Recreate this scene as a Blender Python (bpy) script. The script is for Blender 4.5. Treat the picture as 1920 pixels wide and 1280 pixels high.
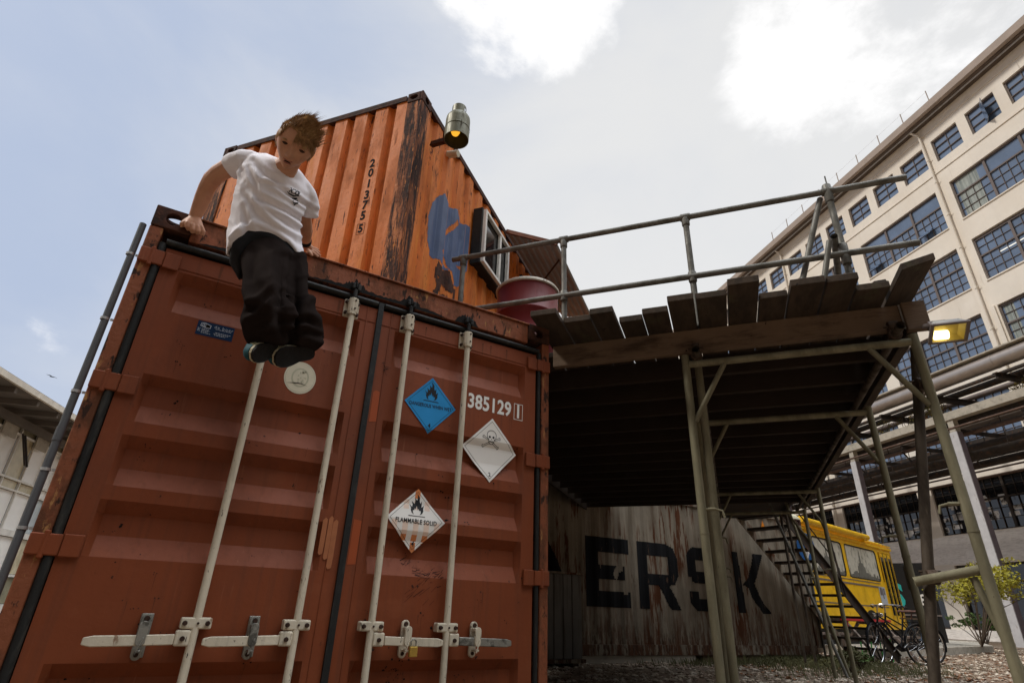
import bpy, bmesh, math, random
from mathutils import Vector, Matrix, noise
random.seed(7)
R = math.radians
scene = bpy.context.scene
COL = scene.collection
for o in list(bpy.data.objects): bpy.data.objects.remove(o)

# ------------------------------------------------------------------ camera
def set_camera():
    yaw, pitch, roll = 0.5377, 0.4478, 0.0364
    f = Vector((math.sin(yaw)*math.cos(pitch), math.cos(yaw)*math.cos(pitch), math.sin(pitch)))
    r0 = Vector((math.cos(yaw), -math.sin(yaw), 0)); u0 = r0.cross(f)
    r = math.cos(roll)*r0 + math.sin(roll)*u0
    u = -math.sin(roll)*r0 + math.cos(roll)*u0
    cam = bpy.data.cameras.new('camera'); co = bpy.data.objects.new('camera', cam); COL.objects.link(co)
    m = Matrix((r, u, -f)).transposed().to_4x4(); m.translation = Vector((0.397, -2.911, 0.701))
    co.matrix_world = m
    cam.sensor_width = 36; cam.lens = 1047.5/1920*36
    cam.clip_start = 0.05; cam.clip_end = 3000
    scene.camera = co
set_camera()

# ------------------------------------------------------------------ light
SUN_AZ = R(158)      # direction (from +x, counter clockwise) towards the sun
SUN_EL = R(48)
sd = Vector((math.cos(SUN_AZ)*math.cos(SUN_EL), math.sin(SUN_AZ)*math.cos(SUN_EL), math.sin(SUN_EL)))
sun = bpy.data.lights.new('sun', 'SUN'); sun.energy = 2.3; sun.angle = R(10); sun.color = (1.0, .95, .88)
so = bpy.data.objects.new('sun', sun); COL.objects.link(so)
so.rotation_euler = sd.to_track_quat('Z', 'Y').to_euler()

def set_world():
    w = bpy.data.worlds.new('World'); scene.world = w; w.use_nodes = True
    nt = w.node_tree; N = nt.nodes; L = nt.links
    for n in list(N): N.remove(n)
    out = N.new('ShaderNodeOutputWorld')
    sky = N.new('ShaderNodeTexSky'); sky.sky_type = 'NISHITA'; sky.sun_disc = False
    sky.sun_elevation = SUN_EL; sky.sun_rotation = R(90) - SUN_AZ
    sky.air_density = 1.0; sky.dust_density = 3.0
    tc = N.new('ShaderNodeTexCoord')
    mp = N.new('ShaderNodeMapping'); mp.inputs['Scale'].default_value = (1, 1, 1.7); mp.inputs['Location'].default_value = (.35, 3.1, .2)
    L.new(tc.outputs['Generated'], mp.inputs['Vector'])
    def noise_(scale, det, rough, dist=0):
        n = N.new('ShaderNodeTexNoise'); n.inputs['Scale'].default_value = scale; n.inputs['Detail'].default_value = det
        n.inputs['Roughness'].default_value = rough; n.inputs['Distortion'].default_value = dist
        L.new(mp.outputs['Vector'], n.inputs['Vector']); return n.outputs['Fac']
    def ramp(x, a, b, va=0., vb=1., smooth=True):
        n = N.new('ShaderNodeMapRange'); n.interpolation_type = 'SMOOTHSTEP' if smooth else 'LINEAR'
        n.inputs['From Min'].default_value = a; n.inputs['From Max'].default_value = b
        n.inputs['To Min'].default_value = va; n.inputs['To Max'].default_value = vb
        L.new(x, n.inputs['Value']); return n.outputs['Result']
    def math_(op, a, b):
        n = N.new('ShaderNodeMath'); n.operation = op
        for i, x in enumerate((a, b)):
            if isinstance(x, (int, float)): n.inputs[i].default_value = x
            else: L.new(x, n.inputs[i])
        return n.outputs[0]
    def dot(v):
        n = N.new('ShaderNodeVectorMath'); n.operation = 'DOT_PRODUCT'; n.inputs[1].default_value = v
        L.new(tc.outputs['Generated'], n.inputs[0]); return n.outputs['Value']
    def mixc(f, a, b):
        n = N.new('ShaderNodeMix'); n.data_type = 'RGBA'
        for i, x in ((0, f), (6, a), (7, b)):
            if isinstance(x, (int, float)): n.inputs[i].default_value = x
            elif isinstance(x, tuple): n.inputs[i].default_value = x + (1,)
            else: L.new(x, n.inputs[i])
        return n.outputs[2]
    # veil of thin high cloud, whiter towards the bright part of the sky
    right = dot(Vector((.86, .42, .30)).normalized())
    veil = ramp(right, .28, .99)
    fine = noise_(2.2, 6, .55, .3)
    veil2 = math_('ADD', math_('MULTIPLY', veil, .8), ramp(fine, .3, .75, 0, .35))
    veil3 = ramp(veil2, .05, 1.0)
    base = mixc(veil3, (4.9, 5.75, 7.5), (8.8, 8.8, 8.75))
    hz = ramp(dot((0, 0, 1)), 0, .35, .45, 0)
    base = mixc(hz, base, (7.8, 8.0, 8.2))
    # white puffs
    c = noise_(2.7, 9, .62, .15)
    zone_a = ramp(dot(Vector((.265, .435, .86)).normalized()), .977, .996)
    zone_b = ramp(dot(Vector((.665, .145, .755)).normalized()), .960, .993)
    zone_c = math_('MULTIPLY', ramp(dot(Vector((-.19, .94, .285)).normalized()), .965, .992), .62)
    zone = math_('MAXIMUM', math_('MAXIMUM', zone_a, zone_b), zone_c)
    puff = ramp(math_('ADD', math_('MULTIPLY', c, 1.5), math_('ADD', math_('MULTIPLY', zone, .36), math_('MULTIPLY', zone_a, .28))), .98, 1.20)
    puff = math_('MULTIPLY', puff, math_('MINIMUM', math_('MULTIPLY', zone, 2.2), 1.0))
    base = mixc(puff, base, (11.6, 11.5, 11.4))
    final = mixc(.9, sky.outputs['Color'], base)
    # unseen sky behind the camera dimmed, bright patch added overhead to shape the light
    front = ramp(dot((.45, .85, 0)), -.25, .45)
    lowb = math_('ADD', ramp(dot((0, 0, 1)), .10, .9, .05, .60), ramp(dot(Vector((.22, -.26, .94)).normalized()), .80, .99, 0, 8.5))
    shade = N.new('ShaderNodeMix'); shade.data_type = 'FLOAT'; L.new(front, shade.inputs[0]); L.new(lowb, shade.inputs[2]); shade.inputs[3].default_value = 1.0
    vm = N.new('ShaderNodeVectorMath'); vm.operation = 'SCALE'; L.new(final, vm.inputs[0]); L.new(shade.outputs[0], vm.inputs['Scale']); final = vm.outputs[0]
    warm = mixc(front, (1.08, .97, .80), (1.0, 1.0, 1.0))
    wm = N.new('ShaderNodeVectorMath'); wm.operation = 'MULTIPLY'; L.new(final, wm.inputs[0]); L.new(warm, wm.inputs[1]); final = wm.outputs[0]
    below = ramp(dot((0, 0, 1)), -.03, .0)
    final = mixc(below, (1.6, 1.5, 1.4), final)
    bg = N.new('ShaderNodeBackground'); bg.inputs['Strength'].default_value = .1
    L.new(final, bg.inputs['Color']); L.new(bg.outputs[0], out.inputs['Surface'])
set_world()
vs = scene.view_settings
vs.view_transform = 'Standard'; vs.look = 'None'; vs.exposure = 0; vs.gamma = 1; vs.use_curve_mapping = False
scene.render.resolution_x = 1024; scene.render.resolution_y = 682

# ------------------------------------------------------------------ frames of reference
def frame(x, y, deg):
    return Matrix.Translation((x, y, 0)) @ Matrix.Rotation(R(deg), 4, 'Z')
FR = {
    'W': Matrix.Identity(4),
    'U': frame(1.539, .829, 38.5),        # upper container and timber deck
    'B': frame(.397, -2.911, 71.573-90),  # factory building and pipe bridge
    'M': frame(6, 4.87, -2.0),            # white container
    'S': frame(10.173, 4.432, 3.43),      # staircase
    'T': frame(22.1, 7.6, 10),            # tram
    'L': frame(-3.3, 21.8, 71),           # glass building on the left
}
OFF = {}
def tag(o, label=None, cat=None, group=None, kind=None):
    if label: o['label'] = label
    if cat: o['category'] = cat
    if group: o['group'] = group
    if kind: o['kind'] = kind
    return o
def thing(name, label, cat, base=(0,0,0), fr='W', rz=0, group=None):
    o = bpy.data.objects.new(name, None); COL.objects.link(o)
    m = FR[fr] @ Matrix.Translation(base) @ Matrix.Rotation(R(rz), 4, 'Z')
    o.matrix_world = m; o.empty_display_size = .2
    OFF[o.name] = (Vector(base), fr, rz)
    return tag(o, label, cat, group)
def root_of(o):
    while o.parent: o = o.parent
    return o

class MB:
    """collects shapes and links them as ONE mesh object"""
    def __init__(s): s.v = []; s.f = []; s.m = []; s.cur = 0
    def add(s, vs, fs):
        n = len(s.v); s.v += [Vector(x) for x in vs]
        for f in fs: s.f.append([n+i for i in f]); s.m.append(s.cur)
    def box(s, x0, x1, y0, y1, z0, z1):
        a = [(x0,y0,z0),(x1,y0,z0),(x1,y1,z0),(x0,y1,z0),(x0,y0,z1),(x1,y0,z1),(x1,y1,z1),(x0,y1,z1)]
        s.add(a, [(0,3,2,1),(4,5,6,7),(0,1,5,4),(1,2,6,5),(2,3,7,6),(3,0,4,7)]); return s
    def obox(s, p0, p1, w, h, up=(0,0,1)):
        """beam from p0 to p1, w wide sideways, h high"""
        p0 = Vector(p0); p1 = Vector(p1); d = (p1-p0).normalized(); up = Vector(up)
        sd = d.cross(up)
        if sd.length < 1e-4: sd = Vector((1,0,0))
        sd.normalize(); u = sd.cross(d)
        a = []
        for p in (p0, p1):
            for i, j in ((-1,-1),(1,-1),(1,1),(-1,1)): a.append(p + sd*i*w/2 + u*j*h/2)
        s.add(a, [(0,1,2,3),(7,6,5,4),(0,4,5,1),(1,5,6,2),(2,6,7,3),(3,7,4,0)]); return s
    def tube(s, pts, r, n=12, cap=True, hollow=0):
        pts = [Vector(p) for p in pts]; rs = r if isinstance(r, (list, tuple)) else [r]*len(pts)
        base = len(s.v); prev = None
        for i, p in enumerate(pts):
            if i == 0: d = pts[1]-p
            elif i == len(pts)-1: d = p-pts[i-1]
            else: d = (pts[i+1]-p).normalized() + (p-pts[i-1]).normalized()
            d.normalize()
            if prev is None:
                a = d.cross(Vector((0,0,1)));
                if a.length < 1e-3: a = d.cross(Vector((1,0,0)))
                a.normalize()
            else:
                a = prev - d*prev.dot(d); a.normalize()
            prev = a; b = d.cross(a)
            for k in range(n):
                t = 2*math.pi*k/n; s.v.append(p + (a*math.cos(t)+b*math.sin(t))*rs[i])
        for i in range(len(pts)-1):
            for k in range(n):
                k2 = (k+1) % n
                s.f.append([base+i*n+k, base+i*n+k2, base+(i+1)*n+k2, base+(i+1)*n+k]); s.m.append(s.cur)
        if cap:
            s.f.append([base+k for k in range(n)][::-1]); s.m.append(s.cur)
            e = base+(len(pts)-1)*n
            s.f.append([e+k for k in range(n)]); s.m.append(s.cur)
        return s
    def lathe(s, prof, c=(0,0,0), n=32, axis='z'):
        c = Vector(c); base = len(s.v)
        for r, z in prof:
            for k in range(n):
                t = 2*math.pi*k/n
                if axis == 'z': q = Vector((r*math.cos(t), r*math.sin(t), z))
                elif axis == 'y': q = Vector((r*math.cos(t), z, r*math.sin(t)))
                else: q = Vector((z, r*math.cos(t), r*math.sin(t)))
                s.v.append(c+q)
        for i in range(len(prof)-1):
            for k in range(n):
                k2 = (k+1) % n
                s.f.append([base+i*n+k, base+i*n+k2, base+(i+1)*n+k2, base+(i+1)*n+k]); s.m.append(s.cur)
        return s
    def loft(s, rings, close=True, cap=True):
        n = len(rings[0]); base = len(s.v)
        for r in rings: s.v += [Vector(p) for p in r]
        for i in range(len(rings)-1):
            for k in range(n if close else n-1):
                k2 = (k+1) % n
                s.f.append([base+i*n+k, base+i*n+k2, base+(i+1)*n+k2, base+(i+1)*n+k]); s.m.append(s.cur)
        if cap:
            s.f.append([base+k for k in range(n)][::-1]); s.m.append(s.cur)
            e = base+(len(rings)-1)*n; s.f.append([e+k for k in range(n)]); s.m.append(s.cur)
        return s
    def prism(s, poly, mp, d):
        """poly 2-D outline, mp(x,y,depth)->3-D"""
        n = len(poly)
        a = [mp(x, y, 0) for x, y in poly] + [mp(x, y, d) for x, y in poly]
        s.add(a, [list(range(n)), list(range(2*n-1, n-1, -1))] + [(i, i+n, (i+1) % n+n, (i+1) % n) for i in range(n)]); return s
    def grid(s, xs, ys, fn):
        n = len(s.v); w = len(ys)
        for x in xs:
            for y in ys: s.v.append(Vector(fn(x, y)))
        for i in range(len(xs)-1):
            for j in range(w-1):
                a = n+i*w+j; s.f.append([a, a+w, a+w+1, a+1]); s.m.append(s.cur)
        return s
    def build(s, name, mats, parent=None, smooth=False, bevel=0, fr='W', base=None, rz=0, solid=0, seg=1, auto=None):
        me = bpy.data.meshes.new(name)
        if parent is not None: b, fr, rz = OFF[root_of(parent).name]
        else: b = Vector(base or (0,0,0))
        inv = (Matrix.Translation(b) @ Matrix.Rotation(R(rz), 4, 'Z')).inverted()
        me.from_pydata([inv @ v for v in s.v], [], s.f); me.validate()
        mats = mats if isinstance(mats, (list, tuple)) else [mats]
        for m in mats: me.materials.append(m)
        if len(mats) > 1:
            for p, mi in zip(me.polygons, s.m): p.material_index = mi
        o = bpy.data.objects.new(name, me); COL.objects.link(o)
        bm = bmesh.new(); bm.from_mesh(me); bmesh.ops.recalc_face_normals(bm, faces=bm.faces); bm.to_mesh(me); bm.free()
        if smooth:
            for p in me.polygons: p.use_smooth = True
            if smooth != 'all':
                me.set_sharp_from_angle(angle=R(auto or 40))
        if bevel:
            m = o.modifiers.new('bevel', 'BEVEL'); m.width = bevel; m.segments = seg; m.limit_method = 'ANGLE'; m.angle_limit = R(40)
        if solid:
            m = o.modifiers.new('solid', 'SOLIDIFY'); m.thickness = solid; m.offset = 0
        if parent is not None: o.parent = parent
        else: o.matrix_world = FR[fr] @ Matrix.Translation(b) @ Matrix.Rotation(R(rz), 4, 'Z')
        return o
def copy_tree(o, parent=None):
    c = o.copy(); COL.objects.link(c); c.parent = parent
    for ch in o.children: copy_tree(ch, c)
    if o.name in OFF: OFF[c.name] = OFF[o.name]
    return c

TXT = {}
def text_geo(body, size, bold=0, sx=1.0, align='CENTER', space=1.0):
    """flat lettering as (verts 2-D, faces)"""
    cu = bpy.data.curves.new('lettering', 'FONT'); cu.body = body; cu.size = size; cu.align_x = align; cu.align_y = 'CENTER'
    cu.offset = bold; cu.space_character = space; cu.resolution_u = 3
    o = bpy.data.objects.new('lettering', cu); COL.objects.link(o)
    dg = bpy.context.evaluated_depsgraph_get(); me = bpy.data.meshes.new_from_object(o.evaluated_get(dg))
    vs = [(v.co.x*sx, v.co.y) for v in me.vertices]; fs = [list(p.vertices) for p in me.polygons]
    bpy.data.objects.remove(o); bpy.data.curves.remove(cu); bpy.data.meshes.remove(me)
    return vs, fs
def add_text(mb, body, size, mp, bold=0, sx=1.0, align='CENTER', space=1.0):
    vs, fs = text_geo(body, size, bold, sx, align, space)
    mb.add([mp(x, y) for x, y in vs], fs)

# ------------------------------------------------------------------ materials
def pmat(name, base, rough=.6, metal=0., layers=(), bump=None, var=.12, vscale=3., spec=.22, coord='Object', emit=None, trans=0, bdist=.01):
    m = bpy.data.materials.new(name); m.use_nodes = True; nt = m.node_tree; N = nt.nodes; L = nt.links
    bs = N['Principled BSDF']; tc = N.new('ShaderNodeTexCoord')
    def nz(scale, det=6, ro=.6, off=0., dist=0.):
        mp = N.new('ShaderNodeMapping'); sc = scale if isinstance(scale, (tuple, list)) else (scale,)*3
        mp.inputs['Scale'].default_value = sc; mp.inputs['Location'].default_value = (off, off*.7, off*1.3)
        L.new(tc.outputs[coord], mp.inputs['Vector'])
        n = N.new('ShaderNodeTexNoise'); n.inputs['Scale'].default_value = 1; n.inputs['Detail'].default_value = det
        n.inputs['Roughness'].default_value = ro; n.inputs['Distortion'].default_value = dist
        L.new(mp.outputs[0], n.inputs['Vector']); return n.outputs['Fac']
    def rng(x, a, b, va, vb):
        n = N.new('ShaderNodeMapRange'); n.inputs['From Min'].default_value = a; n.inputs['From Max'].default_value = b
        n.inputs['To Min'].default_value = va; n.inputs['To Max'].default_value = vb; L.new(x, n.inputs['Value']); return n.outputs[0]
    def mix(f, a, b, t='RGBA'):
        n = N.new('ShaderNodeMix'); n.data_type = t
        ii = (0, 6, 7) if t == 'RGBA' else (0, 2, 3)
        for i, x in zip(ii, (f, a, b)):
            if isinstance(x, (int, float)): n.inputs[i].default_value = x
            elif isinstance(x, (tuple, list)): n.inputs[i].default_value = tuple(x)[:3] + (1,)
            else: L.new(x, n.inputs[i])
        return n.outputs[2 if t == 'RGBA' else 0]
    lo = tuple(c*(1-var) for c in base); hi = tuple(min(1, c*(1+var)) for c in base)
    col = mix(rng(nz(vscale, 5, .6), .3, .7, 0, 1), lo, hi)
    rg = None; rv = rough
    for i, l in enumerate(layers):
        f = rng(nz(l.get('s', 6), l.get('det', 8), l.get('ro', .65), 3.7*(i+1), l.get('dist', 0)), l.get('lo', .55), l.get('hi', .62), 0, l.get('a', 1))
        if 's2' in l:
            g = rng(nz(l['s2'], 3, .5, 9.1*(i+1)), l.get('lo2', .45), l.get('hi2', .6), 0, 1)
            mm = N.new('ShaderNodeMath'); mm.operation = 'MULTIPLY'; L.new(f, mm.inputs[0]); L.new(g, mm.inputs[1]); f = mm.outputs[0]
        if 'grad' in l:   # stronger towards one end of an axis (rust and a darker tone low down)
            ax, a, b = l['grad']
            sp = N.new('ShaderNodeSeparateXYZ'); L.new(tc.outputs[coord], sp.inputs[0])
            g = rng(sp.outputs[ax], a, b, 0, 1)
            mm = N.new('ShaderNodeMath'); mm.operation = 'MULTIPLY'; L.new(f, mm.inputs[0]); L.new(g, mm.inputs[1]); f = mm.outputs[0]
        col = mix(f, col, l['c'])
        rg = mix(f, rg if rg is not None else rough, l.get('r', .85), 'FLOAT')
    L.new(col, bs.inputs['Base Color'])
    if rg is not None: L.new(rg, bs.inputs['Roughness'])
    else: bs.inputs['Roughness'].default_value = rough
    bs.inputs['Metallic'].default_value = metal
    bs.inputs['Specular IOR Level'].default_value = spec
    if bump:
        b = N.new('ShaderNodeBump'); b.inputs['Strength'].default_value = bump[1]; b.inputs['Distance'].default_value = bdist
        L.new(nz(bump[0], 6, .6, 1.7), b.inputs['Height']); L.new(b.outputs[0], bs.inputs['Normal'])
    if emit:
        bs.inputs['Emission Color'].default_value = tuple(emit[0]) + (1,); bs.inputs['Emission Strength'].default_value = emit[1]
    if trans: bs.inputs['Transmission Weight'].default_value = trans
    return m
RUST = (.10, .035, .018); DRUST = (.045, .02, .013); DIRT = (.05, .038, .028)
MAT = dict(
    red = pmat('red_oxide_paint', (.215, .053, .0185), .55, layers=[dict(c=(.15, .039, .014), s=(2, 2, .7), lo=.5, hi=.75, a=.5, r=.65), dict(c=RUST, s=38, lo=.73, hi=.77), dict(c=(.07, .03, .02), s=(14, 14, 5), lo=.69, hi=.72, s2=1.3, lo2=.5, hi2=.6), dict(c=(.34, .10, .04), s=(60, 60, 4), lo=.64, hi=.8, a=.35), dict(c=(.265, .08, .032), s=(2.6, 2.6, 5), lo=.55, hi=.72, a=.55), dict(c=(.13, .045, .026), s=(1.6, 1.6, .9), lo=.50, hi=.68, a=.55), dict(c=(.05, .03, .022), s=(9, 9, 2.2), lo=.60, hi=.72, a=.55, grad=(2, .8, .2)), dict(c=(.07, .028, .018), s=(45, 45, 45), lo=.72, hi=.74), dict(c=(.10, .045, .03), s=(5, 5, 60), lo=.70, hi=.73, a=.6), dict(c=(.12, .042, .022), s=(34, 34, .9), lo=.52, hi=.68, a=.40), dict(c=(.34, .14, .075), s=(55, 55, 2.5), lo=.62, hi=.72, a=.35), dict(c=(.045, .022, .014), s=(24, 24, 16), lo=.69, hi=.71)], bump=(26, .12), var=.07),
    red_worn = pmat('red_rusty_frame_paint', (.24, .075, .033), .65, layers=[dict(c=(.12, .045, .022), s=(9, 9, 5), lo=.46, hi=.60), dict(c=(.04, .02, .013), s=(22, 22, 9), lo=.57, hi=.62), dict(c=(.38, .19, .07), s=(26, 26, 8), lo=.60, hi=.66)], bump=(30, .5)),
    rust = pmat('dark_rust', (.075, .03, .018), .85, layers=[dict(c=(.03, .015, .011), s=14, lo=.45, hi=.6), dict(c=(.15, .06, .03), s=30, lo=.6, hi=.68)], bump=(40, .6)),
    gasket = pmat('black_rubber_gasket', (.018, .018, .017), .55, layers=[dict(c=(.07, .065, .055), s=(20, 20, 4), lo=.55, hi=.7, a=.6)], bump=(30, .3)),
    gap = pmat('black_gap_shade_and_marks', (.01, .009, .008), .9),  # black painted as shade behind the doors, also grease, chips and scuffs
    bar = pmat('grimy_white_paint', (.62, .55, .42), .5, layers=[dict(c=(.20, .17, .12), s=(25, 25, 3), lo=.5, hi=.75, a=.55), dict(c=(.05, .04, .03), s=(60, 60, 22), lo=.63, hi=.66), dict(c=(.20, .10, .05), s=(30, 30, 9), lo=.62, hi=.68, a=.8)], bump=(40, .2)),
    bolt = pmat('rusty_bolt', (.05, .028, .02), .6, metal=.4, var=.3, vscale=40),
    steel = pmat('worn_zinc', (.30, .29, .25), .45, metal=.5, layers=[dict(c=(.12, .11, .09), s=18, lo=.5, hi=.62), dict(c=(.45, .43, .38), s=40, lo=.62, hi=.7)], bump=(40, .25)),
    brass = pmat('brass', (.62, .42, .10), .35, metal=.85, var=.1, vscale=30, layers=[dict(c=(.3, .2, .06), s=40, lo=.6, hi=.7)]),
    orange = pmat('orange_container_paint', (.68, .19, .030), .6, layers=[dict(c=(.46, .12, .025), s=(5, 5, .9), lo=.45, hi=.66, a=.7), dict(c=(.80, .33, .06), s=(9, 9, 1.3), lo=.55, hi=.72, a=.55), dict(c=(.30, .085, .022), s=(3, 3, 1.2), lo=.52, hi=.66, a=.7), dict(c=(.07, .025, .014), s=(20, 20, 4), lo=.60, hi=.635, s2=(2.2, 2.2, 1.4), lo2=.44, hi2=.52), dict(c=(.05, .02, .012), s=(38, 38, 3), lo=.635, hi=.66), dict(c=(.04, .018, .012), s=(70, 70, 9), lo=.64, hi=.66, a=.8), dict(c=(.16, .05, .018), s=(11, 11, 2.0), lo=.60, hi=.70, a=.8)], bump=(22, .3), var=.10),
    orange_post = pmat('orange_post_with_flaking_rust', (.50, .16, .04), .65, layers=[dict(c=(.20, .07, .03), s=(12, 12, 2.4), lo=.40, hi=.52), dict(c=(.055, .024, .016), s=(13, 13, 1.5), lo=.48, hi=.53), dict(c=(.025, .014, .011), s=(50, 50, 4), lo=.52, hi=.57), dict(c=(.22, .17, .13), s=(80, 80, 8), lo=.64, hi=.67, a=.7), dict(c=(.55, .20, .05), s=(34, 34, 7), lo=.61, hi=.65)], bump=(30, .7)),
    black_paint = pmat('black_paint', (.006, .006, .007), .9, layers=[dict(c=(.09, .05, .03), s=(10, 10, 3), lo=.62, hi=.67)]),
    stencil_black = pmat('black_stencil_paint', (.008, .006, .005), .9, var=.3, vscale=20),
    stencil_white = pmat('white_stencil_paint', (.78, .76, .70), .55, var=.06, vscale=20),
    graf = pmat('blue_mural_paint', (.075, .11, .21), .4, layers=[dict(c=(.17, .21, .31), s=(12, 12, 2), lo=.52, hi=.7, a=.8), dict(c=(.4, .42, .45), s=(60, 60, 8), lo=.68, hi=.72)], var=.2),
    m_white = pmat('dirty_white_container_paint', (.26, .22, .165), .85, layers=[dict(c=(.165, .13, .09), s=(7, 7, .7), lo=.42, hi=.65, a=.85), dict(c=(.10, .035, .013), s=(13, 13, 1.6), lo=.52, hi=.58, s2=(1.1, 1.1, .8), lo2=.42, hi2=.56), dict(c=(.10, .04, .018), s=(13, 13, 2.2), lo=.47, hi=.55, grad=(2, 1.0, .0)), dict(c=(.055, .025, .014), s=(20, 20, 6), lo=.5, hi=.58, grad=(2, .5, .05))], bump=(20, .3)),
    joistw = pmat('shade_darkened_timber', (.035, .024, .017), .85, bump=((6, 6, 60), .3)),  # under-deck shade is darkened into this timber colour
    wood = pmat('old_brown_timber', (.17, .115, .075), .75, layers=[dict(c=(.07, .045, .03), s=(2.5, 2.5, 9), lo=.50, hi=.66), dict(c=(.018, .013, .010), s=(18, 18, 12), lo=.66, hi=.70), dict(c=(.17, .115, .075), s=(2.5, 2.5, 30), lo=.55, hi=.7, a=.8)], bump=((6, 6, 70), .35)),
    plank = pmat('weathered_grey_plank', (.065, .046, .032), .85, layers=[dict(c=(.04, .03, .022), s=(4, 14, 8), lo=.42, hi=.6), dict(c=(.017, .012, .009), s=(9, 9, 9), lo=.66, hi=.69), dict(c=(.075, .075, .04), s=5, lo=.6, hi=.7, a=.6)], bump=((8, 60, 40), .4)),
    tube = pmat('khaki_scaffold_tube', (.23, .21, .135), .55, metal=.15, layers=[dict(c=(.14, .125, .08), s=(9, 9, 2.2), lo=.42, hi=.62, a=.8), dict(c=(.34, .31, .22), s=(14, 14, 3), lo=.58, hi=.72, a=.6), dict(c=(.06, .04, .025), s=(60, 60, 30), lo=.68, hi=.72)], bump=(50, .2)),
    tube_dark = pmat('dark_brown_steel_tube', (.085, .067, .05), .6, metal=.2, layers=[dict(c=(.04, .03, .022), s=(9, 9, 3), lo=.45, hi=.6), dict(c=(.13, .10, .07), s=(20, 20, 5), lo=.6, hi=.7)], bump=(50, .2)),
    galv = pmat('galvanised_handrail', (.19, .185, .165), .5, metal=.3, layers=[dict(c=(.10, .095, .08), s=(8, 8, 8), lo=.45, hi=.65, a=.8), dict(c=(.30, .29, .26), s=25, lo=.6, hi=.75, a=.6), dict(c=(.06, .06, .045), s=60, lo=.65, hi=.7)], bump=(60, .15)),
    clamp = pmat('rusty_clamp', (.075, .05, .035), .65, metal=.3, var=.3, vscale=25, bump=(50, .5)),
    drum = pmat('dark_red_drum_paint', (.17, .020, .020), .38, layers=[dict(c=(.25, .045, .045), s=(18, 18, 1.4), lo=.55, hi=.75, a=.55), dict(c=(.09, .02, .02), s=(9, 9, 6), lo=.62, hi=.7, a=.8)], bump=(12, .1)),
    drum_rim = pmat('pale_drum_ring', (.55, .50, .41), .45, metal=.2, layers=[dict(c=(.2, .17, .13), s=30, lo=.6, hi=.68)]),
    gas = pmat('olive_cylinder_paint', (.15, .145, .095), .4, metal=.2, layers=[dict(c=(.25, .24, .17), s=(20, 20, 2), lo=.5, hi=.7, a=.7), dict(c=(.07, .06, .04), s=(12, 12, 3), lo=.6, hi=.7)], bump=(20, .1)),
    bulb_o = pmat('orange_glowing_bulb', (.9, .4, .02), .4, emit=((1, .48, .04), 1.0), var=0),
    white_frame = pmat('white_window_frame', (.80, .78, .72), .5, layers=[dict(c=(.3, .27, .22), s=(12, 12, 4), lo=.58, hi=.7, a=.7)]),
    black_wood = pmat('black_window_surround', (.02, .019, .018), .6, var=.3, vscale=15),
    awn = pmat('brown_corrugated_sheet', (.40, .42, .43), .5, metal=.1, layers=[dict(c=(.6, .62, .62), s=(3, 8, 3), lo=.5, hi=.7, a=.7), dict(c=(.12, .08, .06), s=(14, 14, 14), lo=.64, hi=.7)], bump=(20, .2)),
    awn_edge = pmat('rust_red_edge_bar', (.17, .065, .035), .7, var=.3, vscale=12),
    glass = pmat('blue_glass_painted_reflection', (.125, .175, .265), .06, var=.25, vscale=.35, spec=1.0),  # reflections in the panes are lifted into this base colour
    glass_dark = pmat('window_glass_dark', (.012, .013, .015), .05, var=.3, vscale=.7, spec=.7),
    winframe = pmat('brown_grey_steel_glazing_bar', (.17, .14, .13), .6, var=.15),
    cream = pmat('cream_render', (.84, .775, .68), .85, layers=[dict(c=(.78, .70, .59), s=(.35, .35, .35), lo=.42, hi=.65, a=.7), dict(c=(.72, .65, .56), s=(2.2, 2.2, .25), lo=.52, hi=.75, a=.45), dict(c=(.40, .33, .26), s=(3.5, 3.5, .3), lo=.63, hi=.72, a=.5, s2=(.5, .5, .12), lo2=.45, hi2=.6)], bump=(8, .1), var=.06, vscale=.6),
    eave = pmat('brown_eave_board', (.38, .31, .26), .7, var=.1, vscale=1),
    eave_dark = pmat('soffit_painted_shade', (.13, .10, .08), .8, var=.15),  # eave shadow is put into this darker brown
    plinth = pmat('pale_grey_brick', (.86, .82, .77), .85, layers=[dict(c=(.62, .58, .53), s=(3, 3, 18), lo=.5, hi=.6, a=.6)], var=.08),
    conc = pmat('concrete', (.44, .40, .33), .85, layers=[dict(c=(.22, .2, .165), s=5, lo=.5, hi=.7, a=.7)], bump=(15, .2)),
    iron = pmat('dark_rusty_ironwork', (.045, .036, .03), .7, layers=[dict(c=(.11, .06, .035), s=5, lo=.55, hi=.65)], var=.3),
    iron_brown = pmat('brown_pipe', (.12, .075, .055), .6, layers=[dict(c=(.2, .15, .12), s=4, lo=.55, hi=.65)], var=.2),
    steelpipe = pmat('silver_lagged_pipe', (.42, .37, .33), .38, metal=.7, var=.12, vscale=1.2),
    col_white = pmat('white_column_paint', (.50, .49, .49), .6, layers=[dict(c=(.35, .31, .28), s=(8, 8, 2), lo=.62, hi=.7)]),
    yellow = pmat('yellow_coach_paint', (.90, .52, .012), .38, layers=[dict(c=(.55, .27, .02), s=3, lo=.52, hi=.7, a=.6), dict(c=(.18, .07, .015), s=11, lo=.66, hi=.7)]),
    mural = pmat('pale_screened_tram_window', (.60, .57, .47), .4, layers=[dict(c=(.18, .17, .13), s=(5, 5, 3.5), lo=.52, hi=.66, a=.8), dict(c=(.62, .60, .52), s=4, lo=.55, hi=.7)], var=.1),
    mural_dark = pmat('grey_skyline_print', (.17, .165, .14), .5, var=.2, vscale=4),
    dark = pmat('near_black', (.015, .014, .014), .6),
    tyre = pmat('black_tyre', (.02, .02, .02), .8),
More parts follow.
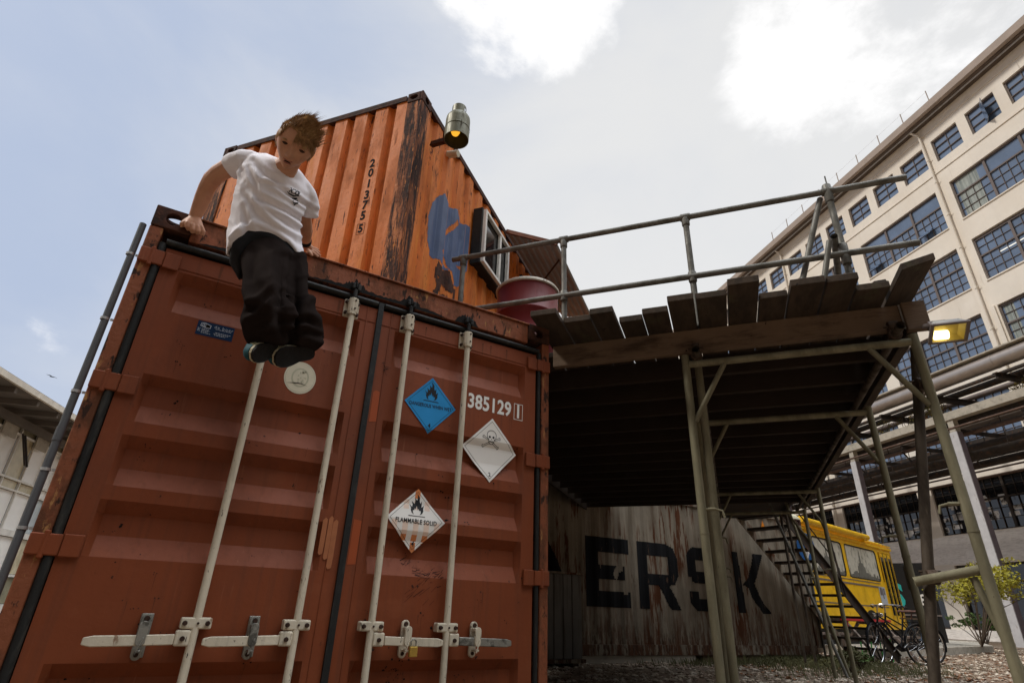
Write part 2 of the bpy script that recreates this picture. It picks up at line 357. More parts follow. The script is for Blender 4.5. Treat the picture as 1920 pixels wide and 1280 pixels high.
    bikeblack = pmat('black_bicycle_enamel', (.012, .012, .014), .25, var=0),
    chrome = pmat('chrome', (.6, .6, .6), .2, metal=1, var=.05),
    leather = pmat('brown_saddle_leather', (.10, .04, .025), .5),
    table = pmat('grey_brown_table_boards', (.22, .17, .14), .75, layers=[dict(c=(.12, .09, .07), s=(2, 30, 2), lo=.5, hi=.6)]),
    redp = pmat('red_paint', (.55, .03, .035), .45, var=.1),
    greenp = pmat('bright_green_plastic', (.10, .55, .12), .4, var=.1),
    bluep = pmat('blue_grey_metal', (.09, .15, .24), .5),
    signblue = pmat('blue_sign', (.02, .10, .28), .4, var=.1),
    teal = pmat('teal_lettering', (.03, .36, .34), .5, var=.05),
    white = pmat('white_vinyl', (.78, .76, .72), .4, var=.03),
    placard_w = pmat('white_placard_vinyl', (.80, .77, .71), .28, var=.03, vscale=8),
    placard_b = pmat('blue_placard_vinyl', (.035, .27, .58), .28, var=.10, vscale=5),
    placard_o = pmat('faded_orange_ink', (.62, .22, .08), .35, var=.2, vscale=14),
    placard_p = pmat('pale_orange_ink', (.80, .62, .50), .35, var=.08, vscale=14),
    ink = pmat('black_ink', (.02, .02, .022), .45, var=0),
    navy = pmat('navy_sticker', (.012, .035, .09), .35, var=.1),
    label_grey = pmat('pale_grey_print', (.50, .54, .60), .45, var=.1, vscale=60),
    cream_st = pmat('faded_cream_sticker', (.62, .57, .43), .45, var=.08, vscale=14),
    cream_dk = pmat('faded_olive_print', (.44, .42, .30), .5, var=.1, vscale=20),
    pvc = pmat('grey_plastic_pipe', (.12, .125, .13), .45, var=.12, vscale=6),
    clipm = pmat('bright_pipe_clip', (.6, .6, .58), .35, metal=.5),
    leafy = pmat('yellow_green_leaves', (.30, .27, .025), .6, var=.4, vscale=9),
    leafg = pmat('green_leaves', (.06, .095, .022), .65, var=.45, vscale=8),
    weed = pmat('weed_green', (.085, .082, .032), .7, var=.5, vscale=4),
    twig = pmat('brown_twig', (.10, .075, .055), .8),
)
# ================================================================== shared container pieces
def holed_plate(mb, mp, w, h, hw, hh, n=24, t=.02, cx=None, cz=None):
    """rectangular plate w x h with an oval hole (half sizes hw, hh); mp(x,z,depth)->3-D"""
    cx = w/2 if cx is None else cx; cz = h/2 if cz is None else cz
    rim = []
    for k in range(n):
        a = 2*math.pi*k/n; c, s_ = math.cos(a), math.sin(a)
        k1 = ((w-cx) if c > 0 else cx)/max(abs(c), 1e-6); k2 = ((h-cz) if s_ > 0 else cz)/max(abs(s_), 1e-6); q = min(k1, k2)
        rim.append((cx+c*q, cz+s_*q))
    for i, (sx, sz) in enumerate(((w, h), (0, h), (0, 0), (w, 0))):   # snap the nearest rim point on each corner
        j = min(range(n), key=lambda k: (rim[k][0]-sx)**2+(rim[k][1]-sz)**2); rim[j] = (sx, sz)
    hole = [(cx+hw*math.cos(2*math.pi*k/n), cz+hh*math.sin(2*math.pi*k/n)) for k in range(n)]
    base = len(mb.v)
    for d in (0, t):
        for p in rim: mb.v.append(Vector(mp(p[0], p[1], d)))
        for p in hole: mb.v.append(Vector(mp(p[0], p[1], d)))
    for k in range(n):
        k2 = (k+1) % n
        for f in ([k, k2, n+k2, n+k], [2*n+k, 3*n+k, 3*n+k2, 2*n+k2], [n+k, n+k2, 3*n+k2, 3*n+k], [k, 2*n+k, 2*n+k2, k2]):
            mb.f.append([base+i for i in f]); mb.m.append(mb.cur)
def casting(mb, x0, y0, z0, sx, sy, w=.178, d=.162, h=.118):
    """corner casting whose outer corner is x0,y0; grows sx,sy inwards; open oval holes in both faces"""
    holed_plate(mb, lambda x, z, t: (x0+sx*x, y0+sy*t, z0+z), w, h, .034, .033, t=.028)
    holed_plate(mb, lambda x, z, t: (x0+sx*t, y0+sy*(x+.0285), z0+z), d-.0285, h, .040, .025, t=.028)
    holed_plate(mb, lambda x, y, t: (x0+sx*(.0285+x), y0+sy*(.0285+y), z0+h-t), w-.0285, d-.0285, .052, .034, t=.022)
    mb.box(*sorted((x0+sx*.0285, x0+sx*w)), *sorted((y0+sy*.0285, y0+sy*d)), z0, z0+.022)
def corr_profile(length, pitch=.278, flat=.072, slope=.067, depth=.036, start=.0):
    """points (s, depth) of a trapezoid corrugation"""
    p = [(0, 0)]; s = start
    while s + pitch < length:
        p += [(s+flat, 0), (s+flat+slope, depth), (s+2*flat+slope, depth), (s+2*flat+2*slope, 0)]
        s += pitch
    p.append((length, 0)); return p
def corr_wall(mb, prof, mp, z0, z1):
    mb.grid([z0, z1], [i for i in range(len(prof))], lambda z, i: mp(prof[i][0], prof[i][1], z))

# ================================================================== lower red container, doors towards the camera
ZT = 2.5
def lower_container():
    t = thing('shipping_container', 'rust red shipping container with closed double doors, lower one under the boy', 'shipping container', (1.219, 0, 0))
    fr = MB()
    fr.box(.0, .060, 0, .10, -.09, 2.382)                    # posts
    fr.box(2.378, 2.438, 0, .10, -.09, 2.382)
    fr.box(.1785, 2.2595, 0, .10, 2.352, 2.487)                  # header
    fr.box(.17, 2.268, -.012, .115, 2.4885, ZT)                 # header lip
    fr.box(0, 2.438, .0, .14, -.24, -.10)
    o = fr.build('door_frame', MAT['red_worn'], t, bevel=.004)
    side = MB()
    for x, s in ((.012, 1), (2.426, -1)):
        pr = corr_profile(5.75)
        corr_wall(side, pr, lambda a, d, z: (x+s*d, .15+a, z), -.02, 2.40)
        side.box(*sorted((x-s*.010, x+s*.05)), .105, 5.95, 2.402, 2.46); side.box(*sorted((x-s*.01, x+s*.05)), .105, 5.95, -.2, -.03)
    pr = corr_profile(2.3, .25)
    corr_wall(side, pr, lambda a, d, z: (.07+a, 6.03-d, z), -.02, 2.40)
    side.box(.07, 2.37, .15, 5.95, 2.43, 2.455)
    side.box(0, 2.438, 5.96, 6.05, -.2, -.03); side.box(0, 2.438, 5.96, 6.05, 2.402, 2.46)
    side.build('side_wall', MAT['red'], t)
    for i, (x0, y0, sx, sy) in enumerate(((0, -.006, 1, 1), (2.438, -.006, -1, 1), (0, 6.06, 1, -1), (2.438, 6.06, -1, -1))):
        c = MB(); casting(c, x0, y0, 2.384, sx, sy, h=.122)
        c.build('corner_casting', MAT['rust'], t, bevel=.006, seg=2)
    # doors
    TR = [(2.174, 2.125, 2.035, 1.951), (1.625, 1.583, 1.484, 1.400), (1.338, 1.285, 1.200, 1.121), (1.063, 1.010, .925, .840), (.467, .415, .330, .250)]
    global door_y
    YO, YI = .010, .054
    def door_y(z):
        for a, b, c, d in TR:
            if d < z < a:
                if z > b: return YO+(YI-YO)*(a-z)/(a-b)
                if z < c: return YO+(YI-YO)*(z-d)/(c-d)
                return YI
        return YO
    zs = [-.07]
    for a, b, c, d in reversed(TR): zs += [d, c, b, a]
    zs += [2.283]
    doors = []
    for side_, (x0, x1, xa, xb) in enumerate(((.100, 1.204, .180, 1.112), (1.236, 2.334, 1.326, 2.250))):
        m = MB(); xs = [x0, xa, xa+.026, xb-.026, xb, x1]
        zz = []
        for z in zs: zz.append(z)
        def fn(x, z):
            inner = xa+.02 < x < xb-.02
            return (x, door_y(z) if inner else YO, z)
        m.grid(xs, zz, fn)
        # edge returns and a slightly proud perimeter bead
        m.box(x0, x0+.012, YO+.0005, .09, -.07, 2.283); m.box(x1-.012, x1, YO+.0005, .09, -.07, 2.283)
        m.box(x0+.0125, x1-.0125, YO+.0005, .09, 2.271, 2.283)
        inn = x1-.058 if side_ == 0 else x0+.058
        m.box(*((inn-.002, inn+.002) ), YO-.004, YO-.0005, -.07, 2.283)
        m.box(x0+.004, x1-.004, YO-.0035, YO-.0005, 2.190, 2.194)
        d = m.build('door', MAT['red'], t, smooth=True, auto=25)
        # small real dents
        for v in d.data.vertices: pass
        doors.append(d)
        g = MB()
        if side_ == 0:
            g.tube([(.079, .008, -.07), (.079, .008, 2.30)], .0175, 10); g.tube([(.09, .004, 2.313), (1.2, .004, 2.313)], .017, 10)
            g.box(1.2045, 1.2355, -.006, .05, -.07, 2.325)
        else:
            g.tube([(2.356, .006, -.07), (2.356, .006, 2.30)], .014, 10); g.tube([(1.24, .004, 2.313), (2.35, .004, 2.313)], .016, 10)
        g.build('gasket', MAT['gasket'], d, smooth=True)
    bk = MB(); bk.box(.061, 2.377, .092, .098, -.08, 2.351); bk.build('door_gap_shade', MAT['gap'], t)  # black sheet standing in for the shade in the door gaps
    # hinges
    for z in (2.208, 1.553, .873, .18):
        for s_, d in ((0, doors[0]), (1, doors[1])):
            m = MB()
            X = (lambda x: x) if s_ == 0 else (lambda x: 2.438-x)
            m.box(*sorted((X(.105), X(.176))), -.010, .006, z-.043, z+.043)
            m.box(*sorted((X(.0), X(.1045))), -.016, .004, z-.040, z+.040)
            m.tube([(X(.052), -.008, z-.052), (X(.052), -.008, z+.052)], .0115, 10)
            m.build('hinge', MAT['red'], d, bevel=.004)
    # locking gear
    bars = [(.646, 0, -1), (1.048, 0, -1), (1.392, 1, 1), (1.787, 1, 1)]
    for i, (bx, di, hs) in enumerate(bars):
        d = doors[di]
        m = MB(); m.tube([(bx, -.036, -.2), (bx, -.036, 2.205)], .0168, 16)
        m.build('locking_bar', MAT['bar'], d, smooth=True)
        m = MB()
        m.box(bx-.043, bx+.043, -.006, .0095, 2.175, 2.285)
        m.lathe([(.0, 0), (.028, 0), (.028, .088), (.0, .088)], (bx, -.032, 2.192), 14)
        m.lathe([(.024, 0), (.024, .02)], (bx, -.036, 2.178), 14)
        for sx in (-1, 1):
            for zz_ in (2.196, 2.264):
                pass
        m.build('bar_bracket', MAT['bar'], d, bevel=.003)
        m = MB()
        for sx in (-1, 1):
            for zz_ in (2.195, 2.264): m.lathe([(.0, -.018), (.008, -.018), (.009, -.006), (.009, .0)], (bx+sx*.034, -.0062, zz_), 8, 'y')
        m.lathe([(.0, -.004), (.0055, -.004), (.0055, 0)], (bx+.006, -.0605, 2.262), 8, 'y'); m.lathe([(.0, -.004), (.0055, -.004), (.0055, 0)], (bx+.006, -.0605, 2.21), 8, 'y')
        for sx in (-1, 1): m.lathe([(.0, -.016), (.008, -.016), (.010, -.003), (.010, 0)], (bx+sx*.042, -.0525, .611), 8, 'y')
        m.lathe([(.0, -.004), (.005, -.004), (.005, 0)], (bx+.006, -.0535, .611), 8, 'y')
        m.build('bolt', MAT['bolt'], d)
        m = MB()                                                   # cam and keeper at the header, black with grease
        m.tube([(bx, -.034, 2.286), (bx, -.034, 2.345)], .013, 10)
        m.box(bx-.026, bx-.006, -.046, -.002, 2.345, 2.385); m.box(bx+.008, bx+.028, -.05, -.002, 2.335, 2.378); m.box(bx-.006, bx+.008, -.040, -.002, 2.352, 2.395)
        m.build('cam_keeper', MAT['gasket'], d, bevel=.006)
        m = MB()                                                   # lower guide
        m.box(bx-.058, bx+.058, -.052, -.0, .590, .632); 
        m.build('bar_guide', MAT['bar'], d, bevel=.006, seg=2)
        # handle
        m = MB()
        hx0, hx1 = (bx+hs*.012, bx+hs*.066)
        m.box(*sorted((hx0, hx1)), -.058, -.020, .528, .586)
        m.build('handle_hub', MAT['bar'], d, bevel=.007, seg=2)
        L_ = (.37, .366, .372, .374)[i]
        m = MB()
        a, b = bx+hs*.067, bx+hs*L_
        n = 10; pts = []
        for k in range(n+1):
            x = a+(b-a)*k/n; pts.append((x, -.052-.012*math.sin(k/n*math.pi)-.004*k/n, .552-.008*(k/n)))
        rings = []
        for j, (x, y, z) in enumerate(pts):
            hgt = .019 if j < n else .012
            rings.append([(x, y-.006, z-hgt), (x, y+.006, z-hgt), (x, y+.006, z+hgt), (x, y-.006, z+hgt)])
        m.loft(rings); m.build('door_handle', MAT['bar'] if i != 3 else MAT['steel'], d, bevel=.003)
        m = MB(); m.lathe([(.0, -.010), (.009, -.010), (.010, 0)], (bx+hs*.038, -.0585, .555), 8, 'y')
        m.build('bolt', MAT['bolt'], d)
    for i, (cx, di) in enumerate(((.468, 0), (.875, 0), (1.573, 1), (1.955, 1))):
        d = doors[di]; m = MB()
        m.box(cx-.022, cx+.022, -.004, .0095, .485, .642) if di == 0 else None
        def stad(x0, z0, z1, w, y0, y1):
            n = 8; poly = [(x0+w*math.cos(math.pi*k/n), z1+w*math.sin(math.pi*k/n)) for k in range(n+1)] + [(x0-w*math.cos(math.pi*k/n), z0-w*math.sin(math.pi*k/n)) for k in range(n+1)]
            m.prism(poly, lambda x, z, dd: (x, y0+dd, z), y1-y0)
        stad(cx, .575, .622, .020, -.020, -.0045)
        stad(cx-.004, .545, .60, .017, -.078, -.0655)
        stad(cx-.004, .495, .525, .019, -.020, -.0045)
        m.box(cx-.016, cx+.010, -.066, -.0205, .596, .612); m.box(cx-.012, cx+.006, -.075, -.0205, .506, .516)
        m.tube([(cx-.012, -.078, .50), (cx-.004, -.082, .535), (cx+.004, -.08, .56)], .004, 6)
        m.build('handle_catch', MAT['steel'] if di == 0 else MAT['bar'], d, bevel=.003)
        m = MB(); m.lathe([(.0, -.008), (.010, -.008), (.011, 0)], (cx, -.0205, .624), 8, 'y'); m.lathe([(.0, -.006), (.008, -.006), (.009, 0)], (cx-.004, -.0205, .496), 8, 'y')
        m.build('bolt', MAT['bolt'], d)
    # ---- markings
    dl, dr = doors
    def wall(x0, z0, off, flex=1.0):
        return lambda x, z: (x0+x, YO+(door_y(z0+z)-YO)*flex-off, z0+z)
    m = MB()
    f = wall(1.994, 1.849, .0015)
    add_text(m, '385129', .128, f, bold=.0035, sx=.80, space=1.03)
    f2 = wall(2.203, 1.849, .0015)
    add_text(m, '1', .128, f2, bold=.0035, sx=.80)
    for x0, x1, z0, z1 in ((-.032, .034, .050, .0535), (-.032, .034, -.054, -.0505), (-.032, -.0285, -.0505, .050), (.0305, .034, -.0505, .050)):
        m.add([f2(x0, z0), f2(x1, z0), f2(x1, z1), f2(x0, z1)], [(0, 1, 2, 3)])
    m.build('serial_number', MAT['stencil_white'], dr)
    def diamond(x0, z0, hw, hh, mats, name, door, extra, flex, off=.004, rot=0):
        ca, sa = math.cos(rot), math.sin(rot)
        def mp(x, z, lift=0):
            X, Z = x*ca-z*sa, x*sa+z*ca
            # vinyl stretched over the rib, sagging only part way in
            return (x0+X, YO+(door_y(z0+Z)-YO)*flex-off-lift, z0+Z)
        m = MB(); n = 28
        def dia(h, lift, cur, z_lo=-1, z_hi=1):
            m.cur = cur
            for k in range(n):
                a = max(z_lo, -1+2*k/n); b = min(z_hi, -1+2*(k+1)/n)
                if b <= a: continue
                wa, wb = hw*h*(1-abs(a)), hw*h*(1-abs(b))
                m.add([mp(-wa, a*hh*h, lift), mp(wa, a*hh*h, lift), mp(wb, b*hh*h, lift), mp(-wb, b*hh*h, lift)], [(0, 1, 2, 3)])
        dia(1, 0, 0)
        # thin printed frame
        m.cur = 1; e0, e1 = .885, .90
        for qx, qz in ((1, 1), (-1, 1), (-1, -1), (1, -1)):
            for k in range(14):
                a, b = k/14, (k+1)/14
                m.add([mp(qx*hw*e0*(1-a), qz*hh*e0*a, .0006), mp(qx*hw*e1*(1-a), qz*hh*e1*a, .0006), mp(qx*hw*e1*(1-b), qz*hh*e1*b, .0006), mp(qx*hw*e0*(1-b), qz*hh*e0*b, .0006)], [(0, 1, 2, 3)])
        extra(m, mp, hw, hh)
        m.build(name, mats, door); return m
    FL = [(-.30, .0), (-.52, .18), (-.62, .42), (-.60, .62), (-.78, .98), (-.50, .72), (-.44, .96), (-.56, 1.28), (-.26, 1.02), (-.20, 1.34), (-.28, 1.62), (-.02, 1.36), (.04, 1.62), (-.06, 2.02), (.24, 1.66), (.26, 1.30), (.36, 1.10), (.48, 1.36), (.50, 1.0), (.48, .74), (.74, .98), (.66, .62), (.68, .40), (.56, .16), (.30, .0), (.42, .24), (.40, .42), (.24, .40), (.18, .60), (.10, .46), (-.02, .86), (-.12, .52), (-.22, .62), (-.26, .42), (-.42, .42), (-.40, .22)]
    def flame(m, mp, cx, cz, s, lift=.0012, cur=1):
        # fan of strips so the outline follows the wavy surface; triangulated by bmesh later
        bm = bmesh.new(); vs_ = [bm.verts.new((cx+x*s, cz+z*s, 0)) for x, z in FL]; f_ = bm.faces.new(vs_)
        bmesh.ops.triangulate(bm, faces=[f_]); bm.verts.index_update(); m.cur = cur
        m.add([mp(v.co.x, v.co.y, lift) for v in bm.verts], [[v.index for v in f.verts] for f in bm.faces]); bm.free()
        m.add([mp(cx-.85*s, cz-.16*s, lift), mp(cx+.85*s, cz-.16*s, lift), mp(cx+.85*s, cz-.09*s, lift), mp(cx-.85*s, cz-.09*s, lift)], [(0, 1, 2, 3)])
    def ex_blue(m, mp, hw, hh):
        flame(m, mp, .0, .030, .056)
        m.cur = 1; add_text(m, 'DANGEROUS WHEN WET', .029, lambda x, z: mp(x, z-.008, .0012), bold=.0005, sx=.76, space=1.05)
        add_text(m, '4', .036, lambda x, z: mp(x, z-.125, .0012), bold=.0008, sx=.9)
    diamond(1.598, 1.768, .163, .170, [MAT['placard_b'], MAT['ink']], 'warning_placard', dr, ex_blue, .5, rot=.02)
    def ex_skull(m, mp, hw, hh):
        def loop(pts, w=.0016, lift=.0012, close=True):
            n = len(pts)
            for i in range(n if close else n-1):
                (ax, az), (bx, bz) = pts[i], pts[(i+1) % n]; d = Vector((bx-ax, bz-az)); 
                if d.length < 1e-6: continue
                d.normalize(); nx, nz_ = -d.y*w, d.x*w; ex_, ez_ = d.x*w*.6, d.y*w*.6
                m.add([mp(ax-ex_-nx, az-ez_-nz_, lift), mp(bx+ex_-nx, bz+ez_-nz_, lift), mp(bx+ex_+nx, bz+ez_+nz_, lift), mp(ax-ex_+nx, az-ez_+nz_, lift)], [(0, 1, 2, 3)])
        m.cur = 1; cx, cz = .0, .085
        sk = [(cx+.032*math.cos(a), cz+.030*math.sin(a)+.004) for a in [R(-20+220*k/16) for k in range(17)]]
        sk += [(cx-.030, cz-.018), (cx-.019, cz-.024), (cx-.016, cz-.042), (cx-.006, cz-.050), (cx+.008, cz-.050), (cx+.017, cz-.042), (cx+.020, cz-.024), (cx+.030, cz-.016)]
        loop(sk)
        for ex_ in (-.013, .013):
            m.add([mp(cx+ex_+.0075*math.cos(2*math.pi*k/10), cz-.008+.007*math.sin(2*math.pi*k/10), .0014) for k in range(10)], [list(range(10))])
        m.add([mp(cx-.004, cz-.024, .0014), mp(cx+.004, cz-.024, .0014), mp(cx, cz-.016, .0014)], [(0, 1, 2)])
        loop([(cx-.013, cz-.034), (cx, cz-.037), (cx+.013, cz-.034)], .0025, close=False)
        for sx in (-1, 1):
            for (a, b) in (((cx+sx*.020, cz-.025), (cx+sx*.056, cz-.010)), ((cx+sx*.012, cz-.043), (cx+sx*.052, cz-.066))):
                a, b = Vector(a), Vector(b); d = (b-a).normalized(); nn = Vector((-d.y, d.x))
                pts = [a+nn*.0045, b-d*.008+nn*.004, b+nn*.009, b+d*.005+nn*.003, b+d*.001, b+d*.005-nn*.003, b-nn*.009, b-d*.008-nn*.004, a-nn*.0045]
                loop([(p.x, p.y) for p in pts], .0013)
        add_text(m, '2', .034, lambda x, z: mp(x, z-.150, .0012), bold=.0008, sx=.9)
    diamond(2.016, 1.572, .190, .196, [MAT['placard_w'], MAT['ink']], 'warning_placard', dr, ex_skull, .42, rot=0)
    def ex_solid(m, mp, hw, hh):
        def stripe(xa, xb, cur, zlo=-1., zhi=1.):
            m.cur = cur; n = 24
            for k in range(n):
                a, b = zlo+(zhi-zlo)*k/n, zlo+(zhi-zlo)*(k+1)/n
                def lim(z, x): L_ = (1-abs(z)); return max(-L_, min(L_, x))*hw
                q = [(lim(a, xa), a*hh), (lim(a, xb), a*hh), (lim(b, xb), b*hh), (lim(b, xa), b*hh)]
                if abs(q[0][0]-q[1][0])+abs(q[2][0]-q[3][0]) < 1e-5: continue
                m.add([mp(x, z, .0004) for x, z in q], [(0, 1, 2, 3)])
        for c in (-.72, -.36, 0, .36, .72):
            stripe(c-.09, c+.09, 3, -.46, -.05); stripe(c-.09, c+.09, 2, -1, -.46); stripe(c-.09, c+.09, 3, .32, .62)
        stripe(-.09, .09, 2, .68, 1)
        flame(m, mp, .0, .026, .056)
        m.cur = 1; add_text(m, 'FLAMMABLE SOLID', .033, lambda x, z: mp(x, z-.010, .0012), bold=.0006, sx=.82, space=1.05)
        add_text(m, '4', .036, lambda x, z: mp(x, z-.122, .0012), bold=.0008, sx=.9)
    diamond(1.583, 1.120, .168, .166, [MAT['placard_w'], MAT['ink'], MAT['placard_o'], MAT['placard_p']], 'warning_placard', dr, ex_solid, .45, rot=-.01)
    # round faded sticker, left door
    m = MB()
    def disc(r, lift, cur, sx=1.0):
        m.cur = cur; n = 40
        rr = []
        for k in range(n):
            a = 2*math.pi*k/n; rr.append((.853+r*math.cos(a)*sx, YO-.0015-lift, 1.762+r*1.10*math.sin(a)))
        m.add(rr, [list(range(n))])
    disc(.080, 0, 0); disc(.074, .0004, 1); disc(.0725, .0007, 0); disc(.048, .001, 1, .92); disc(.040, .0013, 0, .9)
    m.cur = 1
    rnd = random.Random(3)
    for k in range(16):
        x, z = rnd.uniform(-.026, .026), rnd.uniform(-.03, .034); w, h = rnd.uniform(.003, .009), rnd.uniform(.003, .012)
        m.add([(.853+x, YO-.0035, 1.762+z), (.853+x+w, YO-.0035, 1.762+z), (.853+x+w, YO-.0035, 1.762+z+h), (.853+x, YO-.0035, 1.762+z+h)], [(0, 1, 2, 3)])
    m.cur = 2
    m.add([(.79, YO-.004, 1.722), (.83, YO-.004, 1.731), (.866, YO-.004, 1.733), (.898, YO-.004, 1.724), (.864, YO-.004, 1.729), (.83, YO-.004, 1.726)], [(0, 1, 2, 3, 4, 5)])
    m.build('round_sticker', [MAT['cream_st'], MAT['cream_dk'], MAT['ink']], dl)
    # dark blue firm's sticker
    m = MB()
    f = lambda x, z, l=0: (.412+x, YO-.0012-l, 1.907+z)
    w, h = .083, .0375
    m.add([f(-w, -h), f(w, -h), f(w, h), f(-w, h)], [(0, 1, 2, 3)])
    m.cur = 1
    m.add([f(-.070, .010, .0005), f(-.068, .028, .0005), f(-.050, .031, .0005), (f(-.022, .022, .0005)), f(-.024, .004, .0005), f(-.048, .004, .0005)], [(0, 1, 2, 3, 4, 5)])
    for k in range(3): m.cur = 0; m.add([f(-.066+k*.007, .012, .0009), f(-.062+k*.007, .012, .0009), f(-.062+k*.007, .026, .0009), f(-.066+k*.007, .026, .0009)], [(0, 1, 2, 3)])
    m.cur = 2
    m.add([f(-.046, .026, .0009), f(-.046, .007, .0009), f(-.027, .007, .0009), f(-.025, .020, .0009)], [(0, 1, 2, 3)])
    m.cur = 1
    add_text(m, 'de boer', .022, lambda x, z: f(x+.035, z+.020, .0006), space=1.25)
    for x0, x1, z in ((.0, .07, .008), (-.078, -.066, -.004), (-.078, -.068, -.011), (-.078, -.066, -.018), (-.06, -.03, -.004), (-.06, -.024, -.011), (-.06, -.028, -.018), (-.06, -.016, -.025), (.002, .072, -.010), (-.004, .062, -.017), (.0, .05, -.024)):
        xx = x0
        while xx < x1:
            l_ = rnd.uniform(.004, .010); m.add([f(xx, z, .0006), f(min(xx+l_, x1), z, .0006), f(min(xx+l_, x1), z+.0028, .0006), f(xx, z+.0028, .0006)], [(0, 1, 2, 3)]); xx += l_+.0025
    m.build('firm_sticker', [MAT['navy'], MAT['label_grey'], MAT['gap']], dl)
    # touch-up paint and greasy smears
    def blot(name, door, mat, cx, cz, rx, rz_, seed, n=26, off=.0012):
        rn = random.Random(seed); m = MB(); pts = []
        for k in range(n):
            a = 2*math.pi*k/n; q = 1+rn.uniform(-.22, .22); x = cx+rx*q*math.cos(a); z = cz+rz_*q*math.sin(a)
            pts.append((x, YO-off, z))
        m.add(pts, [list(range(n))]); m.build(name, mat, door)
    touch = pmat('orange_brown_touch_up_paint', (.36, .13, .055), .6, var=.12, vscale=20)
    touch2 = pmat('red_touch_up_paint', (.34, .075, .025), .45, var=.08)
    m = MB()
    for px, w_, z0, z1 in ((1.108, .024, .92, 1.075), (1.135, .022, .90, 1.085), (1.160, .026, .86, 1.07)):
        pts = [(px-w_*.5, YO-.0045, z0), (px-w_*.2, YO-.0045, z0-.012), (px+w_*.4, YO-.0045, z0-.004), (px+w_*.5, YO-.0045, z0+.05), (px+w_*.45, YO-.0045, z1), (px, YO-.0045, z1+.008), (px-w_*.5, YO-.0045, z1-.006)]
        m.add(pts, [list(range(7))])
    m.build('paint_patch', touch, dl)
    m = MB()
    m.add([(1.246, YO-.0012, .875), (1.287, YO-.0012, .88), (1.288, YO-.0012, 1.085), (1.248, YO-.0012, 1.09)], [(0, 1, 2, 3)])
    m.build('paint_patch', touch2, dr); m = MB()
    m.add([(1.249, YO-.0012, 1.60), (1.289, YO-.0012, 1.61), (1.287, YO-.0012, 1.78), (1.262, YO-.0012, 1.785), (1.249, YO-.0012, 1.77)], [(0, 1, 2, 3, 4)])
    m.build('paint_patch', touch2, dr)
    # chips, scuffs and little rust runs on the doors
    def marks(door, seed, x0, x1, n):
        rn = random.Random(seed); m = MB()
        def spot(x, z, r, k=7):
            pts = []
            for j in range(k):
                a = 2*math.pi*j/k; q = r*rn.uniform(.45, 1.2); zz = z+q*math.sin(a); pts.append((x+q*math.cos(a)*1.1, door_y(zz)-.0012, zz))
            m.add(pts, [list(range(k))])
        def run(x, z, l, w):
            seg = max(2, int(l/.03))
            for j in range(seg):
                za, zb_ = z-l*j/seg, z-l*(j+1)/seg; wa, wb = w*(1-j/seg), w*(1-(j+1)/seg)
                m.add([(x-wa, door_y(za)-.0010, za), (x+wa, door_y(za)-.0010, za), (x+wb, door_y(zb_)-.0010, zb_), (x-wb, door_y(zb_)-.0010, zb_)], [(0, 1, 2, 3)])
        for i in range(n):
            x, z = rn.uniform(x0+.12, x1-.12), rn.uniform(.1, 2.12); r = rn.choice((.0025, .003, .004, .006)); m.cur = 1 if rn.random() < .5 else 0
            for q in range(rn.choice((1, 1, 2, 3))): spot(x+rn.uniform(-.02, .02), z+rn.uniform(-.01, .01), r)
            if rn.random() < .45: m.cur = 2; run(x, z, rn.uniform(.03, .14), r*.6)
        return m, spot, run, rn
    mm = [MAT['rust'], MAT['gap'], pmat('rust_run_stain', (.14, .045, .02), .8)]
    m, spot, run, rn = marks(dl, 41, .10, 1.20, 70)
    for x in (.36, .52, .98): m.cur = 2; run(x, 2.27, .16, .008)
    for k in range(5): m.cur = 1; spot(.43+.008*k, 2.268-.004*(k % 2), .007)
    o = m.build('rust_marks', mm, dl); o['kind'] = 'stuff'
    m, spot, run, rn = marks(dr, 43, 1.24, 2.33, 80)
    for x in (1.52, 1.92, 1.98, 2.10): m.cur = 1; spot(x, 2.255, .005); m.cur = 2; run(x, 2.25, rn.uniform(.06, .15), .005)
    m.cur = 1                                                              # black scuffs across the rib below the lowest placard
    for i in range(46):
        t_ = rn.random(); x = 1.52+.24*t_+rn.gauss(0, .012); z = .865-.02*t_+rn.gauss(0, .018)+(.03 if t_ < .3 else 0); l = rn.uniform(.012, .045); a = R(rn.uniform(15, 55) if rn.random() < .6 else rn.uniform(-20, 10)); w = rn.uniform(.0007, .0022)
        dx, dz = l*math.cos(a), l*math.sin(a); P_ = lambda x, z: (x, door_y(z)-.0014, z)
        m.add([P_(x, z-w), P_(x+dx, z+dz-w*.3), P_(x+dx, z+dz+w*.3), P_(x, z+w)], [(0, 1, 2, 3)])
    for i in range(14):
        x, z = 1.55+.16*rn.random(), .70+.13*rn.random(); l = rn.uniform(.03, .09); a = R(rn.uniform(35, 50)); w = .0008
        m.add([(x, YO-.0012, z-w), (x+l*math.cos(a), YO-.0012, z+l*math.sin(a)-w), (x+l*math.cos(a), YO-.0012, z+l*math.sin(a)+w), (x, YO-.0012, z+w)], [(0, 1, 2, 3)])
    for i in range(9):                                                     # scratched marks high on the inner edge
        x, z = 1.262+rn.uniform(0, .035), 1.93+rn.uniform(-.03, .03); l = rn.uniform(.01, .04); a = R(rn.uniform(-60, 70)); w = .0012
        m.add([(x, YO-.006, z-w), (x+l*math.cos(a), YO-.006, z+l*math.sin(a)-w), (x+l*math.cos(a), YO-.006, z+l*math.sin(a)+w), (x, YO-.006, z+w)], [(0, 1, 2, 3)])
    for i in range(40): m.cur = 1 if rn.random() < .6 else 2; spot(1.56+rn.gauss(0, .035), .43+rn.gauss(0, .035), rn.uniform(.002, .006))
    o = m.build('rust_marks', mm, dr); o['kind'] = 'stuff'
    # black grease on the header around the cams
    m = MB(); rn = random.Random(11)
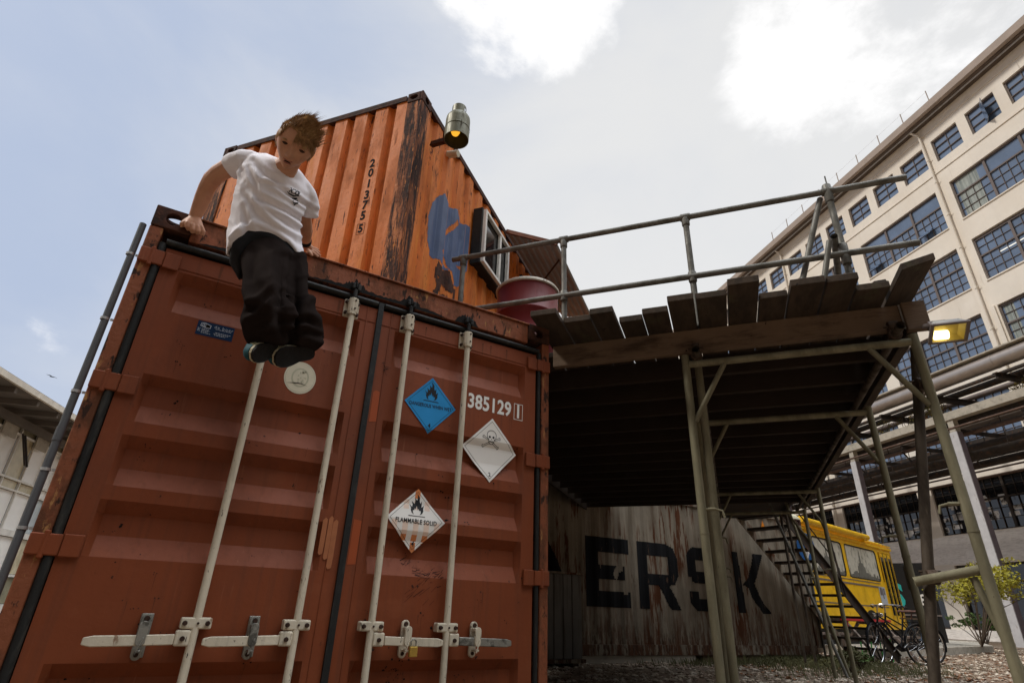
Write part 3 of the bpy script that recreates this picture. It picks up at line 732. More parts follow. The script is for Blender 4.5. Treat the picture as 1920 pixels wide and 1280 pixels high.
    for bx in (.39, .646, .95, 1.048, 1.13, 1.31, 1.392, 1.47, 1.787):
        wv = .16 if bx in (.39, .646, .95, 1.13, 1.31, 1.47) else .085
        n = 22; top = []; zb = 2.3525
        for k in range(n+1):
            x = bx-wv+2*wv*k/n; e = (1-(2*k/n-1)**2)
            top.append((x, -.0012, zb+.004+e*(.022 if wv > .1 else .075)*rn.uniform(.55, 1.05)))
        m.add([(bx-wv, -.0012, zb)]+top+[(bx+wv, -.0012, zb)], [list(range(n+3))])
    for i_, v in enumerate(m.v): v.y -= .0001*(i_//25)
    m.build('grease_stain', MAT['gap'], t)
    return t
lower_container()

def padlock():
    t = thing('padlock', 'small brass padlock hanging from the catch on the right door of the red container', 'padlock', (1.594, -.09, .49))
    m = MB(); m.box(1.574, 1.614, -.100, -.078, .487, .531); m.build('lock_body', MAT['brass'], t, bevel=.003, seg=2)
    m = MB(); pts = [(1.594+.013*math.cos(a), -.089, .548+.013*math.sin(a)) for a in [math.pi*k/8 for k in range(9)]]
    m.tube([(1.607, -.089, .5315)]+pts+[(1.581, -.089, .5315)], .0035, 8); m.build('shackle', MAT['steel'], t, smooth=True)
padlock()

def downpipe():
    t = thing('downpipe', 'grey plastic pipe with bright clips running up the left edge of the red container', 'pipe', (-.040, .06, 0))
    m = MB(); m.tube([(-.044, .06, -.05), (-.041, .06, 1.2), (-.036, .06, 2.405), ], .0155, 14); m.tube([(-.0415, .06, 1.28), (-.0412, .06, 1.34)], .0175, 14)
    m.build('pipe', MAT['pvc'], t, smooth=True)
    for z in (.55, .93, 1.16, 1.50, 1.86, 2.22):
        m = MB(); m.lathe([(.0165, -.006), (.0185, -.006), (.0185, .006), (.0165, .006)], (-.0408, .06, z), 16); m.box(-.019, -.001, .052, .060, z-.005, z+.005)
        m.build('pipe_clip', MAT['clipm'], t)
downpipe()

# ================================================================== upper orange container (frame U: x along its long side, y away)
def upper_container():
    Z0, Z1 = 2.72, 5.158; W_, L_ = 2.438, 6.058
    t = thing('shipping_container', 'weathered orange shipping container turned at an angle on top of the red one', 'shipping container', (0, 0, Z0), 'U')
    for x0, x1 in ((0, .150), (L_-.15, L_)):
        for y0, y1 in ((0, .162), (W_-.162, W_)): m = MB(); m.box(x0, x1, y0, y1, Z0+.12, Z1-.1205); m.build('corner_post', MAT['orange_post'], t, bevel=.006)
    m = MB()
    for y in (0.001, W_-.061): m.box(.1785, L_-.1785, y, y+.06, Z1-.075, Z1-.012); m.box(.1785, L_-.1785, y, y+.06, Z0, Z0+.14)
    for x in (.001, L_-.061): m.box(x, x+.06, .1785, W_-.1785, Z1-.075, Z1-.012); m.box(x, x+.06, .1785, W_-.1785, Z0, Z0+.14)
    m.build('rail', MAT['rust'], t)
    m = MB()
    # end wall (x=0), number panel at y ~ .45
    y0, y1 = .163, W_-.163
    prof = [(0, .012)]; s = .118
    while s+.25 < y1-y0:
        prof += [(s, .012), (s+.030, .056), (s+.066, .056), (s+.096, .012)]; s += .236
    prof += [(y1-y0, .012)]
    corr_wall(m, prof, lambda a, d, z: (d, y0+a, z), Z0+.1405, Z1-.0755)
    m.build('end_wall', MAT['orange'], t)
    m = MB(); prof = [(0, .010)]; s = .05
    while s+.28 < L_-.30:
        prof += [(s, .010), (s+.035, .046), (s+.120, .046), (s+.155, .010)]; s += .2625
    prof += [(L_-.30, .010)]
    # opening for the window is x 1.30-2.13, z 4.10-4.78: leave wall behind it out
    def split(x): return x
    corr_wall(m, prof, lambda a, d, z: (.151+a, d, z), Z0+.1405, Z1-.0755)
    corr_wall(m, prof, lambda a, d, z: (.151+a, W_-d, z), Z0+.1405, Z1-.0755)
    m.box(.07, .12, .17, .2, Z0+.15, Z0+.2)
    m.build('side_wall', MAT['orange'], t)
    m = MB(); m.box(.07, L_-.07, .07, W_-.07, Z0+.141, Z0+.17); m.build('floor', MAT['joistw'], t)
    m = MB(); m.box(.07, L_-.07, .07, W_-.07, Z1-.03, Z1-.0125); corr_wall(m, corr_profile(2.1, .25), lambda a, d, z: (L_-.02-d, .17+a, z), Z0+.1405, Z1-.0755); m.build('roof', MAT['orange'], t)
    for x0, y0_, sx, sy in ((0, 0, 1, 1), (L_, 0, -1, 1), (0, W_, 1, -1), (L_, W_, -1, -1)):
        for z in (Z1-.1185, Z0):
            # long way of the casting runs along the side
            c = MB(); casting(c, x0-sx*.004, y0_-sy*.004, z, sx, sy, w=.178, d=.166); c.build('corner_casting', MAT['rust'], t, bevel=.005)
    # stencilled serial number running down the end wall
    m = MB(); zs = [4.376, 4.262, 4.136, 4.006, 3.892, 3.775]
    f = lambda zc: (lambda x, z: (.0100, .447-x, zc+z))
    for ch, zc in zip('201375', zs): add_text(m, ch, .130, f(zc), bold=.0045, sx=.84)
    g = f(3.635); add_text(m, '5', .118, g, bold=.004, sx=.84)
    for x0, x1, a, b in ((-.04, .04, .055, .0585), (-.04, .04, -.0585, -.055), (-.04, -.0365, -.055, .055), (.0365, .04, -.055, .055)):
        m.add([g(x0, a), g(x1, a), g(x1, b), g(x0, b)], [(0, 1, 2, 3)])
    m.build('serial_number', MAT['stencil_black'], t)
    # mural on the long side, painted over the ribs
    def y_side(x):
        a = x-.151
        for i in range(len(prof)-1):
            if prof[i][0] <= a <= prof[i+1][0]:
                s0, d0 = prof[i]; s1, d1 = prof[i+1]; return d0+(d1-d0)*(a-s0)/max(1e-6, s1-s0)
        return .01
    polyA = [(0.631, 4.418), (0.419, 4.144), (0.372, 3.945), (0.401, 3.696), (0.470, 3.611), (0.588, 3.622), (0.677, 3.653), (0.756, 3.617), (0.920, 3.685), (1.007, 3.587), (1.151, 3.636), (1.205, 3.837), (1.312, 3.965), (1.344, 4.165), (1.259, 4.451), (0.989, 4.358), (0.924, 4.439), (0.725, 4.356)]
    holes = [[(0.736, 4.012), (0.796, 4.030), (0.977, 4.285), (0.948, 4.335)], [(0.693, 3.782), (0.752, 3.706), (0.877, 3.674), (0.830, 3.756), (0.730, 3.818)], [(1.063, 3.853), (1.158, 3.815), (1.177, 3.881)]]
    def inside(p, poly):
        x, y = p; r = False; j = len(poly)-1
        for i in range(len(poly)):
            xi, yi = poly[i]; xj, yj = poly[j]
            if (yi > y) != (yj > y) and x < (xj-xi)*(y-yi)/(yj-yi)+xi: r = not r
            j = i
        return r
    m = MB(); c = .010
    for i in range(int(1.0/c)):
        for j in range(int(.98/c)):
            x = .32+i*c; z = 3.52+j*c; q = (x+c/2, z+c/2)
            if inside(q, polyA) and not any(inside(q, h) for h in holes):
                m.add([(x, y_side(x)-.002, z), (x+c, y_side(x+c)-.002, z), (x+c, y_side(x+c)-.002, z+c), (x, y_side(x)-.002, z+c)], [(0, 1, 2, 3)])
    m.build('mural', MAT['graf'], t)
    pb = [(0.61, 3.20), (.60, 3.50), (.641, 3.62), (0.76, 3.60), (0.875, 3.665), (0.965, 3.556), (1.10, 3.58), (1.10, 3.40), (1.06, 3.2)]
    c = .0125
    m = MB(); rn = random.Random(5)
    for i in range(int(.5/c)):
        for j in range(int(.4/c)):
            x = .61+i*c; z = 3.27+j*c; q = (x+c/2, z+c/2)
            if inside(q, pb) and not (noise.noise(Vector((x*14, z*9, 2))) > .10 and z < 3.46):
                m.add([(x, y_side(x)-.003, z), (x+c, y_side(x+c)-.003, z), (x+c, y_side(x+c)-.003, z+c), (x, y_side(x)-.003, z+c)], [(0, 1, 2, 3)])
    m.build('scorched_patch', MAT['rust'], t)
    # window: black timber box proud of the wall with a white casement
    m = MB(); x0, x1, z0, z1 = 1.34, 2.14, 4.04, 4.78; ya = -.085; th = .055
    m.box(x0, x0+th, ya, .03, z0, z1); m.box(x1-th, x1, ya, .03, z0, z1); m.box(x0+th, x1-th, ya, .03, z0, z0+th); m.box(x0+th, x1-th, ya, .03, z1-th, z1)
    w = m.build('window', MAT['black_wood'], t, bevel=.004)
    m = MB(); a0, a1, b0, b1 = x0+.020, x1-.020, z0+.020, z1-.020; th = .038; ya = -.125
    m.box(a0, a0+th, ya, -.0855, b0, b1); m.box(a1-th, a1, ya, -.0855, b0, b1); m.box(a0+th, a1-th, ya, -.0855, b0, b0+th); m.box(a0+th, a1-th, ya, -.0855, b1-th, b1)
    m.box(1.82, 1.865, ya+.006, -.0855, b0+th, b1-th); 
    m.box(a0+th, a0+th+.012, ya+.012, -.0855, b0+th, b1-th)
    m.build('window_frame', MAT['white_frame'], w, bevel=.003)
    m = MB(); m.box(a0+th, a1-th, -.078, -.072, b0+th, b1-th); m.build('pane', MAT['glass_dark'], w)
    # awning flap hinged at the top rail, propped open
    m = MB(); X0, X1 = 2.26, 4.45; n = 5
    prof2 = []; s = 0
    hinge = Vector((0, -.02, 5.10)); out = Vector((0, -.70, 4.76)); 
    wd = (out-hinge).length; d = (out-hinge).normalized(); nrm = Vector((0, -d.z, d.y)).normalized()
    xs = []; x = X0
    k = 0
    sN = 7; st = wd/sN
    pts = []
    for i in range(sN):
        pts += [(i*st, 0), (i*st+st*.30, 0), (i*st+st*.42, .022), (i*st+st*.88, .022)]
    pts += [(wd, 0)]
    m.grid([X0, X1], list(range(len(pts))), lambda x, i: tuple(Vector((x, 0, 0))+hinge+d*pts[i][0]+nrm*pts[i][1]))
    aw = m.build('awning', MAT['awn'], t, solid=.004)
    m = MB()
    m.obox(Vector((X0-.02, 0, 0))+hinge, Vector((X0-.02, 0, 0))+out, .03, .05, (0, 0, 1))
    m.build('edge_bar', MAT['awn_edge'], aw)
    m = MB(); m.tube([(3.05, .0, 4.42), (2.62, -.62, 4.79)], .013, 8); m.box(2.85, 2.98, -.03, .005, 4.78, 4.82); m.build('prop', MAT['rust'], aw)
    # small things on its roof edge
    m = MB(); m.obox((1.95, .3, 5.16), (1.98, .3, 5.40), .04, .04); m.obox((1.98, .3, 5.385), (2.28, .3, 5.42), .04, .05); m.obox((2.28, .3, 5.43), (2.65, .3, 5.06), .03, .05); m.build('roof_bracket', MAT['white_frame'], t)
    m = MB(); pr = [(.17, 0), (.17, .04), (.15, .09), (.11, .13), (.05, .155), (0, .16)]; m.lathe(pr, (1.38, .42, 5.155), 20); m.build('roof_dome', pmat('pale_blue_dome', (.45, .55, .6), .3), t, smooth=True)
    m = MB(); m.tube([(.62, .02, 4.92), (.62, -.10, 4.90)], .038, 14); m.build('vent_stub', MAT['cream_st'], t, smooth=True)
    return t
upper_container()
def blocker():  # panels added to block light leaking onto the white container
    t = thing('light_blocker', 'added dark boarding laid under the orange container and along the inner edge of the deck', 'blocker', (3.6, .5, 2.55), 'U')
    m = MB(); m.box(.30, 6.4, .0, 2.40, 2.7035, 2.7165); m.build('top_blocker', MAT['joistw'], t)
    m = MB(); m.box(.95, 6.9, -.022, -.002, 2.30, 2.703); m.build('edge_blocker', MAT['joistw'], t)
blocker()
def blocks():
    t = thing('timber_block', 'squared timber blocks wedged under the orange container on the roof of the red one', 'timber', (.5, .5, 2.5), 'U')
    m = MB(); m.box(.08, .22, .1, 1.2, 2.5005, 2.7195); m.build('block', MAT['wood'], t, bevel=.006)
blocks()

def gas_lamp():
    c = Vector((.115, -.345, 0)); zb, H, r = 4.52, .36, .112
    t = thing('wall_lamp', 'olive gas cylinder lamp with a glowing orange bulb on the orange container', 'lamp', (c.x, c.y, zb), 'U')
    m = MB()
    m.lathe([(r, 0), (r, .22), (r*.97, .255), (r*.82, .285), (r*.60, .298), (0, .300)], (c.x, c.y, zb), 32)
    m.lathe([(r-.006, 0), (r, 0)], (c.x, c.y, zb), 32)
    m.lathe([(r+.002, .118), (r+.0035, .122), (r+.0035, .128), (r+.002, .132)], (c.x, c.y, zb), 32)
    m.build('lamp_shade', MAT['gas'], t, smooth=True)
    m = MB(); m.lathe([(r-.006, 0.002), (r-.006, .22), (r*.7, .26), (0, .27)], (c.x, c.y, zb), 32); m.build('lamp_interior', MAT['gasket'], t, smooth=True)
    m = MB(); n = 28; rc = .066     # collar with hand hole: a strip with a gap
    for k in range(n):
        a, b = 2*math.pi*k/n, 2*math.pi*(k+1)/n
        hole = 20 <= k <= 24
        segs = [(.292, .318), (.372, .395)] if hole else [(.292, .395)]
        for za, zc in segs:
            q = [(c.x+rr*math.cos(x), c.y+rr*math.sin(x), zb+z) for rr in (rc, rc-.005) for x in (a, b) for z in (za, zc)]
            m.add(q, [(0, 2, 3, 1), (4, 5, 7, 6), (1, 3, 7, 5), (0, 4, 6, 2), (0, 1, 5, 4), (2, 6, 7, 3)])
    m.build('collar', MAT['gas'], t)
    m = MB(); m.lathe([(0, 0), (.03, .012), (.042, .04), (.036, .075), (.02, .10), (.016, .13)], (c.x+.005, c.y+.02, zb+.07), 16); m.build('bulb', MAT['bulb_o'], t, smooth=True)
    m = MB(); m.obox((.27, .004, 4.72), (.175, -.245, 4.62), .045, .05); m.build('bracket', MAT['rust'], t, bevel=.004)
gas_lamp()

# ================================================================== white container with painted lettering (frame M)
def white_container():
    X0, X1, Z0, Z1 = -5.76, 6.43, .11, 2.70
    t = thing('shipping_container', 'rust-streaked dirty white shipping container with huge black letters in the shade under the deck', 'shipping container', (0, 0, Z0), 'M')
    prof = corr_profile(X1-X0-.36, .278, depth=.020)
    def ys(x):
        a = x-(X0+.18)
        for i in range(len(prof)-1):
            if prof[i][0] <= a <= prof[i+1][0]:
                s0, d0 = prof[i]; s1, d1 = prof[i+1]; return d0+(d1-d0)*(a-s0)/max(1e-6, s1-s0)
        return 0
    m = MB(); corr_wall(m, prof, lambda a, d, z: (X0+.18+a, .02+d, z), Z0+.155, Z1-.075)
    corr_wall(m, prof, lambda a, d, z: (X0+.18+a, 2.418-d, z), Z0+.155, Z1-.075)
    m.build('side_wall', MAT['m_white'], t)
    m = MB(); pe = corr_profile(2.1, .25)
    corr_wall(m, pe, lambda a, d, z: (X1-.02-d, .17+a, z), Z0+.155, Z1-.075); corr_wall(m, pe, lambda a, d, z: (X0+.02+d, .17+a, z), Z0+.155, Z1-.075)
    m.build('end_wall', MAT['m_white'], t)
    m = MB()
    for x in (X0, X1-.179):
        for y in (0, 2.438-.162): m.box(x, x+.179, y, y+.162, Z0+.119, Z1-.119)
    for y in (0, 2.378): m.box(X0+.1795, X1-.1795, y, y+.06, Z0, Z0+.1545); m.box(X0+.1795, X1-.1795, y, y+.06, Z1-.0745, Z1-.012)
    for x in (X0, X1-.06): m.box(x, x+.06, .163, 2.275, Z0, Z0+.1545); m.box(x, x+.06, .163, 2.275, Z1-.0745, Z1-.012)
    m.box(X0+.061, X1-.061, .061, 2.377, Z1-.04, Z1-.015)
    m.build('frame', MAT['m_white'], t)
    for x, sx in ((X0, 1), (X1, -1)):
        for y, sy in ((0, 1), (2.438, -1)):
            c = MB(); casting(c, x-sx*.003, y-sy*.003, Z1-.1185, sx, sy); c.build('corner_casting', MAT['rust'], t)
    # painted letters: strokes as outlines, laid over the ribs
    zb, zt = .80, 1.875; h = zt-zb
    def q(pts, x0, w): return [(x0+w*a, zb+h*b) for a, b in pts]
    L_ = []
    L_.append([q([(.0, 0), (.30, 0), (.70, 1), (1.0, 1)][:0] or [(0, 0), (.26, 0), (.56, 1), (.32, 1)], -1.05, 1.5), q([(.32, 1), (.56, 1), (.985, 0), (.72, 0)], -1.05, 1.5), q([(.28, .25), (.70, .25), (.66, .42), (.32, .42)], -1.05, 1.5)])
    L_.append([q([(0, 0), (.27, 0), (.27, 1), (0, 1)], .60, .95), q([(.27, .78), (1, .78), (1, 1), (.27, 1)], .60, .95), q([(.27, .39), (.86, .39), (.86, .60), (.27, .60)], .60, .95), q([(.27, 0), (1, 0), (1, .22), (.27, .22)], .60, .95)])
    L_.append([q([(0, 0), (.23, 0), (.23, 1), (0, 1)], 1.72, .97), q([(.23, .80), (.80, .80), (.72, 1), (.23, 1)], 1.72, .97), q([(.72, 1), (.90, .94), (.98, .80), (.98, .50), (.88, .38), (.75, .36), (.75, .80), (.80, .80)], 1.72, .97), q([(.23, .36), (.76, .36), (.76, .52), (.23, .52)], 1.72, .97), q([(.46, .36), (.72, .36), (1.0, 0), (.74, 0)], 1.72, .97)])
    L_.append([q([(.10, .80), (.95, .80), (.90, 1), (.15, 1)], 2.92, .95), q([(.0, .52), (.22, .50), (.22, .82), (.15, 1), (.04, .93), (0, .85)], 2.92, .95), q([(.95, .80), (.72, .80), (.72, .70), (.98, .70)], 2.92, .95), q([(.08, .44), (.85, .40), (.80, .60), (.10, .62)], 2.92, .95), q([(.76, .10), (.78, .50), (.93, .56), (1, .46), (1, .14), (.90, .0), (.76, .0)], 2.92, .95), q([(.14, 0), (.90, 0), (.90, .19), (.14, .19)], 2.92, .95), q([(.0, .12), (.14, 0), (.24, .1), (.24, .30), (0, .30)], 2.92, .95)])
    L_.append([q([(0, 0), (.25, 0), (.20, 1), (0, 1)], 4.13, .90), q([(.24, .46), (.46, .60), (.60, .82), (.66, 1), (.98, 1), (.86, .78), (.66, .56), (.58, .46)], 4.13, .90), q([(.24, .46), (.60, .50), (.70, .30), (1.02, .0), (.74, 0), (.62, .12), (.48, .26), (.40, .40)], 4.13, .90)])
    def inside(p, poly):
        x, y = p; r = False; j = len(poly)-1
        for i in range(len(poly)):
            xi, yi = poly[i]; xj, yj = poly[j]
            if (yi > y) != (yj > y) and x < (xj-xi)*(y-yi)/(yj-yi)+xi: r = not r
            j = i
        return r
    for strokes, ch in zip(L_, 'AERSK'):
        m = MB(); c = .02
        ax = min(p[0] for s in strokes for p in s); bx = max(p[0] for s in strokes for p in s)
        x = ax
        while x < bx:
            z = zb
            while z < zt:
                pt = (x+c/2, z+c/2)
                if any(inside(pt, s) for s in strokes) and not (ch == 'E' and .9 < x < 1.5 and 1.0 < z < 1.6 and noise.noise(Vector((x*6, z*4, 5))) > .12):
                    m.add([(x, .016+ys(x), z), (x+c, .016+ys(x+c), z), (x+c, .016+ys(x+c), z+c), (x, .016+ys(x), z+c)], [(0, 1, 2, 3)])
                z += c
            x += c
        m.build('painted_letter', MAT['black_paint'], t)
    m = MB(); f = lambda x, z: (5.83+x, .012+0*x, 2.45+z)
    add_text(m, 'XK 308', .15, f, bold=.002); m.build('painted_number', MAT['black_paint'], t)
    m = MB(); m.add([(5.10, .014, 2.38), (5.26, .014, 2.38), (5.18, .014, 2.56)], [(0, 1, 2)]); m.build('warning_triangle', pmat('orange_warning_vinyl', (.8, .25, .02), .4), t)
    return t
white_container()
def m_sleepers():
    for i, x in enumerate((-5.2, -3.2)): pass
    t = thing('timber_beam', 'long pale beam under the rust-streaked white container', 'beam', (0, .1, 0), 'M')
    m = MB(); m.box(-.6, 2.9, .02, .16, 0.0, .108); m.build('beam', MAT['conc'], t, bevel=.006)
    t = thing('timber_beam', 'dark beam under the right end of the rust-streaked white container', 'beam', (5, .1, 0), 'M')
    m = MB(); m.box(3.1, 6.4, .04, .18, 0.0, .108); m.build('beam', MAT['wood'], t, bevel=.006)
    t = thing('round_sign', 'round blue sign with a white arrow mounted behind the steel stairs', 'sign', (6.3, -.05, 2.1), 'M')
    m = MB(); m.lathe([(0, 0), (.30, 0), (.30, -.006), (0, -.006)], (6.42, -.03, 2.13), 32, 'y'); m.build('panel', MAT['signblue'], t)
    m = MB(); m.box(6.38, 6.44, -.041, -.0375, 1.95, 2.3); m.prism([(6.30, 2.06), (6.41, 1.90), (6.52, 2.06)], lambda x, z, d: (x, -.041+d, z), .0035); m.build('arrow', MAT['white'], t)
    m = MB(); m.tube([(6.42, -.02, 0), (6.42, -.02, 2.4)], .02, 8); m.build('post', MAT['galv'], t)
m_sleepers()
def ribbed_panel():
    t = thing('ribbed_cabinet', 'pale ribbed metal cabinet standing in the dark behind the red container', 'cabinet', (5.9, 4.55, 0))
    m = MB()
    n = 6; w = 1.0/n
    for k in range(n): m.box(5.16+k*w, 5.16+k*w+w-.02, 4.44, 4.78, .10, 1.22)
    m.box(5.14, 6.18, 4.455, 4.77, .105, 1.21)
    m.build('body', pmat('pale_cabinet_paint', (.20, .19, .17), .6, layers=[dict(c=(.12, .1, .08), s=(9, 9, 1), lo=.5, hi=.7)]), t, bevel=.008)
    m = MB(); m.box(5.12, 6.20, 4.42, 4.80, 1.2205, 1.25); m.build('lid', MAT['m_white'], t); m = MB(); m.box(5.12, 6.20, 4.40, 4.80, .05, .0995); m.build('base', MAT['m_white'], t)
    m = MB(); m.box(5.2, 5.3, 4.45, 4.75, 0, .0495); m.box(6.0, 6.1, 4.45, 4.75, 0, .0495); m.build('foot', MAT['wood'], t)
ribbed_panel()
# ================================================================== timber deck (frame U)
def plank_deck():
    t = thing('timber_deck', 'raised deck of rough weathered planks on joists beside the orange container', 'deck', (3.5, -2.2, 2.33), 'U')
    ZB = 2.503
    front = [(-1.14, -1.325, -.045), (-1.33, -1.525, .11), (-1.53, -1.69, .04), (-1.70, -1.86, .21), (-1.865, -2.035, .137), (-2.04, -2.205, .016), (-2.212, -2.40, .03), (-2.405, -2.585, -.085), (-2.59, -2.755, .14), (-2.76, -2.95, .03), (-2.955, -3.125, .045), (-3.13, -3.315, .20)]
    rn = random.Random(2)
    back = 6.92
    for v1, v0, u0 in front:
        # boards butt at joints; each length is its own plank
        cuts = [u0] + [rn.uniform(2.2, 3.0), rn.uniform(4.6, 5.4)] + [back]
        for k in range(3):
            m = MB(); dz = rn.uniform(-.002, .006); m.box(cuts[k]+(.004 if k else 0), cuts[k+1], v0+.002, v1-.002, ZB+dz*0+.0, ZB+.044+dz)
            m.build('plank', MAT['plank'], t, bevel=.004)
    # right edge board, tipped up at its front corner
    m = MB(); a = R(-24)
    def tp(u, y, z): return (u, -3.335-y*math.cos(a), ZB+.006+z-y*math.sin(a)*-1*.0+ y*math.sin(-a)*.55)
    m.loft([[tp(u, 0, 0), tp(u, .19, 0), tp(u, .19, .045), tp(u, 0, .045)] for u in (.03, 2.7)]); m.build('plank', MAT['plank'], t, bevel=.004)
    m = MB(); m.box(2.71, back, -3.52, -3.325, ZB, ZB+.044); m.build('plank', MAT['plank'], t, bevel=.004)
    # inner planks next to the container, not overhanging much
    v = -1.13
    while v < -.12:
        w = rn.uniform(.15, .18)
        m = MB(); m.box((.62 if v < -.3 else .95)+rn.uniform(0, .05), back, v+.002, min(v+w, -.03)-.002, ZB, ZB+.044); m.build('plank', MAT['plank'], t, bevel=.004)
        v += w
    m = MB(); m.box(.455, .505, -3.40, -1.16, 2.335, ZB-.0005); m.build('fascia_beam', MAT['wood'], t, bevel=.003)
    m = MB(); m.box(.47, back, -3.465, -3.405, 2.30, ZB-.0005); m.build('edge_beam', MAT['plank'], t, bevel=.003)
    u = .93
    while u < back:
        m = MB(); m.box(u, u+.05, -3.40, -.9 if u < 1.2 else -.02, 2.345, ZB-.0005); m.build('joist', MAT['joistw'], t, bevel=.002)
        u += .43
    m = MB(); m.box(.449, .4545, -3.455, -3.40, 2.335, 2.50); m.build('joist_plate', MAT['clipm'], t)
    m = MB(); m.box(.42, .4695, -3.53, -3.408, 2.31, 2.50); m.build('corner_block', MAT['wood'], t, bevel=.003)
    # little wedge offcut lying at the corner
    m = MB(); m.obox((.30, -3.235, 2.575), (.34, -3.31, 2.60), .10, .025); m.build('offcut', MAT['plank'], t, bevel=.003)
    return t
plank_deck()
def landing():
    t = thing('stair_landing', 'thin steel landing joining the far end of the deck to the steel stairs', 'landing', (8, -2.6, 2.45), 'U')
    m = MB(); m.prism([(6.93, -2.02), (6.93, -3.30), (8.50, -3.30), (8.98, -2.50), (8.80, -2.02)], lambda x, y, d: (x, y, 2.47+d), .025); m.build('floor_plate', MAT['iron'], t)
    for v in (-2.06, -3.26): m = MB(); m.box(6.93, 8.45, v-.02, v+.02, 2.40, 2.4695); m.build('bearer', MAT['iron'], t)
    for u, v in ((8.3, -3.2), (8.5, -2.1)): m = MB(); m.tube([(u, v, -.02), (u, v, 2.40)], .022, 10); m.build('post', MAT['tube_dark'], t, smooth=True)
landing()

def sleeve(m, c, d, r, l):
    c = Vector(c); d = Vector(d).normalized(); m.tube([c-d*l/2, c-d*l/2+d*.006, c+d*l/2-d*.006, c+d*l/2], [r*.93, r, r, r*.93], 14)
def guardrail():
    t = thing('guardrail', 'grey tubular guardrail with open pipe ends along the front of the deck', 'railing', (.5, -2.2, 2.55), 'U')
    r = .0225; ZT_, ZM = 3.52, 2.965; u = .53
    m = MB(); m.tube([(u, -.20, ZT_), (u, -3.70, ZT_)], r, 14); m.build('top_rail', MAT['galv'], t, smooth=True)
    m = MB(); m.tube([(u-.02, -.42, ZM), (u-.02, -3.64, ZM)], r, 14); m.build('middle_rail', MAT['galv'], t, smooth=True)
    for v in (-.31, -1.23, -2.212, -3.21):
        m = MB(); lo = 2.548; m.tube([(u, v, lo), (u, v, ZT_ + (.02 if v != -3.21 else .05))], r, 14); m.build('post', MAT['galv'], t, smooth=True)
        def fit(*sl):
            m = MB()
            for s_ in sl: sleeve(m, *s_)
            m.build('pipe_fitting', MAT['galv'], t, smooth=True)
        fit(((u, v, ZT_-.045 if v != -3.21 else ZT_-.02), (0, 0, 1), .030, .07 if v != -3.21 else .15), ((u, v, ZT_), (0, 1, 0), .030, .075))
        if v != -.31: fit(((u-.01, v, ZM), (0, 0, 1), .030, .085 if v != -3.21 else .16))
        fit(((u, v, 2.565), (0, 0, 1), .036, .03))
    # lateral rails of the right side, seen end on, with braces
    m = MB(); m.tube([(.42, -3.15, 3.06), (1.9, -3.42, 3.02)], r, 14, cap=False); m.tube([(.42, -3.15, 3.06), (1.9, -3.42, 3.02)], r-.005, 14, cap=False); m.build('side_rail', MAT['galv'], t, smooth=True)
    m = MB(); m.tube([(u+.03, -3.16, ZT_-.03), (u+.02, -2.83, 2.55)], .020, 12); m.build('brace', MAT['galv'], t, smooth=True)
    m = MB(); m.tube([(.44, -3.12, 3.04), (.50, -2.98, 2.55)], .019, 12); m.build('brace', MAT['galv'], t, smooth=True)
    m = MB(); m.tube([(1.9, -3.42, 2.55), (1.9, -3.42, 3.08)], r, 12); m.build('post', MAT['galv'], t, smooth=True)
    m = MB(); m.box(u-.004, u+.004, -3.222, -3.214, ZT_+.05, ZT_+.14); m.build('wire_pin', MAT['galv'], t)
guardrail()

def coupler(m, c, ax1=(0, 0, 1), ax2=(0, 1, 0), r=.026):
    c = Vector(c)
    sleeve(m, c, ax1, r+.012, .05); sleeve(m, c+Vector(ax1).cross(Vector(ax2)).normalized()*.055, ax2, r+.012, .05)
    p = c+Vector(ax1).cross(Vector(ax2)).normalized()*.028
    m.box(p.x-.02, p.x+.02, p.y-.02, p.y+.02, p.z-.02, p.z+.02)
    m.tube([p+Vector((.0, -.05, .03)), p+Vector((.0, .05, .03))], .006, 6); m.tube([p+Vector((-.05, 0, -.03)), p+Vector((.05, 0, -.03))], .006, 6)
def h_frame(label, u, vl=-2.10, vr=-3.42, zt=2.23, mat='tube', extras=True, legs=(0, 0)):
    t = thing('scaffold_trestle', label, 'scaffold frame', (u, (vl+vr)/2, 0), 'U', group='scaffold frames carrying the deck')
    r = .0255
    for v, dz in ((vl, legs[0]), (vr, legs[1])):
        m = MB(); m.tube([(u, v, -.02), (u, v, 1.16), (u, v, zt+.045+dz)], r, 14); m.tube([(u, v, 1.14), (u, v, 1.150)], r+.0025, 14); m.build('leg', MAT[mat], t, smooth=True)
    m = MB(); m.tube([(u, vl-.02, zt), (u, vr+.02, zt)], r*.95, 14); m.build('transom', MAT[mat], t, smooth=True)
    for s_, v in ((-1, vl), (1, vr)):
        m = MB(); m.tube([(u, v+s_*.24, zt-.02), (u, v+s_*.02, zt-.40)], .017, 10); m.build('knee_brace', MAT[mat], t, smooth=True)
        m = MB(); m.tube([(u, v, .30), (u, v, .31)], r+.006, 10) if False else m.tube([(u, v-s_*.0, 1.285), (u, v+s_*.075, 1.285)], .011, 8); m.tube([(u, v+s_*.075, 1.285), (u, v+s_*.115, 1.275), (u, v+s_*.125, 1.235)], .007, 8)
        m.build('locking_pin', MAT[mat], t, smooth=True)
    return t
h_frame('nearest khaki scaffold frame standing under the front edge of the deck', .42, legs=(.02, .0))
h_frame('second khaki scaffold frame, half in shade behind the front one', 1.78)
h_frame('third scaffold frame deep under the deck with thin knee braces', 5.1)
h_frame('farthest scaffold frame beside the top of the steel stairs', 6.80)

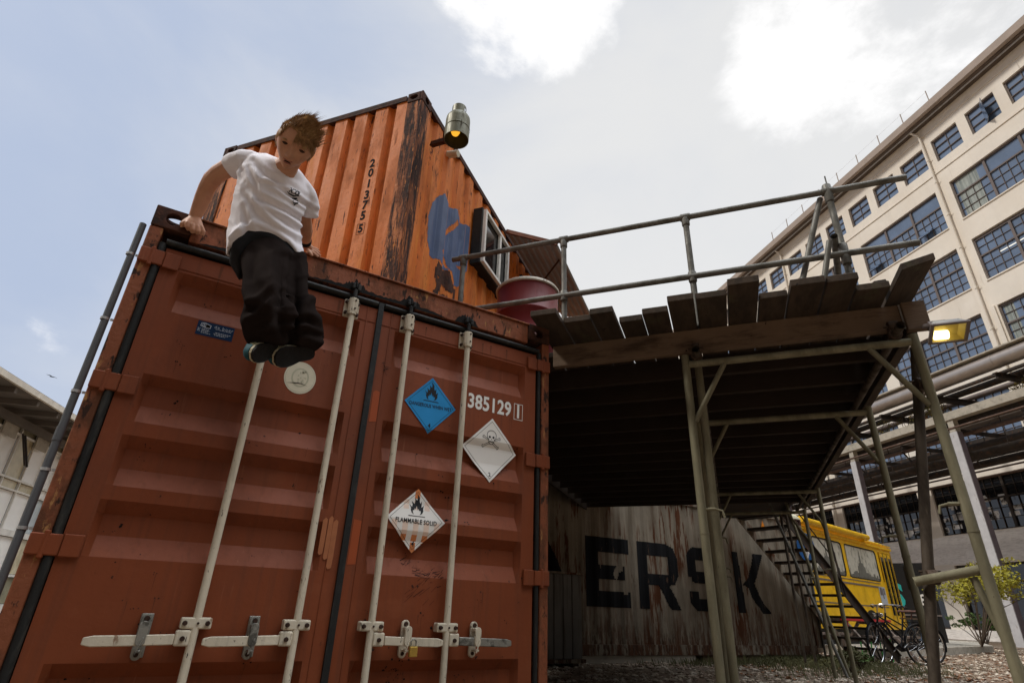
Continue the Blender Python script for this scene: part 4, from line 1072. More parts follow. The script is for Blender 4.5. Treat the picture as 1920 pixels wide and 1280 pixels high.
def tube_thing(label, pts, r=.0245, mat='tube', clamps=(), cat='scaffold tube'):
    a = pts[-1]
    t = thing('scaffold_tube', label, cat, a, 'U')
    m = MB(); m.tube(pts, r, 14, cap=False); m.tube(pts, r-.004, 14, cap=False); m.build('tube', MAT[mat], t, smooth=True)
    for c, a1, a2 in clamps:
        m = MB(); coupler(m, c, a1, a2); m.build('clamp', MAT['clamp'], t)
    return t
tube_thing('scaffold tube running back under the left part of the deck from a rusty clamp', [(.30, -2.175, 2.285), (6.88, -2.175, 2.285)], .0245, 'tube_dark', [((.42, -2.175, 2.285), (1, 0, 0), (0, 1, 0))])
tube_thing('scaffold tube running back under the right edge of the deck beside the floodlight', [(.28, -3.33, 2.285), (6.88, -3.33, 2.285)], .0245, 'tube_dark', [((.42, -3.33, 2.285), (1, 0, 0), (0, 1, 0))])
tube_thing('upright dark tube behind the left leg of the front scaffold frame', [(.58, -2.175, 2.27), (.60, -2.165, -.02)], .0245, 'tube', [])
tube_thing('leaning dark brown steel tube clamped to the right leg of the front frame', [(.55, -3.455, 2.24), (.55, -3.02, -.02)], .027, 'tube_dark', [((.53, -3.41, 1.98), (0, 0, 1), (0, 1, 0))])
tube_thing('short horizontal tube clamped across the leaning dark tube at waist height', [(.50, -3.12, .905), (.45, -3.41, .965)], .0235, 'tube', [((.525, -3.215, .93), (0, 1, 0), (0, 0, 1))])
tube_thing('slanting brace tube from the right leg of the front frame down to the gravel', [(.47, -3.375, .93), (.47, -3.45, .55), (.50, -3.60, -.02)], .018, 'tube', [])

def floodlight():
    t = thing('floodlight', 'square grey floodlight glowing yellow at the right corner of the deck', 'floodlight', (.30, -3.55, 2.24), 'U')
    # housing: tapered box, glass facing down and to the camera
    c = Vector((.27, -3.545, 2.20))
    X = Vector((0, -1, 0)); Y = Vector((-.86, 0, .50)).normalized(); Zn = X.cross(Y)   # Zn : glass normal
    if Zn.z > 0: Zn = -Zn
    def P(x, y, z): return tuple(c+X*x+Y*y-Zn*z)
    m = MB(); w, h = .092, .068
    def ring(k, z): return [P(-w*k, -h*k, z), P(w*k, -h*k, z), P(w*k, h*k, z), P(-w*k, h*k, z)]
    m.loft([ring(1, 0), ring(1, .012), ring(.93, .016), ring(.74, .055), ring(.70, .062)], cap=False)
    m.add(ring(.70, .062), [(0, 1, 2, 3)]); m.build('housing', pmat('pale_grey_cast_housing', (.32, .31, .28), .5, layers=[dict(c=(.18, .17, .14), s=25, lo=.55, hi=.7)]), t, bevel=.004)
    m = MB()
    o, i = ring(1.03, -.004), ring(.84, -.004); o2, i2 = ring(1.03, .008), ring(.84, .008)
    m.add(o+i+o2+i2, [(0, 1, 5, 4), (1, 2, 6, 5), (2, 3, 7, 6), (3, 0, 4, 7), (0, 8, 9, 1), (1, 9, 10, 2), (2, 10, 11, 3), (3, 11, 8, 0), (4, 5, 13, 12), (5, 6, 14, 13), (6, 7, 15, 14), (7, 4, 12, 15)]); m.build('rim', MAT['winframe'], t)
    m = MB(); m.loft([ring(.83, .002), ring(.6, .035)], cap=False); m.add(ring(.6, .035), [(0, 1, 2, 3)]); m.build('reflector', pmat('lit_reflector', (.28, .21, .06), .4, emit=((.80, .50, .06), .10), var=.2, vscale=20), t)
    m = MB(); m.tube([P(-.065, -.02, .014), P(.0, -.022, .014)], .026, 12); m.build('lamp_tube', pmat('glowing_lamp_tube', (1, .95, .6), .4, emit=((1, .88, .40), 4.5), var=0), t, smooth=True)
    m = MB(); m.obox(P(-.03, 0, .063), P(-.03, 0, .10), .09, .05); m.obox(P(-.10, 0, .085), P(.03, 0, .085), .03, .02); m.build('bracket', MAT['winframe'], t, bevel=.003)
    m = MB(); m.lathe([(0, -.01), (.010, -.01), (.010, 0)], P(.035, -.02, .075), 10); m.build('bolt', MAT['brass'], t)
floodlight()

def drum():
    c = Vector((1.11, -.72, 2.548)); r = .285; H = .875
    t = thing('oil_drum', 'dark red steel drum with a pale clamp ring on top, standing on the deck', 'drum', c, 'U')
    m = MB(); m.lathe([(0, 0), (r, 0), (r+.006, .006), (r+.006, .016), (r, .022), (r, .27), (r+.010, .282), (r+.010, .296), (r, .308), (r, .56), (r+.010, .572), (r+.010, .586), (r, .598), (r, .84)], c, 48)
    m.build('body', MAT['drum'], t, smooth=True)
    m = MB(); m.lathe([(r, .838), (r+.014, .842), (r+.016, .860), (r+.008, .872), (r-.012, .874), (r-.02, .86), (0, .86)], c, 48); m.build('clamp_ring', MAT['drum_rim'], t, smooth=True)
    m = MB(); m.obox(c+Vector((-r*.72, -r*.74, .856)), c+Vector((-r*.60, -r*.84, .856)), .012, .018); m.build('ring_bolt', MAT['bolt'], t)
drum()

# ================================================================== steel stairs (frame S: x down the flight, y towards the container)
def stairs():
    t = thing('steel_staircase', 'open steel staircase with dark treads going down beside the white container', 'staircase', (1.5, -.4, 0), 'S')
    rise, run, w = .186, .254, .82; z1 = 2.479; n = 13
    def pt(k): return (run*k, z1-rise*k)
    for y, nm in ((.03, 'stringer'), (-w-.03, 'stringer')):
        m = MB()
        a, b = pt(-1.0), pt(n)
        m.obox((a[0], y, a[1]-.0), (b[0], y, b[1]-.0), .012, .19, (0, 0, 1)); m.obox((a[0], y-.025*(1 if y < 0 else -1), a[1]+.09), (b[0], y-.025*(1 if y < 0 else -1), b[1]+.09), .05, .012, (0, 0, 1))
        m.build('stringer', MAT['m_white'] if y > 0 else MAT['iron'], t)
    for k in range(n):
        x, z = pt(k); m = MB(); m.box(x-.10, x+.13, -w-.022, .022, z-.03, z+.012); m.build('tread', MAT['iron'], t)
    for y in (-w-.04,):
        m = MB()
        a, b = Vector((*pt(-1),)), Vector((*pt(7.5),))
        m.tube([(pt(-1)[0], y, pt(-1)[1]+.95), (pt(5.2)[0], y, pt(5.2)[1]+.95), (pt(5.9)[0], y, pt(5.9)[1]+.80), (pt(6.6)[0], y, pt(6.6)[1]-.1)], .020, 10)
        m.build('handrail', MAT['iron'], t, smooth=True)
        m = MB(); m.tube([(pt(-1)[0], y, pt(-1)[1]+.48), (pt(6.2)[0], y, pt(6.2)[1]+.42)], .012, 8); m.build('handrail', MAT['iron'], t, smooth=True)
        for k in (.2, 3.2, 6.2):
            m = MB(); x, z = pt(k); m.tube([(x, y, z-.05), (x, y, z+.93 if k < 6 else z+.6)], .015, 8); m.build('baluster', MAT['iron'], t, smooth=True)
    return t
stairs()
def S_to_U(p):
    v = FR['U'].inverted() @ FR['S'] @ Vector(p); return tuple(v)
for lab, a, b, mt in (('thin pale pole leaning at the foot of the stairs', (7.2, -2.95, 2.5), (7.0, -3.60, -.02), 'galv'),
                      ('khaki pole beside the leaning one at the foot of the stairs', (7.15, -3.20, 2.5), (7.22, -3.66, -.02), 'tube'),
                      ('upright khaki pole behind the middle of the stairs', (7.9, -3.25, 2.5), (8.25, -3.35, -.02), 'tube_dark')):
    tube_thing(lab, [a, b], .022, mt)
# ================================================================== ground
def ground():
    rn = random.Random(4)
    gm = pmat('stony_ground', (.20, .148, .105), .9, layers=[dict(c=(.36, .29, .22), s=14, lo=.50, hi=.62), dict(c=(.065, .05, .038), s=22, lo=.55, hi=.66), dict(c=(.16, .085, .05), s=(.5, .5, .5), lo=.5, hi=.62, a=.55), dict(c=(.07, .07, .03), s=1.1, lo=.58, hi=.66, a=.7)], bump=(28, .9), var=.25, vscale=1.2, bdist=.04)
    m = MB(); m.add([(-900, -900, 0), (900, -900, 0), (900, 900, 0), (-900, 900, 0)], [(0, 1, 2, 3)])
    o = m.build('ground', gm); tag(o, 'brown stony ground strewn with pebbles and dead leaves', 'ground', kind='structure')
    # loose stones
    sm = pmat('pale_stones', (.46, .385, .30), .85, layers=[dict(c=(.22, .16, .115), s=3.5, lo=.48, hi=.52), dict(c=(.6, .54, .45), s=5, lo=.58, hi=.62)], var=.3, vscale=2)
    m = MB(); ico = [(0, 0, 1), (.9, 0, .3), (.28, .85, .3), (-.73, .53, .3), (-.73, -.53, .3), (.28, -.85, .3), (.6, .4, -.4), (-.3, .7, -.4), (-.8, 0, -.4), (-.3, -.7, -.4), (.6, -.4, -.4)]
    fc = [(0, 1, 2), (0, 2, 3), (0, 3, 4), (0, 4, 5), (0, 5, 1), (1, 6, 2), (2, 7, 3), (3, 8, 4), (4, 9, 5), (5, 10, 1), (6, 7, 2), (7, 8, 3), (8, 9, 4), (9, 10, 5), (10, 6, 1)]
    for i in range(15000):
        d = 5.5+ 24*rn.random()**1.7; a = R(rn.uniform(-8, 62))
        x, y = .4+d*math.cos(a), -2.9+d*math.sin(a)
        s = rn.uniform(.012, .034)*(1+d*.035); rz = rn.uniform(0, 6.28); fl = rn.uniform(.35, .7); ex = rn.uniform(.8, 1.6); c, sn = math.cos(rz), math.sin(rz)
        m.add([(x+s*(c*px*ex-sn*py), y+s*(sn*px*ex+c*py), s*fl*pz+s*.15) for px, py, pz in ico], fc)
    o = m.build('gravel', sm); tag(o, 'pale loose stones scattered over the brown ground', 'gravel', kind='stuff')
    lm = pmat('dead_leaves', (.20, .085, .035), .8, var=.5, vscale=3)
    m = MB()
    for i in range(3500):
        d = 9+22*rn.random(); a = R(rn.uniform(4, 40)); x, y = .4+d*math.cos(a), -2.9+d*math.sin(a); s = rn.uniform(.02, .05)*(1+d*.02); rz = rn.uniform(0, 6.28); t = rn.uniform(0, .03)
        c, sn = math.cos(rz)*s, math.sin(rz)*s
        m.add([(x-c, y-sn, .01), (x+sn*.6, y-c*.6, .01+t), (x+c, y+sn, .015), (x-sn*.6, y+c*.6, .01+t)], [(0, 1, 2, 3)])
    o = m.build('dead_leaves', lm); tag(o, 'reddish brown dead leaves lying on the ground at the right', 'leaf litter', kind='stuff')
ground()

def leaf_cluster(m, c, rad, n, size, rn, up=.3, flat=.6):
    for i in range(n):
        while True:
            p = Vector((rn.uniform(-1, 1), rn.uniform(-1, 1), rn.uniform(-1, 1)))
            if p.length < 1: break
        p = Vector(c)+Vector((p.x*rad[0], p.y*rad[1], p.z*rad[2]))
        a = Vector((rn.gauss(0, 1), rn.gauss(0, 1), rn.gauss(0, flat))).normalized(); b = a.cross(Vector((rn.gauss(0, 1), rn.gauss(0, 1), rn.gauss(0, 1)))).normalized()
        s = size*rn.uniform(.6, 1.3)
        m.add([p-a*s, p+b*s*.45, p+a*s, p-b*s*.45], [(0, 1, 2, 3)])
def weeds():
    rn = random.Random(9); m = MB()
    M_ = FR['M']
    def blade(x, y, h):
        a = rn.uniform(0, 6.28); lx, ly = math.cos(a)*h*.4, math.sin(a)*h*.4; w = .006+h*.02
        m.add([(x-w, y, 0), (x+w, y, 0), (x+lx*.5+w*.6, y+ly*.5, h*.7), (x+lx, y+ly, h)], [(0, 1, 2, 3)])
    def patch(cx, cy, rx, ry, n, h0, h1):
        for i in range(n):
            x, y = cx+rn.gauss(0, rx), cy+rn.gauss(0, ry)
            p = M_.inverted() @ Vector((x, y, 0))
            if -5.9 < p.x < 6.5 and p.y > -.02: continue
            blade(x, y, rn.uniform(h0, h1))
    patch(10.6, 4.25, .8, .22, 1200, .03, .16); patch(9.0, 4.4, .8, .18, 500, .03, .12); patch(11.2, 3.6, .7, .4, 1300, .03, .13); patch(10.2, 3.1, .8, .5, 700, .03, .14); patch(12.0, 4.4, .5, .25, 500, .03, .14); patch(11.0, 2.4, .4, .3, 350, .03, .12)
    patch(9.6, 2.3, .8, .35, 300, .02, .09); patch(13.5, 2.9, .9, .4, 260, .02, .08)
    for i in range(900):
        x, y = rn.gauss(11.4, .8), rn.gauss(3.9, .3)
        p = M_.inverted() @ Vector((x, y, 0))
        if p.x < 6.5 and p.y > -.05: continue
        leaf_cluster(m, (x, y, rn.uniform(.02, .10)), (.05, .05, .04), 3, .025, rn)
    o = m.build('grass', MAT['weed']); tag(o, 'grass and low weeds growing along the foot of the white container and stairs', 'grass', kind='stuff')
weeds()
def corner_plant():
    rn = random.Random(12); bx, by = -.02, -.42
    t = thing('flowering_weed', 'spindly weed with tiny yellow flowers in front of the red container at the lower left', 'weed', (bx, by, 0))
    st = MB(); lf = MB()
    for i in range(9):
        a = rn.uniform(0, 6.28); sp = rn.uniform(.02, .10); h = rn.uniform(.42, .60); x1, y1 = bx+sp*math.cos(a), by+sp*math.sin(a)*.6
        st.tube([(bx, by, 0), ((bx+x1)/2, (by+y1)/2, h*.5), (x1, y1, h)], [.003, .0025, .001], 5)
        for k in range(16):
            z = h*(.45+.55*k/15); f = z/h; x, y = bx+(x1-bx)*f, by+(y1-by)*f
            leaf_cluster(lf, (x, y, z), (.030, .03, .016), 9, .0075, rn)
    st.build('stem', MAT['twig'], t); lf.build('foliage', pmat('tiny_yellowish_leaves', (.19, .15, .035), .7, var=.5, vscale=60), t)
corner_plant()

# ================================================================== factory building (frame B: x away from the camera, y along the facade)
DX = 34.0
def factory():
    t = thing('factory_building', 'long cream rendered factory with rows of steel-framed windows behind the pipe bridge', 'building', (DX, 33, 0), 'B')
    PITCH = 7.53; CEN = 18.35; NB0, NB1 = -1, 6
    yA, yB = CEN+PITCH*(NB0-.5), CEN+PITCH*(NB1+.5)
    rows = [(.55, 3.98, 6.2, 'shop'), (5.68, 8.62, 6.5, 'low'), (10.3, 13.2, 6.5, 'big'), (14.95, 17.88, 6.5, 'big'), (19.63, 22.6, 6.5, 'big'), (24.22, 27.2, 6.5, 'top')]
    m = MB(); T = .55
    zprev = 0
    for z0, z1, w, k in rows:                                    # spandrel bands, then piers
        m.box(DX, DX+T, yA, yB, zprev, z0)
        for b in range(NB0, NB1+2):
            pc = CEN+PITCH*(b-.5); hw = (PITCH-w)/2
            m.box(DX, DX+T, max(yA, pc-hw), min(yB, pc+hw), z0, z1)
        zprev = z1
    m.box(DX, DX+T, yA, yB, zprev, 29.12)
    edges = [yA]
    for b in range(NB0, NB1+1):
        for k in (-1, 0, 1):
            c = CEN+PITCH*b+k*2.49; edges += [c-.93, c+.93]
    edges.append(yB)
    for i in range(0, len(edges)-1, 2): m.box(DX, DX+T, edges[i], edges[i+1], 29.12, 30.93)
    m.box(DX, DX+T, yA, yB, 30.93, 32.6)
    m.box(DX+T+.002, DX+14, yA, yB, .0, 32.4)
    wall = m.build('wall', MAT['cream'], t)
    m = MB(); m.box(DX-.05, DX-.002, yA, yB, 31.70, 31.80); m.box(DX-.06, DX-.002, yA, yB, 28.36, 28.46)
    for z0, z1, w, k in rows[2:]:
        for b in range(NB0, NB1+1): c = CEN+PITCH*b; m.box(DX-.07, DX-.002, c-w/2-.03, c+w/2+.03, z0-.09, z0-.02)
    m.build('moulding', MAT['cream'], t)
    m = MB(); m.box(DX-.03, DX-.003, yA, yB, .02, .55); m.box(DX-.012, DX-.003, yA, yB, 4.05, 5.6); m.build('plinth', MAT['plinth'], t)
    m = MB(); m.box(DX-1.0, DX-.70, yA, yB, 32.50, 33.05); m.box(DX-.74, DX-.70, yA, yB, 33.06, 33.12)
    m.build('gutter', MAT['eave'], t)
    m = MB(); m.box(DX-.695, DX-.001, yA, yB, 32.42, 32.60); m.box(DX-.69, DX+14, yA, yB, 32.61, 32.95); m.build('soffit', MAT['eave_dark'], t)
    m = MB(); m.box(DX-.50, DX-.44, yA, yB, 32.33, 32.415); m.build('light_strip', MAT['col_white'], t)
    # windows: one of each kind, then copies
    G = {}
    def make_window(kind, c, z0, z1, w):
        m = MB(); m.box(DX+.22, DX+.235, c-w/2, c+w/2, z0, z1)
        o = m.build('window', MAT['glass_dark'] if kind in ('shop', 'low') else MAT['glass'], t)
        f = MB(); xf0, xf1 = DX+.13, DX+.215; th = .07
        def bar(y0, y1, a, b, x0=xf0): f.box(x0, xf1, y0, y1, a, b)
        bar(c-w/2, c-w/2+th, z0, z1); bar(c+w/2-th, c+w/2, z0, z1); bar(c-w/2+th, c+w/2-th, z0, z0+th); bar(c-w/2+th, c+w/2-th, z1-th*1.6, z1)
        e = .003
        if kind in ('top', 'big', 'low'):
            for k in (-1, 1): bar(c+k*w/6-.075, c+k*w/6+.075, z0+th+e, z1-th*1.6-e, xf0-.01)
            zm = z0+(z1-z0)*(.62 if kind == 'top' else .58)
            bar(c-w/2+th, c+w/2-th, zm-.045, zm+.045, xf0-.004)
            for k in (-1, 0, 1):
                c0, c1 = c+k*w/3-w/6+.08, c+k*w/3+w/6-.08
                nn = 4
                for j in range(1, nn):
                    y = c0+(c1-c0)*j/nn
                    bar(y-.012, y+.012, z0+th+e, (zm-.047) if kind == 'top' else z1-th*1.6-e, xf0+.03)
                for j in range(1, 3): z = z0+th+(zm-z0-th)*j/3; bar(c0, c1, z-.011, z+.011, xf0+.035)
                if kind != 'top': z = (zm+z1)/2; bar(c0, c1, z-.011, z+.011, xf0+.035)
        elif kind == 'attic':
            for j in (1, 2): z = z0+(z1-z0)*j/3; bar(c-w/2+th, c+w/2-th, z-.02, z+.02)
            bar(c-.02, c+.02, z0+th+e, z1-th*1.6-e, xf0+.03)
        else:
            for k in (-1, 1): bar(c+k*w/6-.06, c+k*w/6+.06, z0+th+e, z1-th*1.6-e, xf0-.01)
            bar(c-w/2+th, c+w/2-th, 3.0, 3.08, xf0-.004)
        f.build('glazing_bars', MAT['winframe'] if kind not in ('low', 'shop') else MAT['iron'], o)
        return o
    def put(kind, c, z0, z1, w):
        if kind not in G: G[kind] = (make_window(kind, c, z0, z1, w), c, z0); return G[kind][0]
        s, c0, zz = G[kind]; o = copy_tree(s, t); o.location = s.location+Vector((0, c-c0, z0-zz)); return o
    put_first = []
    for z0, z1, w, k in rows:
        for b in range(NB0, NB1+1): put(k, CEN+PITCH*b, z0, z1, w)
    for b in range(NB0, NB1+1):
        for k in (-1, 0, 1): put('attic', CEN+PITCH*b+k*2.49, 29.12, 30.93, 1.86)
    # things seen in the glass: blinds, tubes, people-high stock behind the ground floor panes
    rn = random.Random(8)
    bl = (pmat('pale_blind_behind_glass', (.36, .39, .36), .5, layers=[dict(c=(.22, .25, .24), s=(2, 7, .3), lo=.45, hi=.6)]))
    for y0, y1, z0, z1 in ((20.0, 21.4, 24.3, 27.1), (20.9, 21.45, 15.3, 17.8), (28.3, 28.9, 19.8, 22.4), (13.2, 14.2, 19.8, 22.4)):
        m = MB(); m.box(DX+.219, DX+.2195, y0, y1, z0, z1); m.build('blind', bl, t)
    m = MB()
    for y0, l in ((18.2, 2.3), (15.6, 1.4)): m.obox((DX+.219, y0, 21.0), (DX+.219, y0+l, 21.0), .01, .07)
    m.build('tube_light', pmat('tube_light', (.8, .8, .75), .5, emit=((.9, .9, .8), .5)), t)
    m = MB()
    for b in range(-1, 6):
        for i in range(44):
            y = CEN+PITCH*b+rn.uniform(-3.0, 3.0); z = 5.8+rn.random()**1.6*1.5; w = rn.uniform(.2, .7); h = rn.uniform(.14, .36)
            m.box(DX+.21905, DX+.2195, y, y+w, z, z+h)
    sk = m.build('shelf_stock', pmat('stock_behind_glass', (.95, .91, .84), .5, layers=[dict(c=(.03, .03, .03), s=(1.5, 1.5, 1.5), lo=.5, hi=.56)], var=.3, vscale=2), t); sk['kind'] = 'stuff'
    # open lights
    def open_sash(y, z, w, h, d, side=False):
        m = MB()
        if not side: m.obox((DX+.14, y, z+h), (DX-d, y, z+.12), w, .03, (0, 1, 0)) if False else m.add([(DX+.12, y, z+h), (DX+.12, y+w, z+h), (DX-d, y+w, z+.15), (DX-d, y, z+.15), (DX+.12, y, z+h-.05), (DX+.12, y+w, z+h-.05), (DX-d, y+w, z+.10), (DX-d, y, z+.10)], [(0, 1, 2, 3), (7, 6, 5, 4), (0, 4, 5, 1), (1, 5, 6, 2), (2, 6, 7, 3), (3, 7, 4, 0)])
        else: m.add([(DX+.12, y, z), (DX-d, y-.5, z), (DX-d, y-.5, z+h), (DX+.12, y, z+h), (DX+.17, y, z), (DX-d+.05, y-.5, z), (DX-d+.05, y-.5, z+h), (DX+.17, y, z+h)], [(0, 1, 2, 3), (7, 6, 5, 4), (0, 4, 5, 1), (1, 5, 6, 2), (2, 6, 7, 3), (3, 7, 4, 0)])
        m.build('open_sash', [MAT['glass']], t)
    open_sash(23.6, 24.45, .9, .6, .30); open_sash(27.9, 24.45, .9, .6, .30); open_sash(18.4, 29.2, .9, 1.6, .45, True)
    # rainwater pipes
    for y in (22.25, 37.3, 52.4, 7.2):
        m = MB(); m.tube([(DX-.45, y+.35, 32.5), (DX-.20, y, 31.9), (DX-.14, y, 31.2), (DX-.14, y, 14.9), (DX-.14, y, 1)], .075, 10)
        for z in (29.6, 27.7, 25.0, 22.4, 19.4, 16.6): m.tube([(DX-.14, y, z-.05), (DX-.14, y, z+.05)], .10, 10); m.tube([(DX-.14, y, z), (DX-.16, y-.22, z+.10)], .02, 6)
        m.build('rainwater_pipe', MAT['cream'], t, smooth=True)
    m = MB(); m.box(DX-.10, DX-.002, 21.72, 21.98, 14.5, 17.9); m.build('pilaster', MAT['cream'], t)
    m = MB()
    for i in range(9):
        y = 20.5+i*2.1; m.tube([(DX-.6, y, 32.95), (DX-.6, y, 34.3)], .035, 6)
    m.tube([(DX-.6, 20.5, 34.2), (DX-.6, 37.5, 34.2)], .006, 4)
    m.build('roof_railing', MAT['eave'], t)
    # shop fronts
    m = MB()
    def sign(y, z, size, body, sx=.9): add_text(m, body, size, lambda a, b: (DX+.10, y-a, z+b), bold=.006, sx=sx)
    sign(22.8, 3.25, .55, 'Urban', .9); sign(22.7, 2.72, .55, 'Shopper', .8)
    m.build('shop_lettering', MAT['white'], t)
    return t
factory()

# ================================================================== pipe bridge (frame B)
def pipe_bridge():
    X = 27.0; yA, yB = 9.0, 62.0
    t = thing('pipe_bridge', 'long industrial pipe bridge on white steel columns in front of the cream factory', 'pipe bridge', (X, 21, 0), 'B')
    for i, y in enumerate((8.2, 14.6, 20.95, 27.35, 33.8, 40.2, 46.6, 53, 59.4)):
        m = MB(); m.box(X-.17, X-.13, y-.19, y+.19, 0, 9.25); m.build('column', MAT['col_white'], t)
        m = MB(); m.box(X-.129, X+.13, y-.20, y-.175, 0, 9.25); m.box(X+.13, X+.17, y-.19, y+.19, 0, 9.25); m.build('column_web', pmat('mauve_grey_column_side', (.20, .17, .19), .6) if i == 0 else bpy.data.materials['mauve_grey_column_side'], t)
        m = MB(); m.box(X-.15, X+.15, y-.15, y+.15, 9.26, 9.85); m.build('column_head', MAT['conc'], t)
    m = MB(); m.box(X-.22, X+.22, yA, yB, 9.86, 10.24); m.build('long_beam', MAT['conc'], t)
    m = MB(); m.box(DX-2.2, DX-1.8, yA, yB, 9.5, 10.1); m.build('long_beam', MAT['iron'], t)
    m = MB(); m.tube([(X-.05, yA, 11.85), (X-.05, yB, 11.85)], .36, 20)
    for y in range(10, 62, 4): m.tube([(X-.05, y, 11.85), (X-.05, y+.08, 11.85)], .372, 20)
    m.build('lagged_pipe', MAT['steelpipe'], t, smooth=True)
    m = MB(); m.box(X-.45, X+.35, yA, yB, 12.235, 12.30); m.build('pipe_cover', MAT['conc'], t)
    rn = random.Random(6)
    for i, (x, z, r, k) in enumerate(((X-.1, 11.2, .09, 'iron'), (X+.9, 11.3, .16, 'iron'), (X+1.6, 11.2, .12, 'winframe'), (X-.15, 9.45, .05, 'iron_brown'), (X+.7, 9.25, .10, 'iron_brown'), (X+1.4, 8.75, .16, 'iron'), (X+2.2, 8.6, .24, 'iron'), (X+3.1, 8.9, .14, 'iron_brown'), (X+3.9, 8.5, .20, 'iron'), (X+4.5, 8.7, .10, 'winframe'), (X+1.9, 10.5, .22, 'iron'), (X+3.3, 10.5, .26, 'steelpipe'), (X+6.3, 8.75, .05, 'iron_brown'), (X+5.9, 9.3, .07, 'iron'))):
        m = MB(); m.tube([(x, yA, z), (x, yB, z)], r, 12); m.build('pipe', MAT[k], t, smooth=True)
    m = MB(); m.tube([(DX-.5, yA, 9.05), (DX-.5, yB, 9.05)], .05, 8); m.tube([(DX-.35, yA, 8.45), (DX-.35, yB, 8.45)], .06, 8); m.build('pipe', MAT['iron_brown'], t, smooth=True)
    y = 11.6
    while y < 60:
        m = MB()
        m.box(X-.6, DX-.8, y-.11, y-.09, 10.9, 11.1-.0); m.box(X-.6, DX-.8, y-.2, y+.0, 10.86, 10.895); m.box(X-.6, DX-.8, y-.2, y+.0, 11.105, 11.14)
        m.obox((X+.25, y-.1, 9.4), (DX-2.25, y-.1, 9.4), .12, .18)
        m.build('cross_beam', MAT['iron'], t)
        m = MB(); m.obox((X+.3, y, 9.2), (X+3.4, y+1.6, 8.3), .06, .06); m.obox((X+3.4, y+1.6, 8.3), (DX-2, y+3.1, 9.3), .06, .06); m.build('wind_brace', MAT['iron'], t)
        for xx in (X+.9, X+2.3, X+3.9):
            if y < 36: m = MB(); m.tube([(xx, y+1.4, 8.3), (xx, y+1.4, 9.9)], .02, 5); m.build('hanger', MAT['iron'], t)
        y += 3.2
    m = MB()
    for x0, z in ((X+.45, 9.7), (X+4.3, 9.6), (X+2.75, 9.95)):
        m.box(x0, x0+.42, yA, yB, z, z+.015); m.box(x0, x0+.012, yA, yB, z+.016, z+.12); m.box(x0+.408, x0+.42, yA, yB, z+.016, z+.12)
    m.build('cable_tray', MAT['iron'], t)
    for y, l in ((21.5, 4.5), (28.8, 4.2), (33.5, 3.0), (14.0, 4.0)):
        pl = thing('climbing_shrub', {21.5: 'straggly yellow and green shrub growing on the pipe bridge nearest the right edge', 28.8: 'green and brown shrub on the pipe bridge behind the leaning dark tube', 33.5: 'small reddish shrub on the pipe bridge by the edge of the deck', 14.0: 'shrub on the pipe bridge beyond the right edge'}[y], 'shrub', (X+.55, y+l/2, 10.25), 'B')
        m = MB(); rr = random.Random(int(y*10))
        for i in range(46):
            yy = y+rr.random()*l; leaf_cluster(m, (X+.55+rr.uniform(-.3, .4), yy, 10.3+rr.random()**1.5*.75), (.26, .26, .20), 34, .055, rr)
        m.build('foliage', pmat('autumn_shrub_leaves', (.20, .15, .035), .7, var=.75, vscale=2.2, layers=[dict(c=(.16, .055, .03), s=1.5, lo=.52, hi=.6), dict(c=(.07, .10, .03), s=1.9, lo=.5, hi=.6)]) if y == 21.5 else bpy.data.materials['autumn_shrub_leaves'], pl)
        m = MB()
        for i in range(40):
            yy = y+rr.random()*l; x0 = X+.55; m.tube([(x0, yy, 10.24), (x0+rr.uniform(-.2, .2), yy+rr.uniform(-.2, .2), 10.7), (x0+rr.uniform(-.4, .4), yy+rr.uniform(-.5, .5), 11.0+rr.random()*.5)], [.02, .012, .005], 4)
        m.build('stem', MAT['twig'], pl)
    return t
pipe_bridge()

